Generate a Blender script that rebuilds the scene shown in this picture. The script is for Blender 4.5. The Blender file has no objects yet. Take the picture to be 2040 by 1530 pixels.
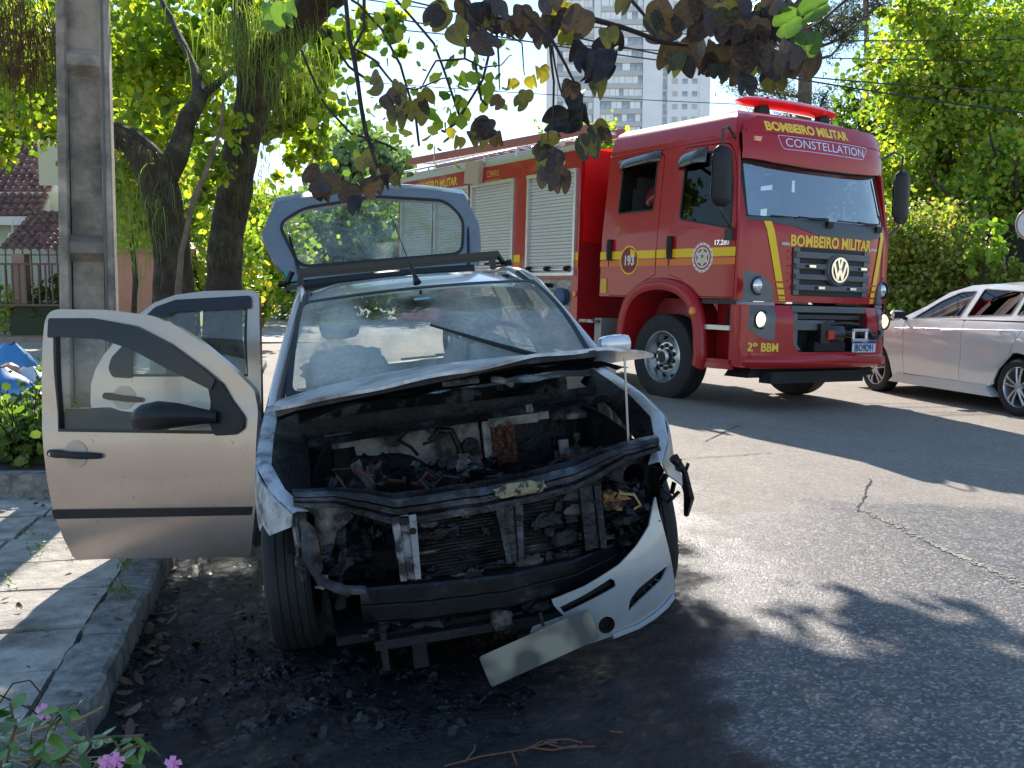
import bpy, bmesh, math, random
import numpy as np
from mathutils import Vector, Matrix, noise
from mathutils.geometry import tessellate_polygon
random.seed(7); RNG = np.random.default_rng(11)
PI = math.pi
def R(d): return math.radians(d)
# ------------------------------------------------------------------ camera, sky, sun, exposure
sc = bpy.context.scene
H = 1.42; FPX = 2000.0; PITCH = math.atan(203/2000)
cd = bpy.data.cameras.new('camera'); cam = bpy.data.objects.new('camera', cd); sc.collection.objects.link(cam)
cam.location = (0, 0, H); cam.rotation_euler = (PI/2-PITCH, 0, 0)
cd.sensor_width = 36; cd.lens = 36*FPX/2040; cd.clip_start = .05; cd.clip_end = 3000
sc.camera = cam
SUN_AZ = R(-9.5); SUN_EL = R(34.0)            # azimuth from +Y towards +X
w = bpy.data.worlds.new('World'); sc.world = w; w.use_nodes = True
wn = w.node_tree.nodes; wl = w.node_tree.links
sky = wn.new('ShaderNodeTexSky'); sky.sky_type = 'NISHITA'; sky.sun_disc = False
sky.sun_elevation = SUN_EL; sky.sun_rotation = SUN_AZ; sky.air_density = 1.0; sky.dust_density = .1; sky.ozone_density = 1.7
bgn = wn['Background']; bgn.inputs[1].default_value = .15
gam = wn.new('ShaderNodeGamma'); gam.inputs[1].default_value = .72; hsv = wn.new('ShaderNodeHueSaturation'); hsv.inputs['Saturation'].default_value = 1.25
wl.new(sky.outputs[0], gam.inputs[0]); wl.new(gam.outputs[0], hsv.inputs['Color']); wl.new(hsv.outputs[0], bgn.inputs[0])
sl = bpy.data.lights.new('sun', 'SUN'); so = bpy.data.objects.new('sun', sl); sc.collection.objects.link(so)
sl.energy = 3.9; sl.angle = R(.55); sl.color = (1, .93, .82)
so.location = (0, 0, 30)
sd = Vector((math.sin(SUN_AZ)*math.cos(SUN_EL), math.cos(SUN_AZ)*math.cos(SUN_EL), math.sin(SUN_EL)))
so.rotation_euler = (-sd).to_track_quat('-Z', 'Y').to_euler()
vs = sc.view_settings; vs.view_transform = 'Standard'; vs.look = 'None'; vs.gamma = 1; vs.use_curve_mapping = False
vs.exposure = 1.35
# ------------------------------------------------------------------ helpers
C = sc.collection
def at(x, y, Y):                                # point at distance Y along the pixel's line of sight
    cp, sp = math.cos(PITCH), math.sin(PITCH)
    d = Vector(((x-1020)/FPX, cp-sp*(y-765)/FPX, -sp-cp*(y-765)/FPX))
    return Vector((0, 0, H))+d*(Y/d.y)
def nodes(m): return m.node_tree.nodes, m.node_tree.links
MATS = {}
def mat(name, col, rough=.5, metal=0, var=0, vs=6, bump=0, bs=60, coat=0, col2=None, lo=.45, hi=.6, ms=3, spec=.5, emit=0, det=6, rv=0, trans=0, alpha=1):
    """procedural principled material: base colour, optional second colour in noise patches, value variation, bump"""
    if name in MATS: return MATS[name]
    m = bpy.data.materials.new(name); m.use_nodes = True; MATS[name] = m
    n, l = nodes(m); b = n['Principled BSDF']
    b.inputs['Base Color'].default_value = (*col, 1); b.inputs['Roughness'].default_value = rough; b.inputs['Metallic'].default_value = metal
    b.inputs['Coat Weight'].default_value = coat; b.inputs['Coat Roughness'].default_value = .06
    b.inputs['Specular IOR Level'].default_value = spec; b.inputs['Transmission Weight'].default_value = trans; b.inputs['Alpha'].default_value = alpha
    if emit: b.inputs['Emission Color'].default_value = (*col, 1); b.inputs['Emission Strength'].default_value = emit
    tc = n.new('ShaderNodeTexCoord'); src = None
    def noi(scale, d=det):
        t = n.new('ShaderNodeTexNoise'); t.inputs['Scale'].default_value = scale; t.inputs['Detail'].default_value = d; t.inputs['Roughness'].default_value = .62
        l.new(tc.outputs['Object'], t.inputs['Vector']); return t
    if col2:
        t = noi(ms); r = n.new('ShaderNodeMapRange'); r.inputs[1].default_value = lo; r.inputs[2].default_value = hi; l.new(t.outputs[0], r.inputs[0])
        x = n.new('ShaderNodeMix'); x.data_type = 'RGBA'; x.inputs[6].default_value = (*col, 1); x.inputs[7].default_value = (*col2, 1)
        l.new(r.outputs[0], x.inputs[0]); src = x.outputs[2]
    if var:
        t = noi(vs); r = n.new('ShaderNodeMapRange'); r.inputs[1].default_value = .3; r.inputs[2].default_value = .7
        r.inputs[3].default_value = 1-var; r.inputs[4].default_value = 1+var; l.new(t.outputs[0], r.inputs[0])
        x = n.new('ShaderNodeVectorMath'); x.operation = 'SCALE'; l.new(r.outputs[0], x.inputs['Scale'])
        if src: l.new(src, x.inputs[0])
        else: x.inputs[0].default_value = col
        src = x.outputs[0]
    if src: l.new(src, b.inputs['Base Color'])
    if rv:
        t = noi(vs*1.7); r = n.new('ShaderNodeMapRange'); r.inputs[1].default_value = .3; r.inputs[2].default_value = .7
        r.inputs[3].default_value = max(0, rough-rv); r.inputs[4].default_value = min(1, rough+rv); l.new(t.outputs[0], r.inputs[0]); l.new(r.outputs[0], b.inputs['Roughness'])
    if bump:
        t = noi(bs); bn = n.new('ShaderNodeBump'); bn.inputs['Strength'].default_value = min(1, bump); bn.inputs['Distance'].default_value = .01*max(1, bump)
        l.new(t.outputs[0], bn.inputs['Height']); l.new(bn.outputs[0], b.inputs['Normal'])
    return m
def leafmat(name, cols, tr=.5, rough=.45, per=False):
    if name in MATS: return MATS[name]
    m = bpy.data.materials.new(name); m.use_nodes = True; MATS[name] = m
    n, l = nodes(m); b = n['Principled BSDF']; out = n['Material Output']
    r = n.new('ShaderNodeValToRGB')
    if per:
        g = n.new('ShaderNodeObjectInfo'); tc = n.new('ShaderNodeTexCoord'); nz_ = n.new('ShaderNodeTexNoise'); nz_.inputs['Scale'].default_value = 5; nz_.inputs['Detail'].default_value = 8; l.new(tc.outputs['Object'], nz_.inputs[0])
        ad = n.new('ShaderNodeMath'); ad.operation = 'MULTIPLY_ADD'; ad.inputs[1].default_value = .9; l.new(nz_.outputs[0], ad.inputs[0]); sb_ = n.new('ShaderNodeMath'); sb_.operation = 'MULTIPLY_ADD'; sb_.inputs[1].default_value = .7; sb_.inputs[2].default_value = -.3
        l.new(g.outputs['Random'], sb_.inputs[0]); l.new(sb_.outputs[0], ad.inputs[2]); l.new(ad.outputs[0], r.inputs[0])
        bn = n.new('ShaderNodeBump'); bn.inputs['Strength'].default_value = .5; bn.inputs['Distance'].default_value = .02; l.new(nz_.outputs[0], bn.inputs['Height']); l.new(bn.outputs[0], b.inputs['Normal'])
    else: g = n.new('ShaderNodeNewGeometry'); l.new(g.outputs['Random Per Island'], r.inputs[0])
    e = r.color_ramp.elements; e[0].position = 0; e[0].color = (*cols[0], 1); e[1].position = 1; e[1].color = (*cols[-1], 1)
    for i, c in enumerate(cols[1:-1]): k = e.new((i+1)/(len(cols)-1)); k.color = (*c, 1)
    l.new(r.outputs[0], b.inputs['Base Color']); b.inputs['Roughness'].default_value = rough
    t = n.new('ShaderNodeBsdfTranslucent'); gm = n.new('ShaderNodeVectorMath'); gm.operation = 'MULTIPLY'; gm.inputs[1].default_value = (1.9, 2.2, .8)
    l.new(r.outputs[0], gm.inputs[0]); l.new(gm.outputs[0], t.inputs[0])
    mx = n.new('ShaderNodeMixShader'); mx.inputs[0].default_value = tr; l.new(b.outputs[0], mx.inputs[1]); l.new(t.outputs[0], mx.inputs[2]); l.new(mx.outputs[0], out.inputs[0])
    return m
class MB:
    def __init__(s): s.v = []; s.f = []
    def add(s, v, f):
        o = len(s.v); s.v += [tuple(p) for p in v]; s.f += [tuple(i+o for i in q) for q in f]; return s
    def box(s, c, d, rot=None, taper=1):
        x, y, z = d[0]/2, d[1]/2, d[2]/2; vv = []
        for k in (-1, 1):
            t = taper if k > 0 else 1
            for a, b in ((-1, -1), (1, -1), (1, 1), (-1, 1)): vv.append(Vector((a*x*t, b*y*t, k*z)))
        if rot is not None: vv = [rot @ q for q in vv]
        vv = [q+Vector(c) for q in vv]
        return s.add(vv, [(3, 2, 1, 0), (4, 5, 6, 7), (0, 1, 5, 4), (1, 2, 6, 5), (2, 3, 7, 6), (3, 0, 4, 7)])
    def tube(s, pts, r, n=8, caps=True, flat=1):
        pts = [Vector(p) for p in pts]; k = len(pts)
        rr = r if hasattr(r, '__len__') else [r]*k
        vv = []; ref = None
        for i, p in enumerate(pts):
            t = (pts[min(i+1, k-1)]-pts[max(i-1, 0)]); t = t.normalized() if t.length > 1e-9 else Vector((0, 0, 1))
            if ref is None: ref = Vector((0, 0, 1)) if abs(t.z) < .9 else Vector((1, 0, 0))
            a = (ref-t*ref.dot(t)).normalized(); ref = a; b = t.cross(a)
            for j in range(n):
                q = 2*PI*j/n; vv.append(p+(a*math.cos(q)*flat+b*math.sin(q))*rr[i])
        ff = [(i*n+j, i*n+(j+1) % n, (i+1)*n+(j+1) % n, (i+1)*n+j) for i in range(k-1) for j in range(n)]
        if caps: ff += [tuple(range(n-1, -1, -1)), tuple((k-1)*n+j for j in range(n))]
        return s.add(vv, ff)
    def lathe(s, prof, c=(0, 0, 0), ax='y', n=32, sgn=1):
        """profile of (radius, height) turned round axis ax through c"""
        vv = []
        for r, h in prof:
            for j in range(n):
                q = 2*PI*j/n; a, b = r*math.cos(q), r*math.sin(q); h2 = h*sgn
                p = {'y': (a, h2, b), 'x': (h2, a, b), 'z': (a, b, h2)}[ax]; vv.append((p[0]+c[0], p[1]+c[1], p[2]+c[2]))
        k = len(prof); return s.add(vv, [(i*n+j, i*n+(j+1) % n, (i+1)*n+(j+1) % n, (i+1)*n+j) for i in range(k-1) for j in range(n)])
    def grid(s, P, closeu=False):
        a, b = len(P), len(P[0]); vv = [q for r_ in P for q in r_]; ff = []
        for i in range(a if closeu else a-1):
            for j in range(b-1): ff.append((i*b+j, i*b+j+1, ((i+1) % a)*b+j+1, ((i+1) % a)*b+j))
        return s.add(vv, ff)
    def mesh(s, name, smooth=35):
        me = bpy.data.meshes.new(name); me.from_pydata(s.v, [], s.f)
        fin(me, smooth); return me
def fin(me, smooth):
    bm = bmesh.new(); bm.from_mesh(me); bmesh.ops.recalc_face_normals(bm, faces=bm.faces); bm.to_mesh(me); bm.free()
    if smooth:
        me.polygons.foreach_set('use_smooth', [True]*len(me.polygons)); me.set_sharp_from_angle(angle=R(smooth))
def tag(o, label=None, cat=None, group=None, kind=None):
    if label: o['label'] = label
    if cat: o['category'] = cat
    if group: o['group'] = group
    if kind: o['kind'] = kind
    return o
def obj(name, g, m=None, parent=None, smooth=35, kind=None, label=None, loc=None):
    me = g.mesh(name, smooth) if isinstance(g, MB) else g
    o = bpy.data.objects.new(name, me); C.objects.link(o)
    if m is not None and not me.materials: me.materials.append(m)
    if parent: o.parent = parent
    if kind: o['kind'] = kind
    if label: o['label'] = label
    if loc is not None: o.location = loc
    return o
def empty(name, label, cat, M4=None, loc=None, group=None):
    o = bpy.data.objects.new(name, None); C.objects.link(o); o.empty_display_size = .2
    if M4 is not None: o.matrix_world = M4
    if loc is not None: o.location = loc
    return tag(o, label, cat, group)
def pose(q):
    X, Y, Z, a, b, c = q
    f = Vector((math.cos(a)*math.cos(b), math.sin(a)*math.cos(b), math.sin(b))); l = Vector((-math.sin(a), math.cos(a), 0)); u = f.cross(l)
    l2 = l*math.cos(c)+u*math.sin(c); u2 = f.cross(l2)
    return Matrix(((f.x, l2.x, u2.x, X), (f.y, l2.y, u2.y, Y), (f.z, l2.z, u2.z, Z), (0, 0, 0, 1)))
def rpoly(pts, r, n=4):
    """round the corners of a polygon; r a number or one per corner"""
    k = len(pts); out = []
    for i in range(k):
        p0, p, p1 = Vector(pts[i-1][:2]), Vector(pts[i][:2]), Vector(pts[(i+1) % k][:2])
        rr = r[i] if hasattr(r, '__len__') else r
        a, b = p0-p, p1-p; d = min(rr, a.length*.45, b.length*.45)
        if d < 1e-4: out.append(tuple(p)); continue
        A, B = p+a.normalized()*d, p+b.normalized()*d
        for j in range(n+1):
            t = j/n; out.append(tuple(A*(1-t)**2+p*2*t*(1-t)+B*t*t))
    return out
def circ(cx, cy, r, n=20, ry=None): return [(cx+r*math.cos(2*PI*i/n), cy+(ry or r)*math.sin(2*PI*i/n)) for i in range(n)]
def outw(f, v): f.out = Vector(v); return f
def nrm(mp, u, v, e=1e-3):
    nn = (Vector(mp(u+e, v))-Vector(mp(u-e, v))).cross(Vector(mp(u, v+e))-Vector(mp(u, v-e)))
    nn = nn.normalized() if nn.length > 0 else Vector((0, 0, 1))
    o = getattr(mp, 'out', None)
    return -nn if o is not None and nn.dot(o) < 0 else nn
def panel_mesh(name, outer, mp, holes=(), cell=.1, th=.003, smooth=35, off=0.0):
    """a sheet cut to a 2-D outline with holes, gridded, laid on the surface mp(u, v) and given thickness th (against its normal)"""
    loops = [[Vector((p[0], p[1], 0)) for p in lp] for lp in [outer]+list(holes)]
    flat = [p for lp in loops for p in lp]; tris = tessellate_polygon(loops)
    bm = bmesh.new(); vs_ = [bm.verts.new(p) for p in flat]
    for t in tris:
        try: bm.faces.new([vs_[i] for i in t])
        except ValueError: pass
    bmesh.ops.remove_doubles(bm, verts=bm.verts, dist=1e-5)
    us = [p[0] for p in outer]; vv = [p[1] for p in outer]
    if cell:
        for ax, lo, hi in ((0, min(us), max(us)), (1, min(vv), max(vv))):
            k = int((hi-lo)/cell)
            for i in range(1, k+1):
                co = [0, 0, 0]; co[ax] = lo+(hi-lo)*i/(k+1); no = [0, 0, 0]; no[ax] = 1
                bmesh.ops.bisect_plane(bm, geom=bm.verts[:]+bm.edges[:]+bm.faces[:], plane_co=co, plane_no=no, dist=1e-6)
    bm.verts.index_update(); bm.verts.ensure_lookup_table()
    P = []; N = []
    for v_ in bm.verts:
        u, v = v_.co.x, v_.co.y; P.append(Vector(mp(u, v))); N.append(nrm(mp, u, v))
    F = [[v_.index for v_ in f.verts] for f in bm.faces]
    up = [[i for i in f] for f in F]
    for f, bf in zip(up, bm.faces):
        if bf.normal.z < 0: f.reverse()
    n = len(P); verts = [p+N[i]*off for i, p in enumerate(P)]; faces = list(map(tuple, up))
    if th:
        verts += [p+N[i]*(off-th) for i, p in enumerate(P)]; faces += [tuple(i+n for i in reversed(f)) for f in up]
        for e in bm.edges:
            if len(e.link_faces) == 1:
                a, b = e.verts[0].index, e.verts[1].index; f = e.link_faces[0]
                faces.append((a, b, b+n, a+n))
    bm.free()
    me = bpy.data.meshes.new(name); me.from_pydata([tuple(p) for p in verts], [], faces)
    if th: fin(me, smooth)
    elif smooth: me.polygons.foreach_set('use_smooth', [True]*len(me.polygons))
    return me
def panel(name, outer, mp, m, parent, holes=(), cell=.1, th=.003, off=0.0, label=None, smooth=35):
    return obj(name, panel_mesh(name, outer, mp, holes, cell, th, smooth, off), m, parent, label=label)
def ringpanel(name, poly, wd, mp, m, parent, th=.01, off=.004, cell=.15):
    c = Vector((sum(p[0] for p in poly)/len(poly), sum(p[1] for p in poly)/len(poly)))
    inner = []
    k = len(poly)
    for i in range(k):
        p = Vector(poly[i]); d = (Vector(poly[(i+1) % k])-Vector(poly[i-1])).normalized(); nn = Vector((-d.y, d.x))
        if nn.dot(c-p) < 0: nn = -nn
        inner.append(tuple(p+nn*wd))
    return panel(name, poly, mp, m, parent, holes=[inner], cell=cell, th=th, off=off)
def text(name, s, size, mp, m, parent, bold=0, sx=1, th=.002, label=None, off=.003, cx=0, cy=0, font=None, shear=0):
    cu = bpy.data.curves.new(name, 'FONT'); cu.body = s; cu.size = size; cu.align_x = 'CENTER'; cu.align_y = 'CENTER'; cu.offset = bold; cu.resolution_u = 3; cu.shear = shear
    to = bpy.data.objects.new(name, cu); me = bpy.data.meshes.new_from_object(to); bpy.data.objects.remove(to)
    me.materials.clear(); co = np.empty(len(me.vertices)*3); me.vertices.foreach_get('co', co); co = co.reshape(-1, 3)
    me2 = bpy.data.meshes.new(name); P = []
    for x, y, z in co:
        u, v = cx+x*sx, cy+y; P.append(Vector(mp(u, v))+nrm(mp, u, v)*off)
    me2.from_pydata([tuple(p) for p in P], [], [tuple(p.vertices) for p in me.polygons]); bpy.data.meshes.remove(me)
    return obj(name, me2, m, parent, label=label)
def npmesh(name, V, F, m=None):
    me = bpy.data.meshes.new(name); V = np.asarray(V, np.float32); F = np.asarray(F, np.int32)
    me.vertices.add(len(V)); me.vertices.foreach_set('co', V.ravel()); k = F.shape[1]
    me.loops.add(F.size); me.loops.foreach_set('vertex_index', F.ravel()); me.polygons.add(len(F))
    me.polygons.foreach_set('loop_start', np.arange(len(F), dtype=np.int32)*k); me.update(calc_edges=True)
    if m: me.materials.append(m)
    return me
def leaves(name, pts, size, m, parent=None, jit=.55, aspect=.7, kind='stuff', droop=0.0, up=.0):
    """one folded leaf of four vertices at each point"""
    n = len(pts); pts = np.asarray(pts); sz = size*(1+jit*RNG.uniform(-1, 1, n))[:, None]
    a = RNG.normal(size=(n, 3)); a[:, 2] -= droop; a /= np.linalg.norm(a, axis=1)[:, None]
    b = RNG.normal(size=(n, 3)); b[:, 2] *= (1-up); b -= a*np.sum(a*b, 1)[:, None]; b /= np.linalg.norm(b, axis=1)[:, None]
    c = np.cross(a, b)
    V = np.stack([pts-a*sz*.5, pts+(b*.5*aspect-a*.22)*sz+c*sz*.06, pts+(b*.46*aspect+a*.22)*sz+c*sz*.05, pts+a*sz*.5, pts-(b*.46*aspect-a*.22)*sz+c*sz*.05, pts-(b*.5*aspect+a*.22)*sz+c*sz*.06], 1).reshape(-1, 3)
    F = np.arange(n*6).reshape(-1, 6)
    o = bpy.data.objects.new(name, npmesh(name, V, F, m)); C.objects.link(o)
    if parent: o.parent = parent
    if kind: o['kind'] = kind
    return o
def blobpts(centers, radii, n, clumps=0, flat=1.0, cr=.35):
    """n points in clumps spread through ellipsoids"""
    centers = np.asarray(centers, float); radii = np.asarray(radii, float)
    if radii.ndim == 1: radii = np.repeat(radii[:, None], 3, 1)
    vol = radii.prod(1); w_ = vol**.75/np.sum(vol**.75)
    if not clumps: clumps = max(8, n//60)
    k = RNG.choice(len(centers), clumps, p=w_)
    d = RNG.normal(size=(clumps, 3)); d /= np.linalg.norm(d, axis=1)[:, None]; rr = RNG.uniform(.25, 1, clumps)[:, None]**.5
    cc = centers[k]+d*rr*radii[k]; cs = cr*(.5+RNG.random(clumps))[:, None]*radii[k].mean(1)[:, None]
    j = RNG.integers(0, clumps, n); g = RNG.normal(size=(n, 3))*.55
    return cc[j]+g*cs[j]*np.array([1, 1, flat])
# ------------------------------------------------------------------ poses
CAR = pose([-.13, 3.965, .070, -1.369, .023, .095])
TRK = pose([2.757, 12.376, .007, -1.007, 0, -.031])
SDN = pose([5.718, 13.739, -.05, R(104), 0, 0])
AX = Vector((-.2, .98, 0)).normalized(); NX = Vector((.98, .2, 0)).normalized(); CO = Vector((-.13, 3.965, 0))
PROF = [(-60, 0), (-1.6, -.065), (-1.38, -.061), (-.8, -.005), (0, .07), (.8, .146), (1.4, .172), (2.2, .155), (3.2, .1), (4.3, .01), (5.6, -.03), (7, -.05), (80, -.06)]
def gz(x, y):
    u = (x-CO.x)*NX.x+(y-CO.y)*NX.y
    z = float(np.interp(u, [p[0] for p in PROF], [p[1] for p in PROF]))
    v = (x-CO.x)*AX.x+(y-CO.y)*AX.y; k = min(1, max(0, (v-14)/10)); return z*(1-k)
def uv(u, v, z=0): p = CO+NX*u+AX*v; return Vector((p.x, p.y, z))
# ------------------------------------------------------------------ ground
def gp(x, y, z=None):
    """ground point on the line of sight of a pixel, on the real cambered surface unless a height is given"""
    a, b = at(x, y, 1), at(x, y, 2); d = b-a; zz = .08 if z is None else z
    for _ in range(5 if z is None else 1):
        t = (zz-a.z)/d.z; p = a+d*t
        if z is None: zz = gz(p.x, p.y)
    return (p.x, p.y)
def sdist(px, py, poly):
    """signed distance (negative inside) of arrays of points to a polygon"""
    n = len(poly); dm = np.full(px.shape, 1e9); ins = np.zeros(px.shape, bool)
    for i in range(n):
        (x0, y0), (x1, y1) = poly[i], poly[(i+1) % n]
        dx, dy = x1-x0, y1-y0; t = np.clip(((px-x0)*dx+(py-y0)*dy)/(dx*dx+dy*dy+1e-12), 0, 1)
        dm = np.minimum(dm, np.hypot(px-x0-t*dx, py-y0-t*dy))
        c = ((y0 > py) != (y1 > py)) & (px < (x1-x0)*(py-y0)/(y1-y0+1e-12)+x0); ins ^= c
    return np.where(ins, -dm, dm)
def rng(*seg):
    out = []
    for a, b, s in seg: out += list(np.arange(a, b-1e-6, s))
    return np.array(out+[seg[-1][1]])
xs = rng((-300, -20, 40), (-20, -4, 1), (-4, -2.2, .3), (-2.2, 3.2, .035), (3.2, 6, .2), (6, 20, 1), (20, 300, 40))
ys = rng((-40, 0, 5), (0, 1.8, .6), (1.8, 6.5, .035), (6.5, 12, .25), (12, 30, 1.2), (30, 100, 10), (100, 900, 100))
X, Y = np.meshgrid(xs, ys); PX, PY = X.ravel(), Y.ravel()
u_ = (PX-CO.x)*NX.x+(PY-CO.y)*NX.y; v_ = (PX-CO.x)*AX.x+(PY-CO.y)*AX.y
Z = np.interp(u_, [p[0] for p in PROF], [p[1] for p in PROF]); kk = np.clip((v_-14)/10, 0, 1); Z = Z*(1-kk)
wob = np.zeros(len(PX)); fine = (PX > -2.3) & (PX < 3.3) & (PY > 1.7) & (PY < 6.6)
soot_poly = [gp(120, 1620), gp(325, 1112), gp(520, 1075), gp(560, 1000), gp(1330, 1080), gp(1360, 1185), gp(1440, 1262), gp(1385, 1345), gp(1430, 1440), gp(1530, 1620)]
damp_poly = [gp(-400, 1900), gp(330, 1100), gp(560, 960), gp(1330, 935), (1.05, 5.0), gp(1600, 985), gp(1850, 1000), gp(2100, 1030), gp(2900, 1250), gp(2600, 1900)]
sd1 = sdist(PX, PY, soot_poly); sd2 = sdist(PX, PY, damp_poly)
nz = np.zeros(len(PX)); nz2 = np.zeros(len(PX))
for i in np.nonzero(fine)[0]:
    p = Vector((PX[i], PY[i], 0)); nz[i] = noise.fractal(p*3, 1, 2, 4); nz2[i] = noise.fractal(p*11+Vector((5, 2, 1)), 1, 2, 3)
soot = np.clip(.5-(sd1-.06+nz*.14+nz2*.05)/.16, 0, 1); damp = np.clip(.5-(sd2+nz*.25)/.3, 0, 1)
lump = np.clip(soot*1.2-.2, 0, 1)*np.clip(1-np.abs(PX+.75)/1.6, 0, 1)
Z = Z+fine*(nz2*.002+lump*(nz2*.011+np.abs(nz)*.012))
nx = len(xs); F = np.array([[j*nx+i, j*nx+i+1, (j+1)*nx+i+1, (j+1)*nx+i] for j in range(len(ys)-1) for i in range(nx-1)])
gm = npmesh('road', np.stack([PX, PY, Z], 1), F)
gm.polygons.foreach_set('use_smooth', [True]*len(gm.polygons))
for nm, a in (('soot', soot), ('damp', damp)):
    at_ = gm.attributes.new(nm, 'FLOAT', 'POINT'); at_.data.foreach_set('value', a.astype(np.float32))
def asphalt():
    m = bpy.data.materials.new('asphalt'); m.use_nodes = True; n, l = nodes(m); b = n['Principled BSDF']
    tc = n.new('ShaderNodeTexCoord'); V = tc.outputs['Object']
    def nt(s, d=5, r=.6): t = n.new('ShaderNodeTexNoise'); t.inputs['Scale'].default_value = s; t.inputs['Detail'].default_value = d; t.inputs['Roughness'].default_value = r; l.new(V, t.inputs['Vector']); return t.outputs[0]
    def mr(x, a, b_, c, d): r = n.new('ShaderNodeMapRange'); r.inputs[1].default_value = a; r.inputs[2].default_value = b_; r.inputs[3].default_value = c; r.inputs[4].default_value = d; l.new(x, r.inputs[0]); return r.outputs[0]
    def mixc(f, a, b_):
        x = n.new('ShaderNodeMix'); x.data_type = 'RGBA'
        for i, q in ((0, f), (6, a), (7, b_)):
            if isinstance(q, tuple): x.inputs[i].default_value = (*q, 1)
            else: l.new(q, x.inputs[i])
        return x.outputs[2]
    def mth(op, a, b_):
        x = n.new('ShaderNodeMath'); x.operation = op
        for i, q in enumerate((a, b_)):
            if isinstance(q, (int, float)): x.inputs[i].default_value = q
            else: l.new(q, x.inputs[i])
        return x.outputs[0]
    def att(s): a = n.new('ShaderNodeAttribute'); a.attribute_name = s; return a.outputs['Fac']
    vo = n.new('ShaderNodeTexVoronoi'); vo.inputs['Scale'].default_value = 95; l.new(V, vo.inputs['Vector'])
    vc = n.new('ShaderNodeSeparateColor'); l.new(vo.outputs['Color'], vc.inputs[0])
    big = nt(1.1, 6); mid = nt(9, 6); fin_ = nt(170, 3)
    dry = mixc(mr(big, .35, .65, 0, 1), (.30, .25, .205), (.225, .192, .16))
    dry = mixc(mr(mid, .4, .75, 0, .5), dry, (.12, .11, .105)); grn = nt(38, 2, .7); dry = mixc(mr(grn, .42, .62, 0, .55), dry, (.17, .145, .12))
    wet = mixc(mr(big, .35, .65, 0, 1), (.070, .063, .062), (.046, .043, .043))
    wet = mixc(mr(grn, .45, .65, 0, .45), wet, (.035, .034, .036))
    stone = mixc(vc.outputs[1], (.05, .045, .04), (.62, .52, .48))
    dry = mixc(mr(vc.outputs[0], .45, 1, 0, .55), dry, stone); wet = mixc(mr(vc.outputs[0], .35, 1, 0, .6), wet, stone)
    so_ = mixc(mr(mid, .4, .7, 0, 1), (.008, .010, .013), (.026, .030, .038))
    so_ = mixc(mr(vc.outputs[0], .8, 1, 0, .2), so_, (.06, .06, .07))
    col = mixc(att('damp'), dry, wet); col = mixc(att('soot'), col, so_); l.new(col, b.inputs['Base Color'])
    rw = mr(mid, .35, .65, .40, .60); rs = mr(nt(23), .4, .6, .05, .24)
    def lerp(f, a, b_): return mth('ADD', mth('MULTIPLY', a, mth('SUBTRACT', 1.0, f)), mth('MULTIPLY', b_, f))
    rg = lerp(att('damp'), .88, rw); rg = lerp(att('soot'), rg, rs); l.new(rg, b.inputs['Roughness'])
    hs = mth('MULTIPLY', nt(45, 6, .7), mth('MULTIPLY', att('soot'), 5.5))
    ht = mth('ADD', mth('ADD', mth('MULTIPLY', vo.outputs['Distance'], -.35), mth('MULTIPLY', fin_, .8)), hs)
    sl_ = n.new('ShaderNodeMapRange'); sl_.inputs[3].default_value = .5; sl_.inputs[4].default_value = .3; l.new(att('soot'), sl_.inputs[0]); l.new(sl_.outputs[0], b.inputs['Specular IOR Level'])
    bn = n.new('ShaderNodeBump'); bn.inputs['Strength'].default_value = 1; bn.inputs['Distance'].default_value = .004; l.new(ht, bn.inputs['Height']); l.new(bn.outputs[0], b.inputs['Normal'])
    return m
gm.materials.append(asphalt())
road = bpy.data.objects.new('road', gm); C.objects.link(road); road['kind'] = 'structure'
def strip(name, pts, wd, m, parent, z=.004, kind=None):
    g = MB(); P = []
    for i, p in enumerate(pts):
        a = Vector(pts[max(0, i-1)]); b = Vector(pts[min(len(pts)-1, i+1)]); d = (b-a).normalized(); nn = Vector((-d.y, d.x))
        w_ = wd*(.5+.9*RNG.random())*.5; q = Vector(p)
        P.append([(q.x-nn.x*w_, q.y-nn.y*w_, gz(q.x, q.y)+z), (q.x+nn.x*w_, q.y+nn.y*w_, gz(q.x, q.y)+z)])
    g.grid(P); return obj(name, g, m, parent, 0, kind=kind)
def wig(pts, k=8, a=.02):
    out = []
    for (p, q) in zip(pts, pts[1:]):
        for i in range(k): t = i/k; out.append((p[0]*(1-t)+q[0]*t+RNG.normal()*a, p[1]*(1-t)+q[1]*t+RNG.normal()*a))
    return out+[pts[-1]]
crackm = mat('crack_dark', (.03, .027, .025), .95)
for c in ([gp(1335, 917), gp(1440, 910), gp(1535, 903)], [gp(1735, 955), (gp(1722, 985)), gp(1708, 1020)], [gp(1470, 848), gp(1405, 880)]): strip('road_crack', wig(c, 9, .006), .010, crackm, road, .005)
grit = []
for (a, b) in ((gp(1712, 1015), gp(1860, 1085)), (gp(1860, 1085), gp(1960, 1130)), (gp(1960, 1130), gp(2110, 1200))):
    for i in range(110):
        t = RNG.random(); grit.append((a[0]*(1-t)+b[0]*t+RNG.normal()*.012, a[1]*(1-t)+b[1]*t+RNG.normal()*.018))
g = MB()
for p in grit: g.box((p[0], p[1], gz(*p)+.002), (.006+.012*RNG.random(), .006+.012*RNG.random(), .005), Matrix.Rotation(RNG.random()*3, 3, 'Z'))
obj('seam_grit', g, mat('grit', (.3, .27, .23), .9), road, 0, kind='stuff')
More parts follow.
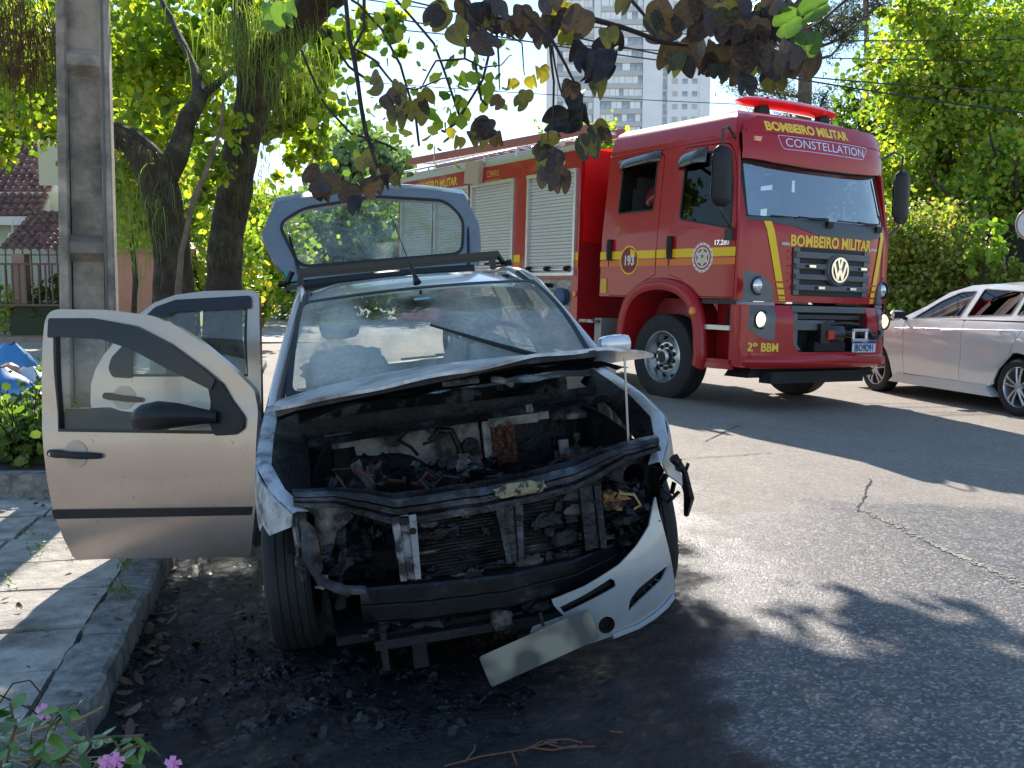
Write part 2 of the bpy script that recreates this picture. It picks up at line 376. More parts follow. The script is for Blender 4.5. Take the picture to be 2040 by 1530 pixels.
# ------------------------------------------------------------------ pavement on the left
conc = mat('slab_concrete', (.44, .395, .34), .9, var=.35, vs=9, bump=1.4, bs=60, col2=(.17, .15, .13), lo=.48, hi=.70, ms=2.2, det=10)
kerbm = mat('kerb_concrete', (.27, .245, .22), .93, var=.5, vs=16, bump=2, bs=38, col2=(.11, .1, .09), lo=.5, hi=.7, ms=6)
sw = MB()
def quad_uv(us, vs2, z): return [uv(u, v, z) for u in us for v in vs2]
base = MB(); base.box((0, 0, 0), (.1, .1, .1)); base = MB()
P = [[uv(u, v, -.0) for u in (-1.42, -4.6)] for v in (-4, 12)]; base.grid(P)
swk = obj('sidewalk', base, mat('sidewalk_bed', (.1, .085, .06), .95, bump=.5), None, 0); swk['kind'] = 'structure'
rows = []
v0 = -3.2
r_ = random.Random(3)
while v0 < 8.5:
    L = r_.uniform(.46, .56); rows.append((v0, v0+L)); v0 += L
for (a, b) in rows:
    uu = -1.56
    while uu > -4.3:
        W = r_.uniform(.6, 1.15)
        if uu-W < -4.3: W = uu+4.3+.05
        g = MB(); gap = .012; z = .045+r_.uniform(-.006, .006)
        sk = r_.uniform(-.03, .03)
        c = [(uu-gap, a+gap+sk), (uu-gap, b-gap), (uu-W+gap, b-gap+sk), (uu-W+gap, a+gap)]
        # broken-edged slab
        ring = []
        for i in range(4):
            p, q = c[i], c[(i+1) % 4]
            for j in range(5): t = j/5; ring.append((p[0]*(1-t)+q[0]*t+r_.uniform(-.006, .006), p[1]*(1-t)+q[1]*t+r_.uniform(-.006, .006)))
        top = [uv(p[0], p[1], z) for p in ring]; lo_ = [uv(p[0], p[1], z-.04) for p in ring]; k = len(ring)
        g.add(top+lo_, [tuple(range(k))]+[(i, i+k, (i+1) % k+k, (i+1) % k) for i in range(k)])
        obj('slab', g, conc, swk, 0)
        uu -= W
v0 = -3.3
while v0 < 14:
    L = r_.uniform(.8, 1.05); g = MB(); P = []
    prof = [(-1.375, -.08), (-1.378, .0), (-1.383, .044), (-1.402, .056), (-1.55, .058), (-1.556, 0)]
    k = 26
    for i in range(k+1):
        vv = v0+.006+(L-.012)*i/k; jj = 1 if 0 < i < k else .4
        P.append([uv(u+noise.noise(Vector((u*9, vv*6, 1)))*.016, vv, z+(noise.noise(Vector((u*11, vv*7, 5)))*.010+noise.noise(Vector((u*40, vv*23, 8)))*.008)*(z > -.05)) for u, z in prof])
    g.grid(P); g.add([P[0][i] for i in range(6)], [tuple(range(6))]); g.add([P[-1][i] for i in range(6)], [tuple(range(5, -1, -1))])
    obj('kerb_stone', g, kerbm, swk, 28); v0 += L
# raised flower bed beyond the slabs, its front edge facing us
soil = mat('soil', (.07, .05, .035), .95, var=.4, vs=12, bump=1.5, bs=30)
bed = MB(); bx0 = uv(-2.75, 2.35); 
P = [[(x, y, .17+.03*noise.noise(Vector((x*2, y*2, 0)))) for x in np.linspace(-8.2, -2.85-.2*(y-6.4), 16)] for y in np.linspace(6.5, 9.6, 10)]
bed.grid(P); bedo = obj('flower_bed', bed, soil, None, 50); bedo['kind'] = 'structure'
x0 = -8.2
while x0 < -3.0:
    L = r_.uniform(.7, .95); L = min(L, -2.85-x0)
    g = MB(); g.box((x0+L/2, 6.42, .07), (L-.01, .16, .24), taper=.97); obj('edging_stone', g, kerbm, bedo, 0); x0 += L
g = MB(); g.box((0, 0, 0), (3.2, .14, .24)); o_ = obj('edging_stone', g, kerbm, bedo, 0); o_.location = (-3.15, 7.95, .06); o_.rotation_euler = (0, 0, R(101.5))
# pale cross street on the left, its far kerb, grass verge right
pale = mat('pale_road', (.33, .3, .27), .9, var=.25, vs=.7, bump=.3, bs=50)
g = MB(); g.grid([[(x, y, .012) for x in (-60, -4.6-.2*(y-10))] for y in (9.7, 23.6)]); obj('side_street', g, pale, None, 0, kind='structure')
g = MB(); g.grid([[(x, y, .016) for x in (-30-.1*(y-24), -2.0-.22*(y-24))] for y in (23.6, 120)]); obj('street_beyond', g, pale, None, 0, kind='structure')
g = MB(); g.box((-25, 24.1, .06), (35, 1.0, .14)); fs = obj('far_pavement', g, mat('pink_paving', (.35, .24, .2), .9, var=.2, vs=5), None, 0, kind='structure')
vg = MB(); vd = Vector((math.cos(R(104)), math.sin(R(104)), 0)); vn = Vector((vd.y, -vd.x, 0)); vo_ = Vector((6.42, 13.5, 0))+vn*.1
vg.grid([[tuple(vo_+vd*t+vn*s+Vector((0, 0, .03+.12*min(1, s/2)))) for s in (0, .5, 2, 8, 60)] for t in (-14, -4, 0, 6, 30)])
vrg = obj('verge', vg, mat('verge_soil', (.1, .095, .045), .95, var=.5, vs=2, bump=1, bs=30), None, 0, kind='structure')
gr = []
for i in range(9000):
    t = RNG.uniform(-5, 12); s = abs(RNG.normal())*1.3; p = vo_+vd*t+vn*s; gr.append((p.x, p.y, .05+.06*RNG.random()+.05*min(1, s/2)))
tag(leaves('verge_grass', gr, .07, leafmat('grass_leaf', [(.1, .16, .02), (.2, .24, .03), (.3, .3, .08)]), None, up=.9), 'sunlit grass growing along the verge behind the parked silver saloon', 'grass')
# ------------------------------------------------------------------ concrete utility pole
polem = mat('pole_concrete', (.38, .315, .255), .9, var=.3, vs=3, bump=.7, bs=40, col2=(.17, .145, .12), lo=.45, hi=.58, ms=2.2)
pl = empty('utility_pole', 'tall weathered grey concrete utility pole with recessed panels, behind the open car doors', 'utility pole', loc=(-3.0, 7.1, .1))
def pole_w(z): return .19-.009*z
g = MB()
for sx in (-1, 1):
    P = []
    for z in np.linspace(0, 8.4, 22):
        a = pole_w(z); b = a*.62
        P.append([(sx*a, -.15, z), (sx*(a-.012), -.165, z), (sx*(b+.012), -.165, z), (sx*b, -.15, z), (sx*b, .15, z), (sx*a, .15, z)])
    g.grid([r+[r[0]] for r in P])
obj('pole_flange', g, polem, pl, 40)
g = MB()
g.box((0, .02, 4.2), (.2, .16, 8.4)); obj('pole_web', g, polem, pl, 0)
zz = 1.0
for z in (.15, 1.52, 2.78, 4.0, 5.2, 6.4):
    g = MB(); b = pole_w(z)*.63*2; g.add([(-b/2, -.15, z+.07), (b/2, -.15, z+.07), (b/2, -.06, z+.13), (-b/2, -.06, z+.13), (-b/2, -.15, z), (b/2, -.15, z), (b/2, -.06, z-.06), (-b/2, -.06, z-.06)],
      [(0, 1, 2, 3), (4, 5, 1, 0), (7, 6, 5, 4), (0, 3, 7, 4), (1, 5, 6, 2)]); obj('pole_crosspiece', g, polem, pl, 0)
pl.rotation_euler = (0, R(1.1), R(18))
g = MB(); g.tube([(.16, -.17, 0), (.12, -.172, 1.2), (.125, -.17, 3), (.1, -.17, 7)], .008, 6); obj('earth_wire', g, mat('wire_grey', (.12, .12, .12), .6), pl)
# ------------------------------------------------------------------ house on the left, far side of the cross street
hw = mat('house_wall', (.55, .6, .47), .85, var=.08, vs=1); hw2 = mat('house_white', (.72, .7, .68), .8, var=.06, vs=1)
tilem = mat('roof_tile', (.17, .085, .078), .85, var=.45, vs=3, col2=(.24, .14, .13), ms=6)
hs = empty('house', 'pale green house with steep maroon tiled roof and tiled porch behind a railing, left edge', 'house', loc=(-12.7, 27, 0))
def tiles(name, p0, du, dv, nu, nv, parent):
    g = MB(); du, dv, p0 = Vector(du), Vector(dv), Vector(p0); nn = du.cross(dv).normalized()
    if nn.z < 0: nn = -nn
    for j in range(nv):
        P = []
        for t, lift in ((0, .06), (1.08, .0)):
            row = []
            for i in range(nu*4+1):
                w_ = abs(math.sin(PI*i/4)); row.append(p0+du*(i/4/nu)+dv*((j+t)/nv)+nn*(lift+.075*w_))
            P.append(row)
        g.grid(P); g.add([q for r in ([P[0], [a-nn*.05 for a in P[0]]]) for q in r], [(i, i+1, i+2+nu*4, i+1+nu*4) for i in range(nu*4)])
    return obj(name, g, tilem, parent, 0, kind='stuff')
g = MB(); g.box((-3, 2.5, 1.9), (9, 5, 3.8)); obj('wall', g, hw, hs, 0)
tiles('roof_tiles', (-8, -.6, 3.1), (8.4, 0, 0), (0, 3.6, 3.6), 40, 22, hs)
g = MB(); g.add([(.45, -.6, 3.0), (.45, 3, 6.8), (.45, 6, 3.0), (.25, -.6, 3.0), (.25, 3, 6.8), (.25, 6, 3.0)], [(0, 1, 2), (5, 4, 3), (0, 3, 4, 1), (1, 4, 5, 2)]); obj('gable', g, hw2, hs, 0)
g = MB(); g.box((-3.7, -.68, 3.0), (8.6, .1, .22)); obj('eaves_board', g, hw2, hs, 0)
tiles('porch_tiles', (.3, -2.6, 2.15), (3.2, 0, 0), (0, 1.9, 1.05), 16, 9, hs)
g = MB(); g.box((2, -.6, 1.5), (3.2, .3, 3)); obj('porch_wall', g, hw2, hs, 0)
g = MB(); g.add([(.5, -.7, 3.9), (2.4, -.7, 3.9), (1.9, -.7, 6.2), (.5, -.7, 5.2)], [(0, 1, 2, 3)]); g.box((2.6, .5, 5), (1.6, 1, 2.4)); obj('dormer_wall', g, mat('house_cream', (.62, .6, .42), .85), hs, 0)
pk = mat('porch_pink', (.4, .25, .22), .85)
for x in (.75, 1.9, 3.1):
    g = MB(); g.box((x, -2.4, 1.05), (.3, .3, 2.1)); obj('porch_post', g, pk, hs, 0)
g = MB(); g.box((2, -2.5, .45), (3, .12, .9)); obj('porch_parapet', g, mat('dark_green_paint', (.05, .06, .03), .8), hs, 0)
g = MB(); g.box((3.05, -.8, 1.3), (.5, .1, 1.9)); obj('door', g, mat('door_dark', (.03, .03, .03), .5), hs, 0)
g = MB(); g.box((-.1, -1.0, 2.55), (.22, .22, .25), taper=.7); g.tube([(-.1, -1.0, 2.65), (-.1, -1.0, 3)], .02, 5); obj('porch_lamp', g, hw2, hs, 0)
# low green stone wall with railing
gs = mat('mossy_stone', (.26, .30, .17), .9, var=.4, vs=6, bump=.8, bs=30)
lw = empty('garden_wall', 'low mossy green stone garden wall in front of the pale green house', 'wall', loc=(-15, 24.75, .1))
for r in range(5):
    x = -6+(r % 2)*.2
    while x < 6.5:
        L = random.uniform(.28, .5); g = MB(); g.box((x+L/2, random.uniform(-.02, .02), .06+r*.12), (L-.02, .28, .105), taper=.94); obj('stone', g, gs, lw, 0); x += L
g = MB(); g.box((.2, 0, .645), (13, .34, .07)); obj('coping', g, mat('coping', (.3, .33, .2), .9, var=.3), lw, 0)
rl = empty('iron_railing', 'thin grey iron railing with curved tops standing on the mossy garden wall', 'railing', loc=(-15, 24.75, .78))
rm = mat('railing_iron', (.16, .14, .12), .6)
for i in range(60):
    x = -6+i*.21; g = MB(); g.tube([(x, 0, 0), (x, 0, 1.45), (x+.02, -.05, 1.55)], .018, 5); obj('bar', g, rm, rl)
for z in (.12, 1.3): g = MB(); g.tube([(-6, .02, z), (6.6, .02, z)], .014, 5); obj('rail', g, rm, rl)
pr = empty('porch_railing', 'brown metal porch railing with close vertical bars, under the tiled porch', 'railing', loc=(-12.3, 24.2, .85))
for i in range(22): g = MB(); g.box((-1.6+i*.16, 0, .5), (.035, .03, 1.0)); obj('bar', g, mat('rail_brown', (.16, .09, .07), .6), pr, 0)
for z in (0.02, 1.0): g = MB(); g.box((.08, -.01, z), (3.5, .05, .05)); obj('rail', g, MATS['rail_brown'], pr, 0)
# terracotta wall behind the trees
g = MB(); g.box((0, 0, 1.0), (2.4, .25, 2.0)); tw = obj('boundary_wall', g, mat('terracotta_render', (.5, .25, .17), .88, var=.15, vs=1.5, bump=.2), None, 0, loc=(-7.75, 20.5, 0)); tag(tw, 'plain terracotta rendered boundary wall behind the pole and the tree trunks', 'wall')
tw.rotation_euler = (0, 0, R(12))
g = MB(); g.box((0, 0, 2.05), (2.5, .35, .1)); obj('coping', g, mat('terracotta_cap', (.42, .2, .14), .85), tw, 0)
# house behind, far left of hatch
g = MB(); g.box((0, 0, 2.4), (9, 6, 4.8)); hb = obj('far_house', g, mat('far_house_wall', (.5, .46, .44), .85, var=.1), None, 0, loc=(-13, 70, 0)); tag(hb, 'pale distant house glimpsed between the leaning trunk and the raised tailgate', 'house')
g = MB(); g.add([(-5, -3.4, 4.8), (5, -3.4, 4.8), (5, 3.4, 4.8), (-5, 3.4, 4.8), (-3, 0, 7.6), (3, 0, 7.6)], [(0, 1, 5, 4), (1, 2, 5), (2, 3, 4, 5), (3, 0, 4)]); obj('roof', g, mat('far_roof', (.3, .2, .17), .8), hb, 0)
for x in (-3, 0, 3): g = MB(); g.box((x, -3.03, 2.6), (1.1, .1, 1.2)); obj('window', g, mat('far_glass', (.05, .06, .07), .15), hb, 0)
# ------------------------------------------------------------------ tower block
tb = empty('tower_block', 'tall white and grey apartment tower rising behind the fire engine', 'apartment tower', loc=(26.5, 230, 0))
tw_, tg, tgl = mat('tower_white', (.85, .86, .88), .8, var=.05, vs=.3), mat('tower_grey', (.56, .56, .555), .85, var=.05, vs=.3), mat('tower_glass', (.34, .40, .46), .3, var=.5, vs=.4)
shut = mat('tower_shutter', (.9, .92, .94), .6)
HT = 74
# bays: (x0, x1, y front, kind)
bays = [(-18.8, -16.4, 0, 'w'), (-16.4, -8.2, .8, 'b'), (-8.2, -6.8, -.4, 'w'), (-6.8, 2.7, 0, 'b'), (2.7, 7.1, -.8, 'w'), (7.1, 8.3, .8, 's'), (8.3, 9.0, -.2, 'w'), (9.0, 15.6, .5, 'c'), (15.6, 17.9, .2, 'w')]
for (a, b, y, k) in bays:
    g = MB(); g.box(((a+b)/2, y+8.3, HT/2), (b-a, 16, HT)); obj('wall', g, tw_ if k != 'b' else tgl, tb, 0)
FH = 2.78; wmesh = {}
def win_mesh(w_, h_, m):
    key = (round(w_, 2), round(h_, 2), m.name)
    if key not in wmesh:
        g = MB(); g.box((0, 0, 0), (w_, .12, h_)); me = g.mesh('window', 0); me.materials.append(m); wmesh[key] = me
    return wmesh[key]
r3 = random.Random(5)
for f in range(9, 26):
    z = f*FH
    for (a, b, y, k) in bays:
        if k == 'b':
            g = MB(); g.box(((a+b)/2, y+.1, z+.55), (b-a-.05, .5, 1.15)); obj('spandrel', g, tg, tb, 0)
            x = a+.1
            while x < b-.7:
                W = r3.choice((.9, 1.2, 1.2, 1.8)); W = min(W, b-x-.1); o_ = obj('window', win_mesh(W-.08, 1.5, r3.choice((shut, shut, tgl, tw_))), None, tb, loc=(x+W/2, y+.16, z+1.95)); x += W
        elif k in 'sc':
            x = a+.35
            n_ = 1 if k == 's' else 3
            for i in range(n_):
                o_ = obj('window', win_mesh(.75 if k == 's' else 1.15, 1.15, tgl if r3.random() < .6 else tg), None, tb, loc=(a+(b-a)*(i+.5)/n_, y+.26, z+1.75))
            if k == 's' : g = MB(); g.box(((a+b)/2, y+.25, z+.5), (b-a-.1, .1, .9)); obj('spandrel', g, tg, tb, 0)
# ------------------------------------------------------------------ cables
cab = mat('cable', (.02, .02, .022), .6)
def cable(p, q, sag, label, r=.012):
    g = MB(); P = []
    for i in range(25): t = i/24; v = Vector(p).lerp(Vector(q), t); v.z -= sag*4*t*(1-t); P.append(v)
    g.tube(P, r, 5); tag(obj('overhead_cable', g, cab), label, 'cable', 'overhead cables')
cable(at(560, -60, 19), at(2200, 245, 19), .25, 'lowest thick overhead cable crossing behind the dark leaves and the tower', .016)
cable(at(700, 20, 20), at(2200, 190, 20), .3, 'overhead cable sloping just above the thickest one, past the tower', .014)
cable(at(800, 60, 21), at(2200, 120, 21), .2, 'upper thin overhead cable reaching the right-hand trees', .012)
cable(at(500, -40, 20.5), at(2200, 70, 20.5), .5, 'topmost thin overhead cable, close to the top of the picture', .012)
cable(at(560, 150, 26), at(2200, 225, 26), .2, 'faint thin cable crossing low over the tower behind the cab roof', .01)
# ------------------------------------------------------------------ road sign
g = MB(); g.tube([(0, 0, 0), (0, 0, 2.55)], .032, 12); sg = obj('road_sign', g, mat('galvanised', (.42, .43, .44), .5, .3, var=.1)); tag(sg, 'round white prohibition sign on a grey post at the right edge', 'road sign')
sg.location = at(2038, 620, 16.5)*1; sg.location.z = 0; sx = (2042-1020)/FPX*16.5; sg.location.x = sx
sg.scale = (1, 1, 1)
sz0 = at(2040, 447, 16.5).z
fsg = outw(lambda u, v: (u, -.04, v), (0, -1, 0))
panel('sign_plate', circ(0, sz0, .27, 32), fsg, mat('sign_white', (.62, .63, .66), .4, var=.06), sg, th=.006, cell=0)
def ring(c, z, r0, r1, n=32): return circ(c, z, r1, n), [circ(c, z, r0, n)]
o1, h1 = ring(0, sz0, .235, .262); panel('sign_border', o1, lambda u, v: (u, -.045, v), mat('sign_red', (.35, .12, .13), .5), sg, holes=h1, th=.002, cell=0)
panel('arrow', [(-.035, sz0-.14), (.005, sz0-.14), (.005, sz0-.02), (.11, sz0+.1), (.14, sz0+.07), (.15, sz0+.17), (.05, sz0+.165), (.08, sz0+.13), (-.035, sz0)], lambda u, v: (u, -.046, v), mat('sign_black', (.02, .02, .02), .5), sg, th=.002, cell=0)
panel('slash', [(-.16, sz0+.2), (-.12, sz0+.23), (.19, sz0-.16), (.15, sz0-.19)], lambda u, v: (u, -.05, v), MATS['sign_red'], sg, th=.002, cell=0)
g = MB(); g.tube([(0, 0, 2.5), (0, 0, sz0+.2)], .03, 10); obj('post_top', g, MATS['galvanised'], sg)
# ------------------------------------------------------------------ shared vehicle materials
def glassmat(name, tint, film=(.5, .5, .5), f0=0.0, f1=0.0, ms=3, lo=.35, hi=.7, refl=1.45, fine=0, boost=0):
    m = bpy.data.materials.new(name); m.use_nodes = True; n, l = nodes(m); out = n['Material Output']; n.remove(n['Principled BSDF'])
    tr = n.new('ShaderNodeBsdfTransparent'); tr.inputs[0].default_value = (*tint, 1)
    df = n.new('ShaderNodeBsdfDiffuse'); df.inputs[0].default_value = (*film, 1); tl = n.new('ShaderNodeBsdfTranslucent'); tl.inputs[0].default_value = (*film, 1)
    dm = n.new('ShaderNodeMixShader'); dm.inputs[0].default_value = .6 if name == 'fogged_windscreen' else .4; l.new(df.outputs[0], dm.inputs[1]); l.new(tl.outputs[0], dm.inputs[2])
    mx = n.new('ShaderNodeMixShader'); l.new(tr.outputs[0], mx.inputs[1]); l.new(dm.outputs[0], mx.inputs[2])
    if f1 > 0:
        tc = n.new('ShaderNodeTexCoord'); t = n.new('ShaderNodeTexNoise'); t.inputs['Scale'].default_value = ms; t.inputs['Detail'].default_value = 8; t.inputs['Roughness'].default_value = .68; t.inputs['Distortion'].default_value = .6
        l.new(tc.outputs['Object'], t.inputs[0]); r = n.new('ShaderNodeMapRange'); r.inputs[1].default_value = lo; r.inputs[2].default_value = hi; r.inputs[3].default_value = f0; r.inputs[4].default_value = f1
        l.new(t.outputs[0], r.inputs[0]); fac = r.outputs[0]
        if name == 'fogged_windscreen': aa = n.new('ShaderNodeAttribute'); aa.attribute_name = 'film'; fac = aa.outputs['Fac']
        if fine:
            t2 = n.new('ShaderNodeTexNoise'); t2.inputs['Scale'].default_value = fine; t2.inputs['Detail'].default_value = 4; l.new(tc.outputs['Object'], t2.inputs[0])
            r2 = n.new('ShaderNodeMapRange'); r2.inputs[1].default_value = .35; r2.inputs[2].default_value = .7; r2.inputs[3].default_value = .85; r2.inputs[4].default_value = 1.15; l.new(t2.outputs[0], r2.inputs[0])
            k = n.new('ShaderNodeMath'); k.operation = 'MULTIPLY'; l.new(fac, k.inputs[0]); l.new(r2.outputs[0], k.inputs[1]); fac = k.outputs[0]
        l.new(fac, mx.inputs[0])
    else: mx.inputs[0].default_value = f0
    gl = n.new('ShaderNodeBsdfGlossy'); gl.inputs['Roughness'].default_value = .015; fr = n.new('ShaderNodeFresnel'); ge_ = n.new('ShaderNodeNewGeometry'); io = n.new('ShaderNodeMapRange'); io.inputs[3].default_value = refl; io.inputs[4].default_value = 1/refl; l.new(ge_.outputs['Backfacing'], io.inputs[0]); l.new(io.outputs[0], fr.inputs[0])
    m2 = n.new('ShaderNodeMixShader')
    if boost:
        ad = n.new('ShaderNodeMath'); ad.operation = 'ADD'; ad.inputs[1].default_value = boost; ad.use_clamp = True; l.new(fr.outputs[0], ad.inputs[0]); l.new(ad.outputs[0], m2.inputs[0])
    else: l.new(fr.outputs[0], m2.inputs[0])
    l.new(mx.outputs[0], m2.inputs[1]); l.new(gl.outputs[0], m2.inputs[2]); l.new(m2.outputs[0], out.inputs[0]); MATS[name] = m; return m
silver = mat('silver_paint', (.56, .50, .455), .3, .55, var=.04, vs=2, coat=.7, spec=.5)
silver2 = mat('silver_sooty', (.42, .40, .385), .35, .4, col2=(.06, .055, .05), lo=.5, hi=.66, ms=5, coat=.3, bump=.1, bs=40)
hoodm = mat('hood_burnt', (.50, .52, .56), .36, .3, col2=(.11, .11, .12), lo=.48, hi=.66, ms=5, var=.3, vs=40, coat=.25, bump=.35, bs=30)
peel = mat('peeling_paint', (.42, .44, .47), .5, .15, col2=(.045, .045, .047), lo=.48, hi=.68, ms=11, var=.35, vs=8, bump=.8, bs=30, det=10)
char = mat('charred_metal', (.005, .005, .007), .42, .3, col2=(.06, .065, .08), lo=.56, hi=.82, ms=7, bump=1.2, bs=28, det=10, rv=.15)
ash = mat('ash_metal', (.22, .205, .195), .7, .2, col2=(.02, .02, .02), lo=.44, hi=.6, ms=7, var=.35, vs=20, bump=.8, bs=30, det=10)
beamm = mat('burnt_beam', (.010, .012, .016), .3, .6, col2=(.11, .12, .15), lo=.5, hi=.78, ms=6, bump=.7, bs=22, det=10, rv=.12)
palem = mat('bleached_metal', (.24, .245, .27), .5, .4, col2=(.02, .02, .02), lo=.47, hi=.58, ms=11, bump=.5, bs=30)
rust = mat('rust_clump', (.14, .045, .025), .85, .1, col2=(.05, .03, .025), lo=.45, hi=.6, ms=30, bump=1.5, bs=60)
black = mat('black_plastic', (.012, .013, .016), .45, var=.3, vs=20, bump=.15, bs=200, spec=.3)
rubber = mat('tyre_rubber', (.018, .018, .019), .72, var=.3, vs=10, bump=.3, bs=120)
seal = mat('rubber_seal', (.012, .012, .013), .5)
void = mat('dark_inside', (.006, .006, .007), .9)
chrome = mat('chrome', (.8, .8, .82), .12, 1)
alu = mat('aluminium', (.62, .62, .63), .33, .85, var=.1, vs=8)
smoked = glassmat('smoked_glass', (.55, .62, .62), (.3, .33, .33), .12, .4, 4)
def wheel(parent, c, sgn, Rr, W, rr, kind, steer=0, tm=None):
    """wheel part: rim mesh with tyre and fittings as its children; sgn +1 when the outside faces +y"""
    tm = tm or rubber
    g = MB(); w2 = W/2
    if kind == 'truck':
        g.lathe([(rr, w2*.95), (rr*.97, w2*.98), (rr*.93, w2*.8), (rr*.9, w2*.3), (rr*.86, w2*-.1), (rr*.6, w2*.25), (rr*.56, w2*.4), (rr*.3, w2*.42), (rr*.3, w2*.8), (rr*.22, w2*.95), (0.001, w2*.97)], (0, 0, 0), 'y', 48, sgn)
        rm_ = mat('alloy_truck', (.6, .61, .63), .28, .85, var=.25, vs=9, bump=.1)
    elif kind == 'sedan':
        g.lathe([(rr, w2*.95), (rr*.97, w2*1.0), (rr*.93, w2*.85), (rr*.9, w2*.1), (rr*.9, -w2*.5)], (0, 0, 0), 'y', 48, sgn); rm_ = alu
    else:
        g.lathe([(rr, w2*.8), (rr*.9, w2*.7), (rr*.85, w2*.3), (rr*.5, w2*.45), (rr*.2, w2*.5), (.001, w2*.5)], (0, 0, 0), 'y', 32, sgn); rm_ = char
    wo = obj('wheel', g, rm_, parent, 40); wo.location = c; wo.rotation_euler = (0, 0, steer)
    g = MB(); P = [(rr*.99, w2*.92), (rr*1.03, w2*1.0), (rr+(Rr-rr)*.4, w2*1.07), (rr+(Rr-rr)*.75, w2*1.03), (Rr*.975, w2*.92), (Rr*.995, w2*.78)]
    gr = .012 if Rr > .4 else .006
    pr = list(P); k = 4
    for i in range(k):
        a = w2*(.72-1.44*i/k); b = w2*(.72-1.44*(i+1)/k); pr += [(Rr, a), (Rr, b+.006), (Rr-gr, b+.005), (Rr-gr, b-.0)]
    pr += [(Rr*.995, -w2*.78), (Rr*.975, -w2*.92), (rr+(Rr-rr)*.4, -w2*1.05), (rr*.99, -w2*.9)]
    g.lathe(pr, (0, 0, 0), 'y', 64, sgn); obj('tyre', g, tm, wo, 30)
    f = lambda u, v: (u, sgn*w2*.62, v)
    if kind == 'truck':
        for i in range(10):
            a = 2*PI*i/10; g = MB(); rc = rr*.73
            g.lathe([(.001, w2*.03), (.034, w2*.03), (.036, -.01)], (rc*math.cos(a), sgn*(w2*.09), rc*math.sin(a)), 'y', 12, sgn); obj('vent_hole', g, void, wo)
            g = MB(); rc = rr*.44; a += .3; g.lathe([(.024, w2*.40), (.026, w2*.50), (.018, w2*.50), (.017, w2*.66), (.001, w2*.68)], (rc*math.cos(a), 0, rc*math.sin(a)), 'y', 8, sgn); obj('wheel_nut', g, mat('nut_dark', (.06, .06, .065), .5, .5), wo)
        g = MB(); g.lathe([(rr*.31, w2*.4), (rr*.31, w2*.75), (rr*.2, w2*.98), (.001, w2)], (0, 0, 0), 'y', 20, sgn); obj('hub', g, mat('hub_grime', (.05, .045, .045), .7, .3, var=.3), wo)
    if kind == 'sedan':
        g = MB(); g.lathe([(rr*.9, -w2*.3), (.001, -w2*.25)], (0, 0, 0), 'y', 24, sgn); obj('brake_disc', g, mat('brake_dark', (.03, .03, .03), .5, .5), wo)
        for i in range(5):
            for da in (-.19, .19):
                a = 2*PI*i/5+.3; r0, r1 = rr*.1, rr*.93
                p0 = Vector((r0*math.cos(a+da*2.2), sgn*w2*.82, r0*math.sin(a+da*2.2))); p1 = Vector((r1*math.cos(a+da), sgn*w2*.8, r1*math.sin(a+da)))
                g = MB(); g.tube([p0, p0.lerp(p1, .5)+Vector((0, sgn*.012, 0)), p1], [rr*.085, rr*.06, rr*.075], 6, flat=.8); obj('spoke', g, mat('alloy_bright', (.66, .67, .68), .3, .7), wo)
        g = MB(); g.lathe([(rr*.2, w2*.6), (rr*.19, w2*.88), (.001, w2*.92)], (0, 0, 0), 'y', 16, sgn); obj('hub', g, MATS['alloy_bright'], wo)
    return wo
# ------------------------------------------------------------------ burnt hatchback
bc = empty('burnt_hatchback', 'burnt silver hatchback by the kerb, doors and tailgate open, front end charred black', 'car', CAR)
def hw(x): return .80-1.35*max(0, x-.3)**2-.03*max(0, -x-2.2)
def side_y(x, z, s=1): return s*(hw(x)-.45*max(0, z-.60)**2-.25*max(0, .42-z)**2-(.05*min(1, max(0, (z-.48)/.14))*min(1, max(0, (x+.7)/.4)) if s > 0 else 0))
def smap(s, inset=0): return outw(lambda u, v: (u, side_y(u, v, s)-s*inset, v), (0, s, 0))
def arch(cx, cz, r, n=14, a0=0, a1=180): return [(cx+r*math.cos(R(a0+(a1-a0)*i/n)), cz+r*math.sin(R(a0+(a1-a0)*i/n))) for i in range(n+1)]
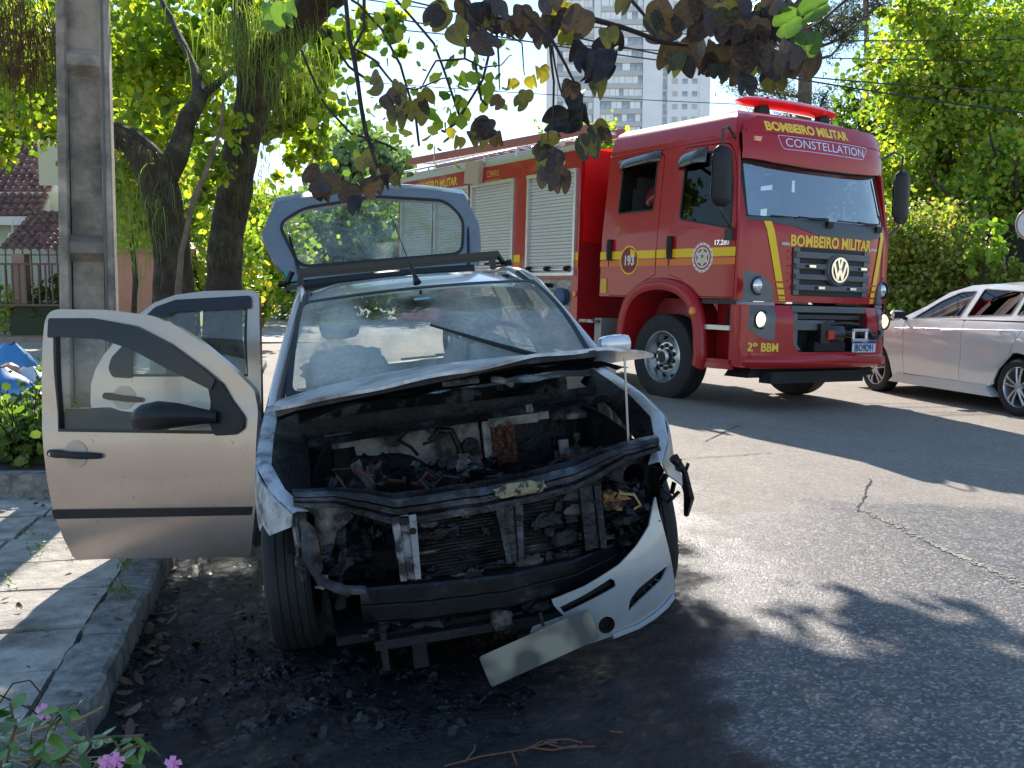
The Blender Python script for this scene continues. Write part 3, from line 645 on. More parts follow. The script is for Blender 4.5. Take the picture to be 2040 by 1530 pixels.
# fenders (left one cleaner outside, right one blistered white)
for s, m_ in ((1, silver2), (-1, peel)):
    top = [(.61, .645), (.5, .71), (.35, .775), (.15, .84), (-.1, .89), (-.33, .925)]
    low = [(-.42, .9), (-.42, .25)]
    o2 = [(.60, .60)]+top+low+[(-.36, .24)]+arch(0, .30, .355, 14, 190, 52 if s < 0 else 20)+([(.31, .575), (.37, .55), (.43, .585), (.48, .555), (.55, .58)] if s < 0 else [(.40, .50), (.52, .54)])
    panel('fender', o2, smap(s), m_, bc, cell=.06, th=.006, label='blistered white right front wing' if s < 0 else 'silver left front wing')
    g = MB(); P = []
    for (x, z) in top: y0 = side_y(x, z, s); P.append([(x, y0-s*.004, z+.001), (x-.002, y0-s*.02, z+.006), (x-.005, y0-s*.055, z), (x-.008, s*.625-.0*s, z-.03), (x-.01, s*.60, z-.06)])
    g.grid([r[:3] for r in P]); obj('fender_flange', g, peel if s < 0 else silver2, bc, 50); g = MB(); g.grid([r[2:] for r in P]); obj('burnt_flange', g, char, bc, 50)
    # inner wing with strut tower
    P = []
    for x in np.linspace(-.35, .62, 14):
        zt = float(np.interp(x, [-.4, .1, .6], [.86, .80, .62])); row = []
        for k_ in range(7):
            z = .2+(zt-.2)*k_/6; b = .10*math.exp(-((x+.02)/.22)**2)*(k_/6)**.5; row.append((x, s*(.60-b-.03*(1-k_/6)), z+.006*noise.noise(Vector((x*9, k_, s)))))
        P.append(row)
    g = MB(); g.grid(P); obj('inner_wing', g, char, bc, 60)
    g = MB(); g.lathe([(.10, -.02), (.10, .0), (.06, .02), (.05, .03), (.001, .03)], (-.05, s*.48, .78), 'z', 18); obj('strut_tower', g, ash, bc)
# broken bracket where the headlamp sat, image right
rg = random.Random(4)
g = MB(); pts = [(.61, .66, .66), (.60, .70, .60), (.57, .72, .50), (.5, .73, .42)]; g.tube(pts, [.02, .012, .02, .01], 6)
for i in range(9): g.box((.55+rg.uniform(-.05, .06), .66+rg.uniform(-.05, .07), .57+rg.uniform(-.09, .08)), (rg.uniform(.01, .05), .006, rg.uniform(.02, .07)), Matrix.Rotation(rg.uniform(-1, 1), 3, 'X'))
obj('torn_bracket', g, char, bc)
# sills, left flank, rear quarter
for s in (1, -1):
    outl = [(-.42, .25), (-.42, .20), (-2.02, .20), (-2.02, .30), (-1.95, .30), (-1.9, .27)] if s < 0 else None
    g = MB(); g.box((-1.2, s*.735, .23), (1.62, .11, .13), taper=.8); obj('sill', g, silver, bc)
q = [(-2.0, .26), (-2.05, .32)]+arch(-2.37, .30, .35, 12, 10, 170)+[(-2.74, .26), (-2.98, .32), (-3.0, .62), (-2.97, .92), (-2.72, .97), (-2.2, .955), (-2.12, .6)]
for s in (1, -1): panel('rear_quarter', q, smap(s), silver, bc, cell=.12, th=.02)
panel('door', rpoly([(-.43, .26), (-1.40, .26), (-1.42, .95), (-.43, .915)], .03), smap(1), silver, bc, cell=.12, th=.03, label='closed left front door')
panel('door', rpoly([(-1.42, .26), (-1.96, .26), (-2.1, .62), (-2.19, .95), (-1.43, .95)], .03), smap(1), silver, bc, cell=.12, th=.03, label='closed left rear door')
def upmap(s): return outw(lambda u, v: (u, s*(.765-(v-.92)*.47), v), (0, s, 0))
wl_ = [(-.5, .93), (-1.38, .955), (-1.40, 1.33), (-1.1, 1.315), (-.95, 1.26)]; panel('window_frame', rpoly([(-.40, .92), (-2.75, .96), (-2.62, 1.2), (-2.3, 1.39), (-1.4, 1.40), (-1.02, 1.345)], .04), upmap(1), silver, bc, holes=[rpoly(wl_, .03), rpoly([(-1.47, .955), (-2.05, .965), (-2.05, 1.33), (-1.48, 1.335)], .03), rpoly([(-2.12, .97), (-2.5, .98), (-2.38, 1.22), (-2.13, 1.31)], .03)], cell=.15, th=.02)
panel('side_glass', [(-.45, .925), (-2.55, .975), (-2.3, 1.33), (-1.1, 1.335)], upmap(1), smoked, bc, th=0, off=-.012, cell=.2)
# floor, firewall, rear
g = MB(); g.box((-1.5, 0, .2), (2.8, 1.4, .04)); g.box((.1, 0, .19), (1.0, 1.15, .03)); obj('floor_pan', g, void, bc)
g = MB(); g.box((-2.95, 0, .52), (.06, 1.38, .5), taper=.97); obj('rear_panel', g, silver, bc)
g = MB(); g.box((-3.05, 0, .42), (.12, 1.5, .2), taper=.95); obj('rear_bumper', g, silver, bc)
# pillars and roof
def line3(a, b, k=8): a, b = Vector(a), Vector(b); return [a.lerp(b, i/k) for i in range(k+1)]
for s in (1, -1):
    A = [(-.30, s*.735, .90), (-.42, s*.715, .965), (-.7, s*.645, 1.16), (-.95, s*.585, 1.315), (-1.12, s*.565, 1.37), (-1.5, s*.563, 1.405), (-2.2, s*.56, 1.405), (-2.7, s*.53, 1.36)]
    g = MB(); g.tube([Vector(p) for p in A], [.026, .026, .026, .027, .025, .022, .022, .025], 8); obj('roof_rail', g, silver, bc, 60)
    g = MB(); g.tube([Vector(p)+Vector((.012, -s*.038, .012)) for p in A[:5]], .012, 6); obj('windscreen_seal', g, seal, bc, 60)
    g = MB(); g.tube([Vector(p)+Vector((-.02, s*.016, -.02)) for p in A[:7]], .011, 6); obj('door_seal', g, seal, bc, 60)
    g = MB(); g.grid([[(-1.39, s*.755, z_[0]), (-1.5, s*.755, z_[0])] if 0 else [(-1.37, s*(.765-(z-.92)*.42), z), (-1.37, s*(.70-(z-.92)*.42), z), (-1.5, s*(.70-(z-.92)*.42), z), (-1.5, s*(.765-(z-.92)*.42), z)] for z in np.linspace(.25, 1.38, 6)]); obj('b_pillar', g, black, bc)
    g = MB(); P = []
    for t in np.linspace(0, 1, 6): z = .95+t*.43; y = .765-(z-.92)*.47; x0 = -2.2-.05*t; x1 = -2.85+.33*t; P.append([(x0, s*(y-.03), z), (x0-.02, s*y, z), (x1, s*y, z), (x1-.02, s*(y-.06), z)])
    g.grid(P)
    if s < 0: obj('c_pillar', g, silver, bc, 50)
P = []
for x in np.linspace(-.93, -2.74, 22):
    t = (x+.93)/-1.81; row = []
    for v in np.linspace(-1, 1, 17):
        hwid = .575 if t < .9 else .575-.25*(t-.9); y = v*hwid
        z = 1.335+.095*math.sin(PI*min(1, .5*t/.45))**1 if t < .45 else 1.43-.02*((t-.45)/.55)**2*1.6
        x2 = x+(.06*(1-v*v)*(1-t)); row.append((x2, y, z-.045*abs(v)**4-.012*v*v+.006*(1 if abs(abs(v)-.62) < .05 and t > .05 else 0)))
    P.append(row)
g = MB(); g.grid(P); roof = obj('roof', g, mat('roof_paint', (.52, .5, .48), .26, .5, var=.12, vs=6, coat=.6), bc, 60)
# windscreen
def wsmap(u, v): # u -1..1 across, v 0..1 up
    y = u*(.672-.10*v); c = 1-u*u; x = -.29+.13*c+v*(-.66-.07*c)+.05*math.sin(PI*v); z = .94+v*.395+.02*c*v+.035*math.sin(PI*v)
    return (x, y, z)
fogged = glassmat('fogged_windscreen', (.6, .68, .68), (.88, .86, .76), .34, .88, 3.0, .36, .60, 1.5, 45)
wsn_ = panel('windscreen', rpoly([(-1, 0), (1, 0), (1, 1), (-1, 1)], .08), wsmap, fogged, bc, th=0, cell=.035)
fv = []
for v_ in wsn_.data.vertices:                   # condensation and extinguisher powder; ellipses paint in the pale seat shape and reflections
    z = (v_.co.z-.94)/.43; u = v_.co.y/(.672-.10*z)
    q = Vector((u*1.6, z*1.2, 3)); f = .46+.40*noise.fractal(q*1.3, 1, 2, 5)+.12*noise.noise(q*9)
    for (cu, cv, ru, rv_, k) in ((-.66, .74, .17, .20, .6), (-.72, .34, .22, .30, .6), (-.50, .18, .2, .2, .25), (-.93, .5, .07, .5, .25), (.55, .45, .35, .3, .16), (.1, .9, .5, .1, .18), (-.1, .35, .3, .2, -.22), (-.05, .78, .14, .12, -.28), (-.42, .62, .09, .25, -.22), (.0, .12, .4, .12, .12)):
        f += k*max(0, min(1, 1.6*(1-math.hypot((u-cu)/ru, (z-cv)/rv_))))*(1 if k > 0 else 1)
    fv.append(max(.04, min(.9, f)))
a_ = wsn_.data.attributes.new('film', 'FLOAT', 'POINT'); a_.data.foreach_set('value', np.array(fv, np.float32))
panel('windscreen_band', [(-1, 0), (1, 0), (1, 1), (-1, 1)], wsmap, seal, bc, holes=[rpoly([(-.965, .05), (.965, .05), (.965, .965), (-.965, .965)], .07)], th=.004, off=.003, cell=.12)
g = MB(); wp_ = [Vector(wsmap(u, v))+Vector((.012, 0, .012)) for u, v in ((.80, -.02), (.72, .05), (.35, .24), (-.04, .47))]; g.tube(wp_, [.012, .012, .010, .005], 6)
obj('wiper', g, black, bc)
g = MB(); p = Vector(wsmap(-.02, .86)); g.box(p+Vector((-.06, 0, -.03)), (.03, .23, .075), Matrix.Rotation(.1, 3, 'X')); g.tube([p+Vector((-.02, 0, .02)), p+Vector((-.05, 0, -.01))], .008, 6); obj('rear_view_mirror', g, black, bc)
panel('sticker', [(-.09, .80), (.03, .80), (.03, .83), (-.09, .83)], wsmap, mat('sticker_teal', (.25, .4, .38), .5), bc, th=.001, off=.002, cell=0)
# antenna and roof bar
g = MB(); b_ = Vector((-1.0, 0, 1.375)); g.tube([b_, b_+Vector((-.02, -.005, .03)), b_+Vector((-.07, -.02, .10))], [.022, .012, .006], 8); g.tube([b_+Vector((-.07, -.02, .10)), b_+Vector((-.22, -.075, .36))], [.003, .002], 5); obj('antenna', g, black, bc)
rk = obj('roof_bar', (lambda g: (g.box((-2.0, .02, 1.515), (.055, 1.18, .035)), g.box((-2.0, .02, 1.488), (.03, 1.16, .02)), g)[2])(MB()), mat('bar_black', (.012, .012, .013), .35, .2), bc, loc=(0, 0, 0))
for s in (1, -1):
    g = MB(); g.tube([(-2.0, s*.60, 1.52), (-2.0, s*.635, 1.46), (-2.0, s*.645, 1.40)], .016, 4); g.box((-2.0, s*.60, 1.43), (.07, .08, .03)); g.lathe([(.001, .0), (.022, .0), (.022, .03), (.001, .032)], (-1.96, s*.56, 1.46), 'x', 10); g.tube([(-2.0, s*.52, 1.46), (-2.0, s*.66, 1.455)], .007, 5); g.lathe([(.001, 0), (.02, 0), (.02, .03), (.001, .03)], (-2.0, s*.655, 1.455), 'y', 10, s); obj('bar_foot', g, MATS['bar_black'], rk)
# tailgate, raised
ht = [(-.60, 1.455), (-.70, 1.60), (-.775, 1.80), (-.70, 1.955), (-.66, 2.015), (-.3, 2.055), (0, 2.065), (.3, 2.04), (.60, 1.97), (.665, 1.76), (.655, 1.62), (.62, 1.475)]
hg = rpoly([(-.55, 1.585), (-.65, 1.865), (-.48, 1.955), (0, 2.0), (.46, 1.93), (.56, 1.80), (.52, 1.575)], .06)
def hmap(u, v): return (-2.76-.30*(v-1.45)-.10*(1-(u/.7)**2), u, v)
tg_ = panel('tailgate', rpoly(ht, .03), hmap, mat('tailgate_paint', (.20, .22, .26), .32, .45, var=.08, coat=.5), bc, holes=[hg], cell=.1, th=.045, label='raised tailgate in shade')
panel('tailgate_glass', hg, hmap, glassmat('tailgate_glass_mat', (.62, .72, .70), (.42, .5, .48), .1, .4, 5, .4, .62, 1.5, 60, .03), tg_, th=0, off=-.012, cell=.12)
ringpanel('glass_seal', hg, -.018, hmap, seal, tg_, .012, .008)
g = MB(); P = []
for u, z0 in ((-.70, 1.955), (-.67, 2.01), (-.45, 2.04), (-.15, 2.062), (.15, 2.055), (.4, 2.015), (.60, 1.97), (.63, 1.92)):
    x, y, z = hmap(u, z0); P.append([(x, y, z), (x-.06, y, z+.035), (x-.22, y*.98, z+.06), (x-.42, y*.94, z+.04), (x-.43, y*.92, z-.0)])
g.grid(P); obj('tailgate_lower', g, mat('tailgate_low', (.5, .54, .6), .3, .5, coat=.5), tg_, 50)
panel('tailgate_patch', [(-.645, 1.47), (-.60, 1.46), (-.615, 1.545), (-.665, 1.56)], hmap, mat('green_patch', (.02, .3, .22), .5), tg_, th=.002, off=.006, cell=0)
for s in (1, -1): g = MB(); g.tube([(-2.72, s*.53, 1.36), (-2.9, s*.60, 1.78)], .009, 6); obj('gas_strut', g, black, bc)
g = MB(); g.tube([(-2.74, y, 1.44+.02*math.cos(y*2)) for y in np.linspace(-.55, .58, 9)], .035, 8); obj('tailgate_hinge_cover', g, seal, bc)
# hood, warped and popped, on its prop
def hoodz(x, y):
    t = (x+.2)/.75
    z = 1.03+.012*t-.075*(abs(y)/.7)**2*(1-.4*t)+.012*t*max(0, 1-abs(y-.2)/.6)-.03*t*max(0, -y/.7)+.07*t*max(0, y/.7)
    return z+.006*noise.noise(Vector((x*5, y*5, 0)))*t*2
def hoodmap(u, v): # u = y, v = x
    return (v, u, hoodz(v, u))
outw(hoodmap, (0, 0, 1))
ho = [(-.70, -.16), (-.71, .17), (-.62, .33), (-.45, .44), (-.36, .475), (-.15, .53), (.15, .54), (.35, .50), (.52, .40), (.66, .27), (.79, .12), (.74, .0), (.70, -.16), (.4, -.11), (0, -.08), (-.4, -.11)]
hd = panel('hood', ho, hoodmap, hoodm, bc, cell=.05, th=.012)
P = []; g = MB()
edge = [(-.70, .17), (-.62, .32), (-.45, .43), (-.36, .465), (-.15, .52), (.15, .53), (.35, .49), (.46, .44)]
for (y, x) in edge:
    z = hoodz(x, y); j = rg.uniform(0, .025); P.append([(x, y, z-.008), (x+.004, y, z-.022-j*.6), (x-.06, y, z-.036-j), (x-.10, y, z-.03)])
g.grid(P); obj('hood_underframe', g, char, hd, 50)
P = []
for y in np.linspace(-.62, .62, 30):
    row = []
    for x in np.linspace(-.1, .42-.5*max(0, abs(y)-.42), 14): row.append((x, y, hoodz(x, y)-.045-.035*abs(noise.noise(Vector((x*7, y*7, 3))))-.05*max(0, noise.noise(Vector((x*3, y*4, 9))))))
    P.append(row)
g = MB(); g.grid(P); obj('hood_liner', g, char, hd, 0)
g = MB(); g.tube([(.50, .53, .655), (.505, .545, 1.02)], .0045, 6); obj('prop_rod', g, mat('rod_steel', (.4, .4, .42), .35, .9), bc)
g = MB(); g.box((.47, -.05, 1.015), (.06, .13, .02), Matrix.Rotation(.5, 3, 'Y')); g.tube([(.5, .06, 1.0), (.48, .11, .985), (.5, .13, .97)], .012, 5); obj('hood_latch', g, ash, hd)
# engine bay
g = MB(); P = []
for y in np.linspace(-.60, .60, 20): P.append([(-.06+.02*noise.noise(Vector((y*6, z*6, 2)))+.03*math.sin(y*7), y, z) for z in np.linspace(.25, .87, 10)])
g.grid(P); obj('firewall', g, char, bc, 50)
def fw(u, v): return (.0+.02*math.sin(u*9), u, v)
panel('heat_shield', [(-.43, .80), (.07, .80), (.08, .50), (-.10, .50)]+arch(-.30, .50, .21, 8, 0, 100)[:]+[(-.42, .72)], fw, ash, bc, cell=.05, th=.006)
g = MB(); g.tube([(.02, y, z) for y, z in ((-.13, .74), (-.09, .78), (-.04, .77), (-.015, .70), (-.01, .6))], .012, 6); obj('shield_rib', g, char, bc)
for y, z in ((-.27, .77), (.03, .70)): g = MB(); g.lathe([(.001, .02), (.033, .02), (.036, 0)], (.015, y, z), 'x', 12); obj('grommet', g, char, bc)
P = []
for y in np.linspace(-.60, .60, 26): P.append([(.0, y, .80+.03*y+.006*noise.noise(Vector((y*9, 0, 0)))), (.03, y, .825+.03*y), (.065+.01*noise.noise(Vector((y*8, 4, 0))), y, .828+.03*y), (.08, y, .80+.03*y)])
g = MB(); g.grid(P); obj('cowl_lip', g, beamm, bc, 40)
g = MB(); g.box((.06, .155, .685), (.03, .10, .20)); 
for i in range(70): g.box((.08+rg.uniform(0, .02), .155+rg.uniform(-.045, .045), .69+rg.uniform(-.1, .09)), (.012, rg.uniform(.006, .018), rg.uniform(.006, .016)), Matrix.Rotation(rg.uniform(-1, 1), 3, 'X'))
obj('heater_core', g, rust, bc, 0)
g = MB(); g.box((.07, .20, .79), (.03, .20, .035)); g.box((.07, .09, .70), (.03, .03, .2)); obj('core_bracket', g, ash, bc)
for (x, y, z, a, b) in ((.1, .43, .605, .075, .06), (.05, .30, .80, .05, .03)):
    g = MB(); g.box((x, y, z), (.03, a*2, b*1.5)); g.box((x+.02, y-a*.6, z+b), (.02, a*.5, b)); g.lathe([(.001, .03), (.012, .03), (.012, 0)], (x, y-a*.5, z+b*.8), 'x', 8); obj('burnt_bracket', g, ash, bc)
def lump(name, c, d, m, seed=0, n=12, am=.35, parent=bc):
    g = MB(); P = []
    for i in range(n+1):
        th = PI*i/n; row = []
        for j in range(n*2):
            ph = 2*PI*j/(n*2); v = Vector((math.sin(th)*math.cos(ph), math.sin(th)*math.sin(ph), math.cos(th)))
            k = max(abs(v.x), abs(v.y), abs(v.z)); v2 = v/(k**.55); r1 = 1+am*noise.fractal(v*2.3+Vector((seed, 0, 0)), 1, 2, 4); row.append((c[0]+v2.x*d[0]*r1, c[1]+v2.y*d[1]*r1, c[2]+v2.z*d[2]*r1))
        row.append(row[0]); P.append(row)
    g.grid(P); return obj(name, g, m, parent, 25)
lump('engine_block', (.2, .12, .42), (.17, .30, .14), char, 1, 18, .45); lump('engine_head', (.18, .15, .56), (.12, .24, .06), char, 2, 16, .5)
lump('gearbox', (.22, -.33, .36), (.15, .17, .12), char, 3, 14, .4); lump('battery_remains', (.28, -.45, .56), (.10, .09, .06), char, 5, 12, .5)
lump('airbox_remains', (.3, .45, .55), (.10, .10, .06), char, 8, 12, .6); lump('melted_tank', (.42, -.52, .5), (.05, .08, .09), char, 9, 12, .5)
lump('starter_remains', (.60, .10, .345), (.05, .05, .045), mat('motor_ash', (.09, .08, .075), .7, .2, var=.4, vs=20, bump=1, bs=40), 12, 12, .35)
lump('horn_remains', (.66, -.02, .20), (.04, .035, .035), MATS['motor_ash'], 14, 10, .3)
wires = mat('copper_wire', (.13, .04, .02), .6, .3); 
for k in range(34):
    y = rg.uniform(-.56, .56); p = Vector((rg.uniform(.0, .5), y, rg.uniform(.5, .72))); P = [p]
    for i in range(6): p = p+Vector((rg.uniform(-.05, .07), rg.uniform(-.08, .08), rg.uniform(-.06, .035))); P.append(p)
    g = MB(); g.tube(P, rg.choice((.003, .004, .007)), 5); obj('burnt_cable', g, wires if k % 6 == 0 else (palem if k % 7 == 1 else char), bc)
for k in range(26):
    lump('bay_debris', (rg.uniform(.1, .56), rg.uniform(-.55, .55), rg.uniform(.3, .56)), (rg.uniform(.02, .06), rg.uniform(.02, .07), rg.uniform(.015, .04)), rg.choice((char, char, char, ash, MATS['motor_ash'])), k+20, 7, .7)
def crumple(name, c, a, b, rot, m, seed):
    g = MB(); P = []
    for i in range(9): P.append([tuple(Vector(c)+rot @ Vector(((i/8-.5)*a, (j/6-.5)*b*(1+.3*noise.noise(Vector((i*.6, seed, 0)))), .035*noise.fractal(Vector((i*.35+seed, j*.45, seed)), 1, 2, 3)))) for j in range(7)])
    g.grid(P); return obj(name, g, m, bc, 25)
import mathutils
for k in range(64):
    rot = mathutils.Euler((rg.uniform(-1.5, 1.5), rg.uniform(-1.5, 1.5), rg.uniform(0, 3))).to_matrix()
    crumple('burnt_scrap', (rg.uniform(.02, .58), rg.uniform(-.58, .58), rg.uniform(.36, .68)), rg.uniform(.05, .17), rg.uniform(.03, .09), rot, rg.choice((char, char, char, beamm, ash, MATS['motor_ash'])), k*3.1)
for k in range(18):
    rot = mathutils.Euler((rg.uniform(-1.5, 1.5), rg.uniform(-1.5, 1.5), rg.uniform(0, 3))).to_matrix()
    crumple('burnt_scrap', (.58+rg.uniform(-.05, .06), rg.choice((rg.uniform(-.62, -.36), rg.uniform(.4, .6))), rg.uniform(.3, .6)), rg.uniform(.04, .12), rg.uniform(.02, .07), rot, rg.choice((char, char, beamm, ash)), 200+k*3.1)
# front structure
def beam(name, path, prof, m, parent, sub=6):
    P = []
    for (a, b) in zip(path, path[1:]):
        for i in range(sub):
            t = i/sub; c = [a[k]*(1-t)+b[k]*t for k in range(5)]; j = .004*noise.noise(Vector((c[0]*20, c[1]*20, c[2]*20)))
            P.append([(c[0]+px*c[3]+j, c[1], c[2]+pz*c[4]+j) for px, pz in prof])
    c = path[-1]; P.append([(c[0]+px*c[3], c[1], c[2]+pz*c[4]) for px, pz in prof]); P = [r+[r[0]] for r in P]
    g = MB(); g.grid(P); return obj(name, g, m, parent, 30)
cprof = [(-.5, .3), (-.3, .5), (.1, .5), (.35, .42), (.42, .15), (.3, .05), (.3, -.15), (.5, -.25), (.5, -.5), (.25, -.5), (.2, -.35), (-.5, -.3)]
beam('upper_crossmember', [(.56, -.66, .69, .07, .05), (.58, -.52, .675, .08, .06), (.60, -.42, .645, .10, .085), (.61, -.33, .615, .11, .095), (.62, 0, .62, .11, .09), (.61, .28, .645, .11, .09), (.60, .36, .665, .10, .085), (.58, .48, .70, .08, .055), (.56, .62, .712, .07, .05)], cprof, beamm, bc, 9)
lump('latch_plate', (.665, .085, .635), (.012, .085, .022), mat('latch_ochre', (.3, .25, .16), .6, .3, col2=(.04, .04, .04), lo=.5, hi=.56, ms=30, bump=1, bs=60), 33, 14, .25)
for (y0, w0, w1, z0, z1, m_) in ((-.31, .085, .07, .60, .385, palem), (.045, .10, .06, .59, .39, beamm), (.33, .075, .08, .61, .395, beamm)):
    P = []
    for t in np.linspace(0, 1, 7):
        z = z0+(z1-z0)*t; w_ = (w0+(w1-w0)*t)/2; x = .66+.012*t
        P.append([(x-.02, y0-w_, z), (x+.008, y0-w_*.96, z), (x+.01, y0-w_*.4, z), (x-.004, y0-w_*.3, z), (x-.004, y0+w_*.3, z), (x+.01, y0+w_*.4, z), (x+.008, y0+w_*.96, z), (x-.02, y0+w_, z)])
    g = MB(); g.grid(P); b = obj('support_bracket', g, m_, bc, 20)
    for dz in (.25, .8): g = MB(); g.lathe([(.012, .0), (.012, .004), (.001, .004)], (.672, y0+w0*.28, z0+(z1-z0)*dz), 'x', 10); obj('bolt_hole', g, void, b)
g = MB(); g.box((.585, .03, .44), (.03, .72, .34)); rad = obj('radiator', g, char, bc, 0)
g = MB()
for i in range(26):
    z = .30+i*.0115; P = []
    for y in np.linspace(-.30, .36, 24): P.append([(.602, y, z+.006*noise.noise(Vector((y*9, z*30, 0)))), (.612+.016*noise.noise(Vector((y*12, z*50, 4))), y, z+.002+.008*noise.noise(Vector((y*7, z*30, 0)))), (.602, y, z+.004)])
    g.grid(P)
tag(obj('radiator_fins', g, mat('fin_metal', (.10, .095, .09), .4, .7, col2=(.02, .02, .02), lo=.45, hi=.6, ms=9), rad, 0), kind='stuff')
beam('lower_crossmember', [(.60, -.48, .31, .07, .12), (.64, -.30, .305, .08, .125), (.66, 0, .30, .08, .115), (.65, .25, .32, .07, .10), (.6, .45, .36, .06, .08)], [(-.5, .5), (.42, .5), (.5, .42), (.5, .05), (.44, 0), (.5, -.05), (.5, -.42), (.42, -.5), (-.5, -.5)], mat('sooty_beam', (.010, .011, .014), .34, .5, col2=(.07, .07, .08), lo=.58, hi=.75, ms=5, bump=.25, bs=12, rv=.1), bc, 12)
for (y, z, r_) in ((-.10, .335, .034), (-.34, .29, .012), (.12, .34, .02)):
    g = MB(); g.lathe([(r_*1.25, -.004), (r_*1.15, .006), (r_, .006), (r_*.95, -.002)], (.672+.0*y, y, z), 'x', 16); g.lathe([(r_, .001), (.001, .001)], (.672, y, z), 'x', 16); obj('access_hole', g, void, bc)
for k in range(34): lump('melted_trim', (.618+rg.uniform(-.005, .02), rg.uniform(-.30, .36), rg.uniform(.30, .58)), (.012, rg.uniform(.012, .05), rg.uniform(.008, .028)), rg.choice((char, char, MATS['motor_ash'], MATS['sooty_beam'])), k+300, 6, .8)
# left-hand lamp pocket panel and hanging arm
def lp(u, v): return (.575-.25*max(0, -u-.5), u, v)
panel('lamp_pocket', [(-.655, .655), (-.50, .655), (-.47, .60), (-.53, .555), (-.56, .47), (-.60, .42), (-.64, .47), (-.65, .56)], lp, ash, bc, cell=.04, th=.006)
panel('lamp_pocket', [(.44, .66), (.60, .69), (.62, .60), (.60, .48), (.50, .40), (.44, .42)], lambda u, v: (.555-.25*max(0, u-.5), u, v), char, bc, holes=[circ(.53, .60, .045, 12)], cell=.04, th=.006)
g = MB(); g.tube([(.62, -.635, .60), (.64, -.64, .50), (.66, -.60, .42), (.68, -.53, .385), (.68, -.46, .375)], [.012, .014, .018, .02, .016], 6, flat=.5); obj('hanging_arm', g, beamm, bc)
g = MB(); g.tube([(.5, -.66, .66), (.55, -.665, .58), (.56, -.66, .46), (.53, -.66, .40)], [.014, .01, .012, .008], 5); g.box((.56, -.665, .475), (.02, .03, .03)); obj('torn_edge', g, palem, bc)
lump('orange_clump', (.58, .435, .535), (.03, .05, .03), mat('orange_melt', (.32, .14, .05), .7, var=.4, vs=20, bump=1, bs=40, col2=(.05, .03, .02), lo=.5, hi=.6, ms=18), 60, 12, .6)
g = MB(); g.tube([(.60, .44, .56), (.62, .50, .55), (.62, .52, .51), (.60, .49, .49)], .005, 5); obj('yellow_wire', g, mat('yellow_wire_mat', (.4, .28, .1), .6), bc)
for k in range(16): lump('melted_trim', (.56+rg.uniform(-.05, .08), rg.uniform(.36, .58), rg.uniform(.34, .52)), (.03, rg.uniform(.02, .05), rg.uniform(.012, .03)), char, k+70, 7, .7)
for k in range(10): lump('melted_trim', (.60+rg.uniform(-.05, .05), rg.uniform(-.5, .4), rg.uniform(.18, .26)), (.03, rg.uniform(.03, .07), rg.uniform(.012, .03)), char, k+90, 7, .7)
g = MB(); g.box((.52, -.42, .18), (.25, .02, .2)); g.box((.35, .0, .17), (.6, .9, .03)); g.box((.58, -.30, .13), (.02, .05, .16)); g.tube([(.0, -.6, .28), (.0, .6, .28)], .03, 8); obj('subframe', g, mat('sooty_black', (.008, .008, .009), .7, bump=1, bs=30), bc)
# bumper cover, torn off on one side and hanging
def bx(y): return .80-.40*abs(min(abs(y), .8)/.8)**3
def bmap(u, v): return (bx(u)+.03*math.sin(min(1, max(0, (v-.1)/.4))*PI), u, v)
bo = [(.565, .54), (.52, .455), (.454, .405), (.377, .361), (.241, .316), (.125, .292), (.131, .270), (.162, .228), (.057, .209), (.017, .14), (.05, .10), (.18, .105), (.343, .118), (.43, .122), (.502, .134), (.56, .150), (.608, .175), (.612, .235), (.592, .37), (.575, .47)]
slot = [(.150, .262), (.238, .288), (.335, .322), (.352, .312), (.354, .292), (.345, .288), (.25, .262), (.165, .238)]
fog = rpoly([(.588, .30), (.555, .262), (.44, .215), (.395, .186), (.405, .232), (.444, .262), (.515, .285)], .015)
bp = panel('bumper', bo, bmap, mat('bumper_paint', (.36, .38, .41), .3, .35, col2=(.16, .15, .15), lo=.60, hi=.74, ms=6, var=.1, coat=.6), bc, holes=[slot, fog, circ(.31, .165, .030, 14)], cell=.03, th=.006, label='silver bumper half torn loose and hanging')
panel('fog_recess', fog, bmap, black, bp, th=0, off=-.022, cell=.05)
g = MB()
for i in range(5):
    t = i/5; g.tube([Vector(bmap(.42+.15*t, .195+.075*t))+Vector((-.008, 0, 0)), Vector(bmap(.41+.13*t, .235+.04*t))+Vector((-.008, 0, 0))], .003, 4)
obj('fog_grille', g, black, bp); g = MB(); g.lathe([(.03, .0), (.02, -.03), (.001, -.03)], bmap(.31, .165), 'x', 14); obj('tow_eye_hole', g, void, bp)
panel('slot_inner', slot, bmap, void, bp, th=0, off=-.03, cell=.1)
g = MB(); g.tube([Vector(bmap(u, z)) + Vector((.008, 0, 0)) for u, z in ((.33, .118), (.43, .124), (.50, .137), (.56, .155), (.60, .176))], .009, 6); obj('bumper_lip', g, MATS['bumper_paint'], bp)
def plm(u, v): # plate plane: u along, v up
    a = Vector((.85, -.105, .045)); e = Vector((.015, .378, .107)).normalized(); f = Vector((.12, -.1, 1)); f = (f-e*f.dot(e)).normalized()
    return tuple(a+e*u+f*v)
pm = bpy.data.materials.new('blank_plate'); pm.use_nodes = True; n, l = nodes(pm); b = n['Principled BSDF']
tc = n.new('ShaderNodeTexCoord'); t = n.new('ShaderNodeTexNoise'); t.inputs['Scale'].default_value = 9; t.inputs['Detail'].default_value = 1; l.new(tc.outputs['Object'], t.inputs[0]); rr_ = n.new('ShaderNodeValToRGB')
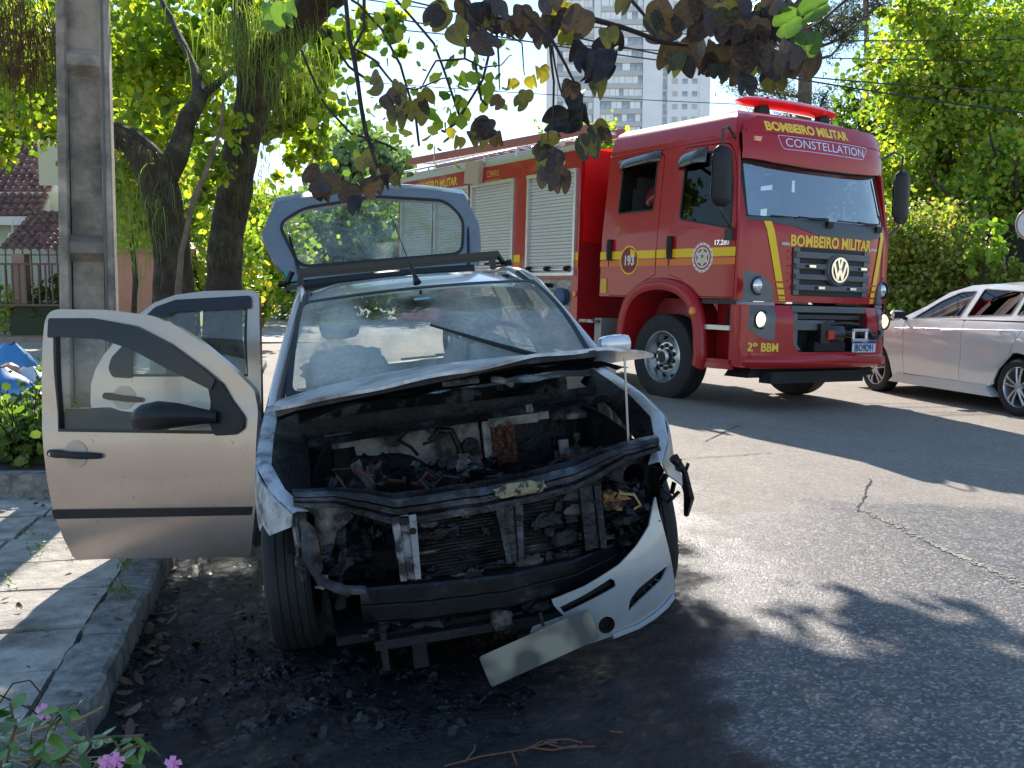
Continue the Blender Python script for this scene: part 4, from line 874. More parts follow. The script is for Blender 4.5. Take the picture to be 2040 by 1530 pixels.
rr_.color_ramp.elements[0].position = .38; rr_.color_ramp.elements[0].color = (.09, .09, .09, 1); rr_.color_ramp.elements[1].position = .6; rr_.color_ramp.elements[1].color = (.30, .28, .22, 1); l.new(t.outputs[0], rr_.inputs[0]); l.new(rr_.outputs[0], b.inputs['Base Color']); b.inputs['Roughness'].default_value = .6
lpn = panel('licence_plate', rpoly([(0, 0), (.385, 0), (.385, .115), (0, .115)], .012), plm, pm, bc, th=.003, cell=.1, label='scorched bare licence plate hanging loose')
g = MB(); g.box((.845, .03, .17), (.03, .06, .05)); g.tube([(.84, .08, .26), (.845, .085, .215)], .006, 6); obj('plate_stay', g, char, bc)
# front wheels, rear wheels
for (x, s, st) in ((0, 1, R(-4)), (0, -1, R(-4)), (-2.37, 1, 0), (-2.37, -1, 0)): wheel(bc, (x, s*.705, .285), s, .285, .175, .17, 'steel', st)
g = MB(); g.lathe([(.335, 0), (.335, .0)], (0, 0, 0), 'y', 8); 
for s in (1, -1):
    P = [[(.0+.345*math.cos(R(a)), s*y, .30+.345*math.sin(R(a))) for y in (.50, .71)] for a in range(24, 181, 12)]; g = MB(); g.grid(P); obj('wheel_arch_liner', g, void, bc, 60)
# interior
seatm = mat('seat_ashy', (.6, .64, .64), .9, var=.3, vs=8, bump=.6, bs=30)
for s, rec in ((-1, 0), (1, 0)):
    g = MB(); st = obj('seat', (lambda g: (g.box((-1.15, s*.36, .45), (.5, .48, .16), taper=.92), g)[1])(g), seatm, bc)
    P = []
    for t in np.linspace(0, 1, 9):
        c = Vector((-1.33-.17*t, s*.36, .5+.58*t)); w_ = .24*(1-.9*t**7)**.5; P.append([tuple(c+Vector((.07*math.cos(a)*(1-.3*t), w_*math.sin(a), 0))) for a in np.linspace(0, 2*PI, 17)])
    g = MB(); g.grid(P); obj('backrest', g, seatm, st, 60)
    lump('headrest', (-1.42, s*.385, 1.20), (.06, .105, .075), seatm, 200, 14, .04, st)
g = MB(); P = []
for y in np.linspace(-.66, .66, 24): P.append([(x, y, z+.015*noise.noise(Vector((x*9, y*9, 1)))) for x, z in ((-.28, .90), (-.5, .93), (-.72, .93), (-.82, .86), (-.82, .6))])
g.grid(P); obj('dashboard', g, mat('dash_ash', (.05, .05, .05), .8, col2=(.4, .42, .42), lo=.5, hi=.6, ms=9, bump=.5), bc, 50)
lump('airbag', (-.74, -.40, 1.0), (.12, .17, .10), mat('airbag_cloth', (.7, .78, .78), .85, var=.25, vs=14, bump=1.2, bs=25), 210, 20, .35)
g = MB(); P = [(-.88+.03*math.cos(a)*0-.06*math.sin(a), .37+.18*math.cos(a), .97+.17*math.sin(a)) for a in np.linspace(0, 2*PI, 25)]; g.tube(P, .013, 8, caps=False); obj('steering_wheel', g, black, bc)
g = MB(); g.box((-2.25, 0, .62), (.15, 1.2, .6)); obj('rear_seat', g, seatm, bc)
g = MB(); P = []
# left mirror
lm = lump('mirror', (-.55, .835, 1.0), (.045, .08, .045), mat('mirror_silver', (.6, .62, .66), .22, .4, coat=.8), 250, 14, .02); g = MB(); g.tube([(-.52, .76, .97), (-.52, .80, .98)], .02, 6); obj('mirror_arm', g, black, lm)
# open right-hand doors
def doormap(hx, hy, a, curve=True):
    t = R(a); d = Vector((-math.cos(t), -math.sin(t), 0)); nn = Vector((-math.sin(t), math.cos(t), 0))*-1
    if nn.x < 0: nn = -nn   # outer skin faces the camera
    def f(u, v):
        b = .05*(1-((v-.58)/.42)**2) if v < .95 else .05*(1-(.37/.42)**2)-.08*(v-.95)-.12*(v-.95)**2
        p = Vector((hx, hy, 0))+d*u+nn*(b if curve else 0); return (p.x, p.y, v)
    return outw(f, nn)
dm = doormap(-.42, -.80, 62)
fd_out = [(0.102, 0.272), (1.018, 0.273), (1.05, .39), (1.074, 0.514), (1.086, 0.772), (1.091, 0.9), (1.08, 1.095), (1.064, 1.277), (1.051, 1.366), (1.025, 1.405), (0.98, 1.412), (0.711, 1.386), (0.483, 1.342), (0.362, 1.290), (0.226, 1.200), (0.095, 1.090), (-0.005, 0.989), (-0.02, 0.9), (.03, .5)]
fd_win = [(0.999, 0.865), (1.006, 1.136), (1.003, 1.299), (0.988, 1.361), (0.771, 1.341), (0.564, 1.293), (0.404, 1.203), (0.246, 1.083), (0.17, 1.03), (0.06, 0.88), (0.06, 0.83), (0.113, 0.812), (0.211, 0.815)]
doorpaint = mat('door_paint', (.40, .33, .29), .3, .7, col2=(.2, .17, .15), lo=.66, hi=.70, ms=42, var=.08, vs=3, coat=.5)
fd = panel('door', rpoly(fd_out, .02, 2), dm, doorpaint, bc, holes=[fd_win], cell=.06, th=.035, label='open right front door')
ringpanel('window_seal', fd_win, .014, dm, seal, fd, .03, .004)
panel('door_glass', fd_win, dm, glassmat('door_glass_mat', (.9, .93, .92), (.4, .42, .42), 0, 0, 5, refl=1.45), fd, th=0, off=-.015, cell=.1)
panel('wind_deflector', rpoly([(1.02, 1.285), (1.012, 1.372), (0.77, 1.352), (0.563, 1.303), (0.39, 1.212), (0.232, 1.097), (0.165, 1.042), (.19, 1.0), (0.277, 1.044), (0.417, 1.114), (0.576, 1.200), (0.73, 1.256), (0.96, 1.285)], .01, 2), dm, mat('smoked_deflector', (.012, .014, .022), .2, spec=.35), fd, cell=.08, th=.012, off=.022)
g_in = [(1.0, 0.86), (0.99, 0.965), (0.782, 0.956), (0.628, 0.93), (0.506, 0.88), (0.45, 0.815)]
panel('inner_trim', g_in, dm, black, fd, cell=.1, th=.05, off=-.03)
panel('inner_card', rpoly([(.06, .30), (1.0, .30), (1.06, .8), (.06, .82)], .03), dm, mat('door_card', (.03, .03, .03), .8), fd, cell=.1, th=.02, off=-.036)
panel('mirror_base', rpoly([(0.215, 1.072), (0.143, 1.028), (0.094, 0.943), (0.040, 0.875), (0.046, 0.83), (0.088, 0.806), (0.186, 0.806), (0.21, 0.862), (.2, .95)], .012, 2), dm, black, fd, cell=.06, th=.014, off=.014)
# mirror housing
def mirror_mesh():
    P = []
    for t, (u, z, ry, rz, off) in enumerate(((.16, .885, .02, .025, .02), (.22, .90, .025, .035, .06), (.30, .915, .045, .052, .10), (.38, .92, .055, .062, .115), (.46, .915, .055, .058, .115), (.50, .908, .04, .045, .11), (.515, .905, .012, .015, .11))):
        c = Vector(dm(u, z)); nn = (Vector(dm(u, z))-Vector(doormap(-.42, -.80, 62, False)(u, z))); e = Vector((dm(u+.01, z)[0]-dm(u-.01, z)[0], dm(u+.01, z)[1]-dm(u-.01, z)[1], 0)).normalized(); nn = Vector((-e.y, e.x, 0)); nn = nn if nn.x > 0 else -nn
        P.append([tuple(c+nn*(off+ry*math.cos(a))+Vector((0, 0, rz*math.sin(a)))) for a in np.linspace(0, 2*PI, 17)])
    g = MB(); g.grid(P); return g
obj('mirror', mirror_mesh(), black, fd, 60)
def handle(parent, f, u0, u1, z0, z1, keyhole=True):
    c = ((u0+u1)/2, (z0+z1)/2)
    panel('handle_recess', circ(c[0]-.0, c[1], .062, 20), f, mat('recess_paint', (.36, .31, .28), .35, .45), parent, th=.003, off=.003, cell=.03)
    g = MB(); P = [Vector(f(u0+(u1-u0)*t, z0+(z1-z0)*t)) for t in np.linspace(0, 1, 8)]; e = (P[-1]-P[0]); nn = Vector((-e.y, e.x, 0)).normalized(); nn = nn if nn.x > 0 else -nn
    g.tube([p+nn*(.010+.018*math.sin(PI*i/7)) for i, p in enumerate(P)], [.017, .02, .016, .016, .016, .016, .015, .012], 8); h = obj('door_handle', g, black, parent)
    if keyhole: g = MB(); q = P[0].lerp(P[1], .5); g.lathe([(.001, .0), (.007, 0), (.008, -.006)], q+nn*.032, 'x', 10); obj('lock', g, chrome, h)
handle(fd, dm, 1.045, .775, .773, .748)
panel('rub_strip', [(1.073, .514), (1.066, .472), (.06, .462), (.05, .496)], dm, black, fd, cell=.1, th=.008, off=.009)
rmp = doormap(-1.42, -.80, 76)
rd_out = [(.05, .28), (.80, .28), (.85, .5), (.905, .70), (0.917, 0.821), (0.927, 0.929), (0.916, 1.021), (0.884, 1.098), (0.834, 1.167), (0.749, 1.251), (0.646, 1.350), (0.545, 1.412), (0.434, 1.441), (0.275, 1.446), (0.02, 1.426), (-0.012, 1.39), (0.005, 1.107), (0.02, 0.872)]
rd_win = [(0.698, 1.04), (0.80, 1.055), (.81, 1.09), (0.78, 1.155), (0.721, 1.21), (0.673, 1.24), (0.603, 1.295), (0.541, 1.352), (0.426, 1.392), (0.051, 1.372), (0.072, 1.166), (0.082, 0.983)]
rd = panel('door', rd_out, rmp, doorpaint, bc, holes=[rd_win], cell=.08, th=.035, label='open right rear door')
ringpanel('window_seal', rd_win, .014, rmp, seal, rd, .03, .004)
panel('door_glass', rd_win, rmp, glassmat('rear_glass_mat', (.5, .56, .55), (.4, .46, .45), .05, .3, 5, boost=.03), rd, th=0, off=-.012, cell=.1)
panel('quarter_blank', rpoly([(0.668, 1.235), (0.721, 1.207), (0.79, 1.149), (0.812, 1.09), (0.792, 1.045), (0.69, 1.03)], .015, 2), rmp, black, rd, cell=.08, th=.016, off=.012)
panel('wind_deflector', rpoly([(0.60, 1.335), (0.535, 1.385), (0.425, 1.412), (0.03, 1.396), (0.032, 1.331), (0.433, 1.352), (0.525, 1.322)], .01, 2), rmp, MATS['smoked_deflector'], rd, cell=.08, th=.012, off=.02)
panel('inner_card', rpoly([(.06, .32), (.78, .32), (.85, .9), (.06, .9)], .03), rmp, MATS['door_card'], rd, cell=.1, th=.02, off=-.036)
handle(rd, rmp, .845, .645, .955, .915, False)
# ------------------------------------------------------------------ fire engine
fe = empty('fire_engine', 'red double-cab fire engine with white roller shutters and striped doors, behind the burnt car', 'fire engine', TRK)
red = mat('fire_red', (.42, .012, .017), .3, 0, var=.05, vs=1.5, coat=.35, spec=.35)
redin = mat('fire_red_lower', (.40, .012, .017), .35, 0, var=.12, vs=3, coat=.25, spec=.35)
yel = mat('stripe_yellow', (.9, .58, .01), .45); org = mat('stripe_orange', (.75, .19, .015), .4); gold = mat('letter_gold', (.95, .60, .06), .5)
grey = mat('grille_grey', (.13, .14, .155), .42, .2, var=.06); dgrey = mat('cowl_grey', (.075, .082, .095), .45)
white = mat('white_print', (.75, .74, .72), .5); wht = mat('emblem_red', (.4, .03, .04), .5)
def xf(y, z):                                   # front face of the cab
    x = 1.42-.09*y*y-.21*abs(y/1.22)**9
    if z > 1.95: x -= .25*(z-1.95)
    if z < 1.12: x += .05*min(1, (1.12-z)/.1)
    return x
def hws(z): return 1.235-.075*max(0, z-1.95)-.03*max(0, 1.2-z)
def tside(s): return outw(lambda u, v: (u, s*hws(v), v), (0, s, 0))
def tfront(u, v): return (xf(u, v), u, v)
outw(tfront, (1, 0, 0))
def flat(s, y): return outw(lambda u, v: (u, s*y, v), (0, s, 0))
# cab sides
def xr(z): return -1.2+.03*(z-1.2)
arch_o = arch(0, .50, .80, 16, 62, 126)
for s in (-1, 1):
    f = tside(s)
    low = [(-1.2, 1.20), (-.50, 1.20)]+[p for p in reversed(arch(0, .72, .66, 10, 45, 133))]+[(.60, 1.20), (1.18, 1.20)]
    shell = low+[(1.17, 2.0), (1.08, 2.76), (1.02, 2.98), (-1.15, 2.985)]
    d2 = rpoly([(.10, 1.46), (.33, 1.40), (.54, 1.21), (1.165, 1.21), (1.16, 1.98), (1.085, 2.60), (.98, 2.88), (.17, 2.90), (.12, 2.0)], [.02, .06, .05, .02, .02, .1, .15, .12, .02])
    d1 = rpoly([(-1.02, 1.21), (-.53, 1.21), (-.40, 1.36), (-.13, 1.46), (-.115, 2.0), (-.11, 2.88), (-.93, 2.89), (-1.0, 1.9)], [.02, .05, .05, .02, .02, .1, .08, .02])
    w2 = rpoly([(.235, 2.08), (1.085, 1.94), (1.06, 2.40), (.97, 2.80), (.25, 2.83)], [.07, .05, .02, .14, .08])
    w1 = rpoly([(-.90, 2.20), (-.22, 2.21), (-.22, 2.80), (-.885, 2.80)], .05)
    sh = panel('cab_side', shell, f, red, fe, holes=[d1, d2], cell=.15, th=.03)
    for nm, dd, ww in (('rear_door', d1, w1), ('front_door', d2, w2)):
        c = Vector((sum(p[0] for p in dd)/len(dd), sum(p[1] for p in dd)/len(dd)))
        dd2 = [tuple(c+(Vector(p)-c)*.988) for p in dd]
        dr = panel('door', dd2, f, red, fe, holes=[ww], cell=.12, th=.03, off=.004)
        ringpanel('window_seal', ww, .022, f, seal, dr, .03, .008)
        if nm == 'front_door':
            panel('window', ww, f, glassmat('cab_glass', (.16, .19, .19), (.1, .1, .1), .0, 0, 3, boost=.0) if 'cab_glass' not in MATS else MATS['cab_glass'], dr, th=0, off=-.012, cell=.2)
        else: panel('window', [(-.90, 2.19), (-.56, 2.19), (-.56, 2.81), (-.89, 2.81)], f, MATS['cab_glass'], dr, th=0, off=-.012, cell=.2) if nm == 'x' else None
    # gutters and creases along the upper side
    for z0, z1 in ((2.93, 2.93), (3.045, 3.04)):
        g = MB(); g.tube([(x, s*(hws(z0)+(.004 if z0 < 3 else -.03)), z0) for x in np.linspace(-1.13, 1.0, 8)], .008, 5); obj('roof_crease', g, redin, sh)
# roof shell
P = []
for k_, (z, ins) in enumerate(((2.975, 0), (3.05, .01), (3.13, .03), (3.20, .07), (3.25, .15), (3.275, .30), (3.285, .6))):
    row = []; xb = -1.15+ins*.5; hwz = hws(z)-ins
    for y in np.linspace(hwz, -hwz, 3): row.append((xb, y, z))
    row = [(xb, hwz, z)]
    for x in np.linspace(xb, 1.0-ins, 9)[1:]: row.append((x, hwz, z))
    for y in np.linspace(1, -1, 21): yy = y*hwz; row.append((max(1.0-ins, xf(yy*1.22/max(.3, hwz), 2.66)+.02-ins*1.3-.45*max(0, z-2.98) if abs(y) < .999 else 1.0-ins), yy, z))
    for x in np.linspace(1.0-ins, xb, 9)[:-1]: row.append((x, -hwz, z))
    row.append((xb, -hwz, z)); row.append((xb, hwz, z)); P.append(row)
g = MB(); g.grid(P); g.f.append(tuple(len(g.v)-len(P[0])+i for i in range(len(P[0])-1))); obj('roof', g, red, fe, 40)
# front header above the windscreen: overhanging visor that carries the lettering
def hdr(u, v): # v height
    return (xf(u, 2.66)+.085-.20*max(0, v-2.80)-.5*max(0, v-3.0)**1.3, u, v)
outw(hdr, (1, 0, 0))
hp = [(-1.14, 2.70), (-.8, 2.665), (-.4, 2.645), (0, 2.64), (.4, 2.645), (.8, 2.665), (1.14, 2.70), (1.13, 2.98), (1.1, 3.08), (.95, 3.16), (-.95, 3.16), (-1.1, 3.08), (-1.13, 2.98)]
hb_ = panel('front_header', hp, hdr, red, fe, cell=.08, th=.06)
g = MB(); g.tube([Vector(hdr(y, 2.97))+Vector((.002, 0, 0)) for y in np.linspace(-1.12, 1.12, 20)], .006, 5); obj('header_crease', g, redin, hb_)
text('lettering', 'BOMBEIRO MILITAR', .135, hdr, gold, hb_, bold=.006, sx=1.02, cx=-.36*0-.30, cy=3.045)
text('lettering', 'CONSTELLATION', .13, hdr, mat('chrome_letters', (.75, .78, .85), .25, .8), hb_, bold=.000, sx=1.22, cx=-.05, cy=2.885)
ringpanel('badge_outline', rpoly([(-.72, 2.81), (.55, 2.81), (.66, 2.96), (-.78, 2.96)], .03), .006, hdr, MATS['chrome_letters'], hb_, .002, .004)
g = MB(); q = hdr(-1.0, 2.9); g.box(q, (.03, .11, .05)); m_ = obj('marker_lamp', g, mat('amber_lamp', (.9, .35, .2), .3, coat=.5), hb_)
# lightbar
lr = mat('lightbar_red', (.9, .02, .02), .12, trans=.25, coat=1, emit=.05)
P = []
for y in np.linspace(-1, 1, 19):
    k_ = (1-abs(y)**6)**.5; P.append([(.55+.15*k_*math.cos(a)-.10*abs(y)**2, .19+.84*y, 3.46+.062*k_*math.sin(a)) for a in np.linspace(0, 2*PI, 13)])
g = MB(); g.grid(P); lb = obj('lightbar', g, lr, fe, 50)
for y in (-.32, .70): g = MB(); g.box((.55, y, 3.34), (.12, .2, .17), taper=.7); obj('lightbar_foot', g, black, lb)
for y in (-.5, 0, .5): g = MB(); g.box((.55, .19+y, 3.46), (.18, .01, .11)); obj('lens_joint', g, mat('dark_red_joint', (.3, .01, .01), .3), lb)
# windscreen
def wsm(u, v): return (xf(u, v)-.012, u, v)
outw(wsm, (1, 0, 0))
wo_ = rpoly([(-1.13, 2.06), (-.5, 2.045), (.5, 2.045), (1.13, 2.06), (1.11, 2.69), (.5, 2.665), (-.5, 2.665), (-1.11, 2.69)], [.06, 0, 0, .06, .06, 0, 0, .06])
wsn = panel('windscreen', wo_, wsm, glassmat('truck_screen', (.26, .32, .35), (.2, .2, .2), 0, 0, 3, boost=.40), fe, th=0, cell=.12)
ringpanel('windscreen_seal', wo_, .03, wsm, seal, wsn, .02, .008, .12)
panel('visor_shade', [(-1.08, 2.60), (1.08, 2.60), (1.1, 2.69), (-1.1, 2.69)], lambda u, v: (xf(u, v)-.03, u, v), mat('inner_visor', (.10, .105, .10), .7), wsn, cell=.15, th=.002)
panel('paper_notice', [(-1.08, 2.42), (-.86, 2.42), (-.86, 2.585), (-1.08, 2.585)], lambda u, v: (xf(u, v)-.02, u, v), mat('paper', (.5, .62, .75), .7), wsn, th=.001, cell=0)
for i in range(5): panel('print_line', [(-1.06, 2.45+i*.026), (-.88, 2.45+i*.026), (-.88, 2.457+i*.026), (-1.06, 2.457+i*.026)], lambda u, v: (xf(u, v)-.018, u, v), mat('ink', (.1, .13, .2), .7), wsn, th=.0008, cell=0)
panel('paper_notice', rpoly([(-1.0, 2.14), (-.45, 2.24), (-.5, 2.42), (-.95, 2.36)], .02), lambda u, v: (1.05, u, v), mat('map_paper', (.62, .64, .62), .7, col2=(.3, .3, .3), ms=9), wsn, th=.001, cell=.1)
for y0, y1 in ((-.9, -.1), (.05, .85)):
    g = MB(); a = Vector(tfront(y0, 2.09)); b = Vector(tfront(y1, 2.10)); g.tube([a+Vector((.02, 0, 0)), a.lerp(b, .5)+Vector((.045, 0, -.008)), b+Vector((.03, 0, 0))], .008, 5)
    c = Vector(tfront(y1*.95, 2.035)); g.tube([c+Vector((.03, 0, 0)), c+Vector((.05, -.06, .04)), a.lerp(b, .45)+Vector((.045, 0, .0))], .012, 6); g.box(c+Vector((.02, 0, 0)), (.05, .09, .06)); obj('wiper', g, black, wsn)
# lower front
fc = panel('front_panel', [(-1.21, 1.18), (1.21, 1.18), (1.21, 2.05), (-1.21, 2.05)], tfront, red, fe, cell=.07, th=.02)
panel('cowl_strip', [(-1.16, 2.045), (-.6, 1.99), (-.2, 1.90), (-.6*0+.62, 1.90), (.95, 1.97), (1.16, 2.045), (1.16, 2.075), (-1.16, 2.075)], tfront, dgrey, fe, cell=.08, th=.01, off=.006)
for s in (-1, 1):
    g = MB(); P = []
    for z in np.linspace(1.19, 2.97, 14):
        hh = hws(z); x1 = xf(s*1.12, z); xb = 1.17 if z < 2 else 1.17-.12*(z-2)
        P.append([(xb, s*hh, z), ((xb+x1)/2+.0, s*(hh-.005), z), (x1-.03, s*(hh-.03), z), (x1+.0, s*1.12, z)])
    g.grid(P); obj('corner_post', g, red, fe, 50)
text('lettering', 'BOMBEIRO MILITAR', .165, tfront, gold, fc, bold=.006, sx=.90, cy=1.835, off=.006)
# yellow bars with broken ends
for s in (-1, 1):
    def ybar(t0, t1, nm='stripe'):
        y = lambda t: s*(.93-.20*t); z = lambda t: 2.03-.84*t
        panel(nm, [(y(t0)-.042, z(t0)), (y(t0)+.042, z(t0)), (y(t1)+.042, z(t1)), (y(t1)-.042, z(t1))], tfront, yel, fc, th=.002, off=.010, cell=.1)
    ybar(0, .75); ybar(.775, .83); ybar(.855, .92); ybar(.945, .972); ybar(.985, 1.0)
    g = MB(); q = Vector(tfront(s*.72, 1.80)); g.box(q, (.03, .11, .03)); obj('side_vent', g, mat('vent_pale', (.5, .5, .5), .4), fc)
    for i in range(6): g = MB(); q = Vector(tfront(s*.66, 1.73-i*.08)); g.box(q, (.02, .04, .012)); obj('louvre', g, redin, fc)
# grille
gr_o = rpoly([(-.62, 1.775), (.62, 1.775), (.60, 1.25), (-.60, 1.25)], .03)
def gback(u, v): return (xf(u, v)+.008, u, v)
gb = panel('grille', gr_o, outw(gback, (1, 0, 0)), mat('grille_black', (.012, .013, .015), .6), fe, cell=.1, th=.02)
for s in (-1, 1): panel('grille_side', [(s*.615, 1.77), (s*.53, 1.77), (s*.52, 1.26), (s*.598, 1.26)], outw(lambda u, v: (xf(u, v)+.02, u, v), (1, 0, 0)), grey, gb, cell=.1, th=.02)
def bar(parent, y0, y1, z0, z1, x=.05, m=None, nm='grille_bar'):
    P = []
    for y in np.linspace(y0, y1, 9): X = xf(y, (z0+z1)/2)+x; P.append([(X-.05, y, z1+.004), (X-.006, y, z1), (X, y, z1-.012), (X-.006, y, z0), (X-.05, y, z0-.01), (X-.05, y, z1+.004)])
    g = MB(); g.grid(P); g.f += [tuple(range(5)), tuple(len(g.v)-6+i for i in range(5))]; return obj(nm, g, m or grey, parent, 25)
for z0, z1 in ((1.66, 1.725), (1.545, 1.60), (1.43, 1.485), (1.315, 1.37)): bar(gb, -.60, .60, z0, z1)
for y, z in ((-.40, 1.572), (.45, 1.572), (-.25, 1.342), (.27, 1.342)): q = xf(y, z)+.055; g = MB(); g.box((q, y+.02, z), (.02, .10, .026)); l_ = obj('strobe_lamp', g, chrome, gb); g = MB(); g.box((q-.002, y-.045, z), (.02, .035, .028)); obj('strobe_end', g, black, l_)
# round badge
bcx, bcz = .02, 1.545; bX = xf(0, 1.54)+.06
g = MB(); g.lathe([(.175, -.05), (.175, .0), (.165, .015), (.14, .005), (.001, .005)], (bX, bcx, bcz), 'x', 40); bd = obj('badge_housing', g, grey, gb)
fb = outw(lambda u, v: (bX+.02, bcx+u, bcz+v), (1, 0, 0))
panel('badge_ring', circ(0, 0, .138, 40), fb, chrome, bd, holes=[circ(0, 0, .118, 40)], th=.012, off=.008, cell=0)
panel('badge_back', circ(0, 0, .12, 30), fb, mat('badge_dark', (.015, .02, .03), .2, coat=1), bd, th=.004, cell=0)
Vv = [(-.045, .108), (-.018, .116), (0, .045), (.018, .116), (.045, .108), (.014, -.002), (-.014, -.002)]
Ww = [(-.108, .055), (-.088, .083), (-.040, -.045), (-.016, .022), (.016, .022), (.040, -.045), (.088, .083), (.108, .055), (.050, -.108), (.024, -.108), (0, -.045), (-.024, -.108), (-.050, -.108)]
panel('badge_letter', Vv, fb, chrome, bd, th=.01, off=.008, cell=0); panel('badge_letter', Ww, fb, chrome, bd, th=.01, off=.008, cell=0)
# headlamps
lens = mat('lamp_lens', (.7, .72, .75), .08, .6, coat=1); lamp = mat('lamp_lit', (1, .78, .42), .3, emit=1.0)
for s in (-1, 1):
    pod = rpoly([(s*1.175, 1.52), (s*.97, 1.46), (s*.86, 1.36), (s*.85, 1.18), (s*1.17, 1.18)], [.03, .08, .08, .02, .02])
    pd = panel('headlamp_pod', pod, tfront, grey, fe, cell=.06, th=.03, off=.012)
    pod2 = rpoly([(s*1.155, 1.125), (s*.84, 1.125), (s*.85, .76), (s*1.0, .79), (s*1.13, .90)], [.02, .02, .02, .06, .06])
    pd2 = panel('fog_lamp_pod', pod2, tfront, grey, fe, cell=.06, th=.03, off=.012)
    for (y, z, m1, p_, nm) in ((1.02, 1.345, lens, pd, 'headlight'), (1.01, .985, lamp, pd2, 'lit_lamp')):
        q = Vector(tfront(s*y, z)); X = q.x+.015
        g = MB(); g.lathe([(.098, .0), (.103, .012), (.088, .014), (.080, -.03), (.072, -.03)], (X, s*y, z), 'x', 28); b_ = obj('lamp_bezel', g, black, p_)
        g = MB(); g.lathe([(.082, -.01), (.065, .012), (.035, .022), (.001, .025)], (X+.0, s*y, z), 'x', 28); obj(nm, g, m1, p_)
        if nm == 'lit_lamp': g = MB(); g.lathe([(.03, .03), (.015, .034), (.001, .035)], (X, s*y, z), 'x', 16); obj('bulb', g, mat('bulb_hot', (1, .9, .6), .3, emit=3), p_)
    panel('lamp_divider', [(s*1.19, 1.172), (s*.83, 1.172), (s*.83, 1.135), (s*1.19, 1.135)], tfront, mat('divider_grey', (.22, .25, .3), .35, .2), fe, cell=.08, th=.02, off=.014)
    panel('corner_reflector', [(s*1.19, .80), (s*1.08, .80), (s*1.08, .70), (s*1.18, .70)], tfront, mat('amber_reflector', (.7, .3, .12), .3), fe, th=.004, off=.016, cell=.05) if s > 0 else None
# bumper
bo2 = [(-1.21, 1.14), (-.60, 1.14), (-.60, .72), (-.52, .64), (.60, .64), (.62, 1.14), (1.21, 1.14), (1.20, .58), (1.1, .50), (-1.1, .46), (-1.2, .52)]
bmp = panel('bumper', rpoly(bo2, [0, 0, .1, .06, .03, 0, 0, .05, .05, .05, .05], 3), tfront, red, fe, cell=.07, th=.03, off=.004)
panel('bumper_recess', [(-.66, 1.16), (.66, 1.16), (.66, .60), (-.66, .60)], outw(lambda u, v: (xf(u, v)-.16, u, v), (1, 0, 0)), void, bmp, cell=.2, th=.01)
panel('recess_side', [(-.605, 1.14), (-.50, 1.14), (-.50, .72), (-.44, .66), (-.54, .66), (-.605, .74)], outw(lambda u, v: (xf(u, v)-.04, u, v), (1, 0, 0)), grey, bmp, cell=.1, th=.04)
bar(bmp, -.60, .62, 1.075, 1.14, .015); bar(bmp, -.60, .05, .88, .985, -.02); bar(bmp, -.44, .62, 1.0, 1.05, -.10, dgrey)
P = []
for y in np.linspace(-1.16, 1.16, 24): x = xf(y, .5); P.append([(x, y, .62-.02*abs(y)), (x+.045, y, .57), (x+.05, y, .52), (x+.02, y, .47), (x-.05, y, .455)])
g = MB(); g.grid(P); obj('bumper_lip', g, red, bmp, 50)
text('lettering', '2º BBM', .125, tfront, gold, bmp, bold=.004, sx=.86, cx=-.955, cy=.685, off=.008)
# winch
g = MB(); g.lathe([(.11, -.19), (.12, -.17), (.12, .05), (.10, .07), (.001, .07)], (1.40, .10, .84), 'y', 20); g.lathe([(.05, .07), (.05, .40)], (1.40, .10, .84), 'y', 14); g.lathe([(.001, .55), (.08, .55), (.085, .40), (.05, .38)], (1.40, .10, .84), 'y', 18); g.box((1.40, -.16, .84), (.2, .14, .22))
wn_ = obj('winch', g, mat('winch_black', (.01, .01, .011), .35, coat=.4), fe, 40)
g = MB(); g.box((1.50, -.08, .83), (.04, .10, .10)); obj('winch_badge', g, mat('winch_red', (.55, .03, .03), .5), wn_)
for y in (.30, .52): g = MB(); g.tube([(1.50, y, .76), (1.50, y, .90)], .022, 10); obj('fairlead_roller', g, alu, wn_)
for z in (.775, .885): g = MB(); g.tube([(1.505, .28, z), (1.505, .54, z)], .018, 10); obj('fairlead_roller', g, alu, wn_)
g = MB(); g.tube([(1.42, -.2, .97), (1.46, .0, .955), (1.46, .2, .965), (1.44, .45, .95)], .02, 6); g.tube([(1.5, .60, .83), (1.52, .70, .80), (1.5, .76, .84), (1.5, .74, .88)], .02, 6); g.box((1.46, .64, .82), (.06, .14, .10)); obj('winch_hook', g, MATS['winch_black'], wn_)
g = MB(); g.lathe([(.055, 0), (.06, .02), (.045, .03), (.001, .03)], (1.44, -.17, .70), 'x', 20); tw2 = obj('tow_eye', g, chrome, fe); 
g = MB(); g.box((1.43, -.05, .70), (.10, .5, .10)); obj('winch_mount', g, black, wn_)
# number plate
fp = outw(lambda u, v: (1.50, .50+u, .70+v), (1, 0, 0))
np_ = panel('number_plate', rpoly([(-.20, -.065), (.20, -.065), (.20, .07), (-.20, .07)], .01), fp, mat('plate_white', (.62, .68, .78), .45), fe, th=.006, cell=0)
panel('plate_band', [(-.195, .035), (.195, .035), (.195, .066), (-.195, .066)], fp, mat('plate_blue', (.015, .04, .35), .45), np_, th=.002, off=.003, cell=0)
text('plate_characters', 'JBO9D91', .108, fp, mat('plate_ink', (.02, .025, .08), .5), np_, bold=.003, sx=.80, cy=-.018, off=.003)
text('plate_country', 'BRASIL', .024, fp, white, np_, sx=1.2, cy=.05, off=.005)
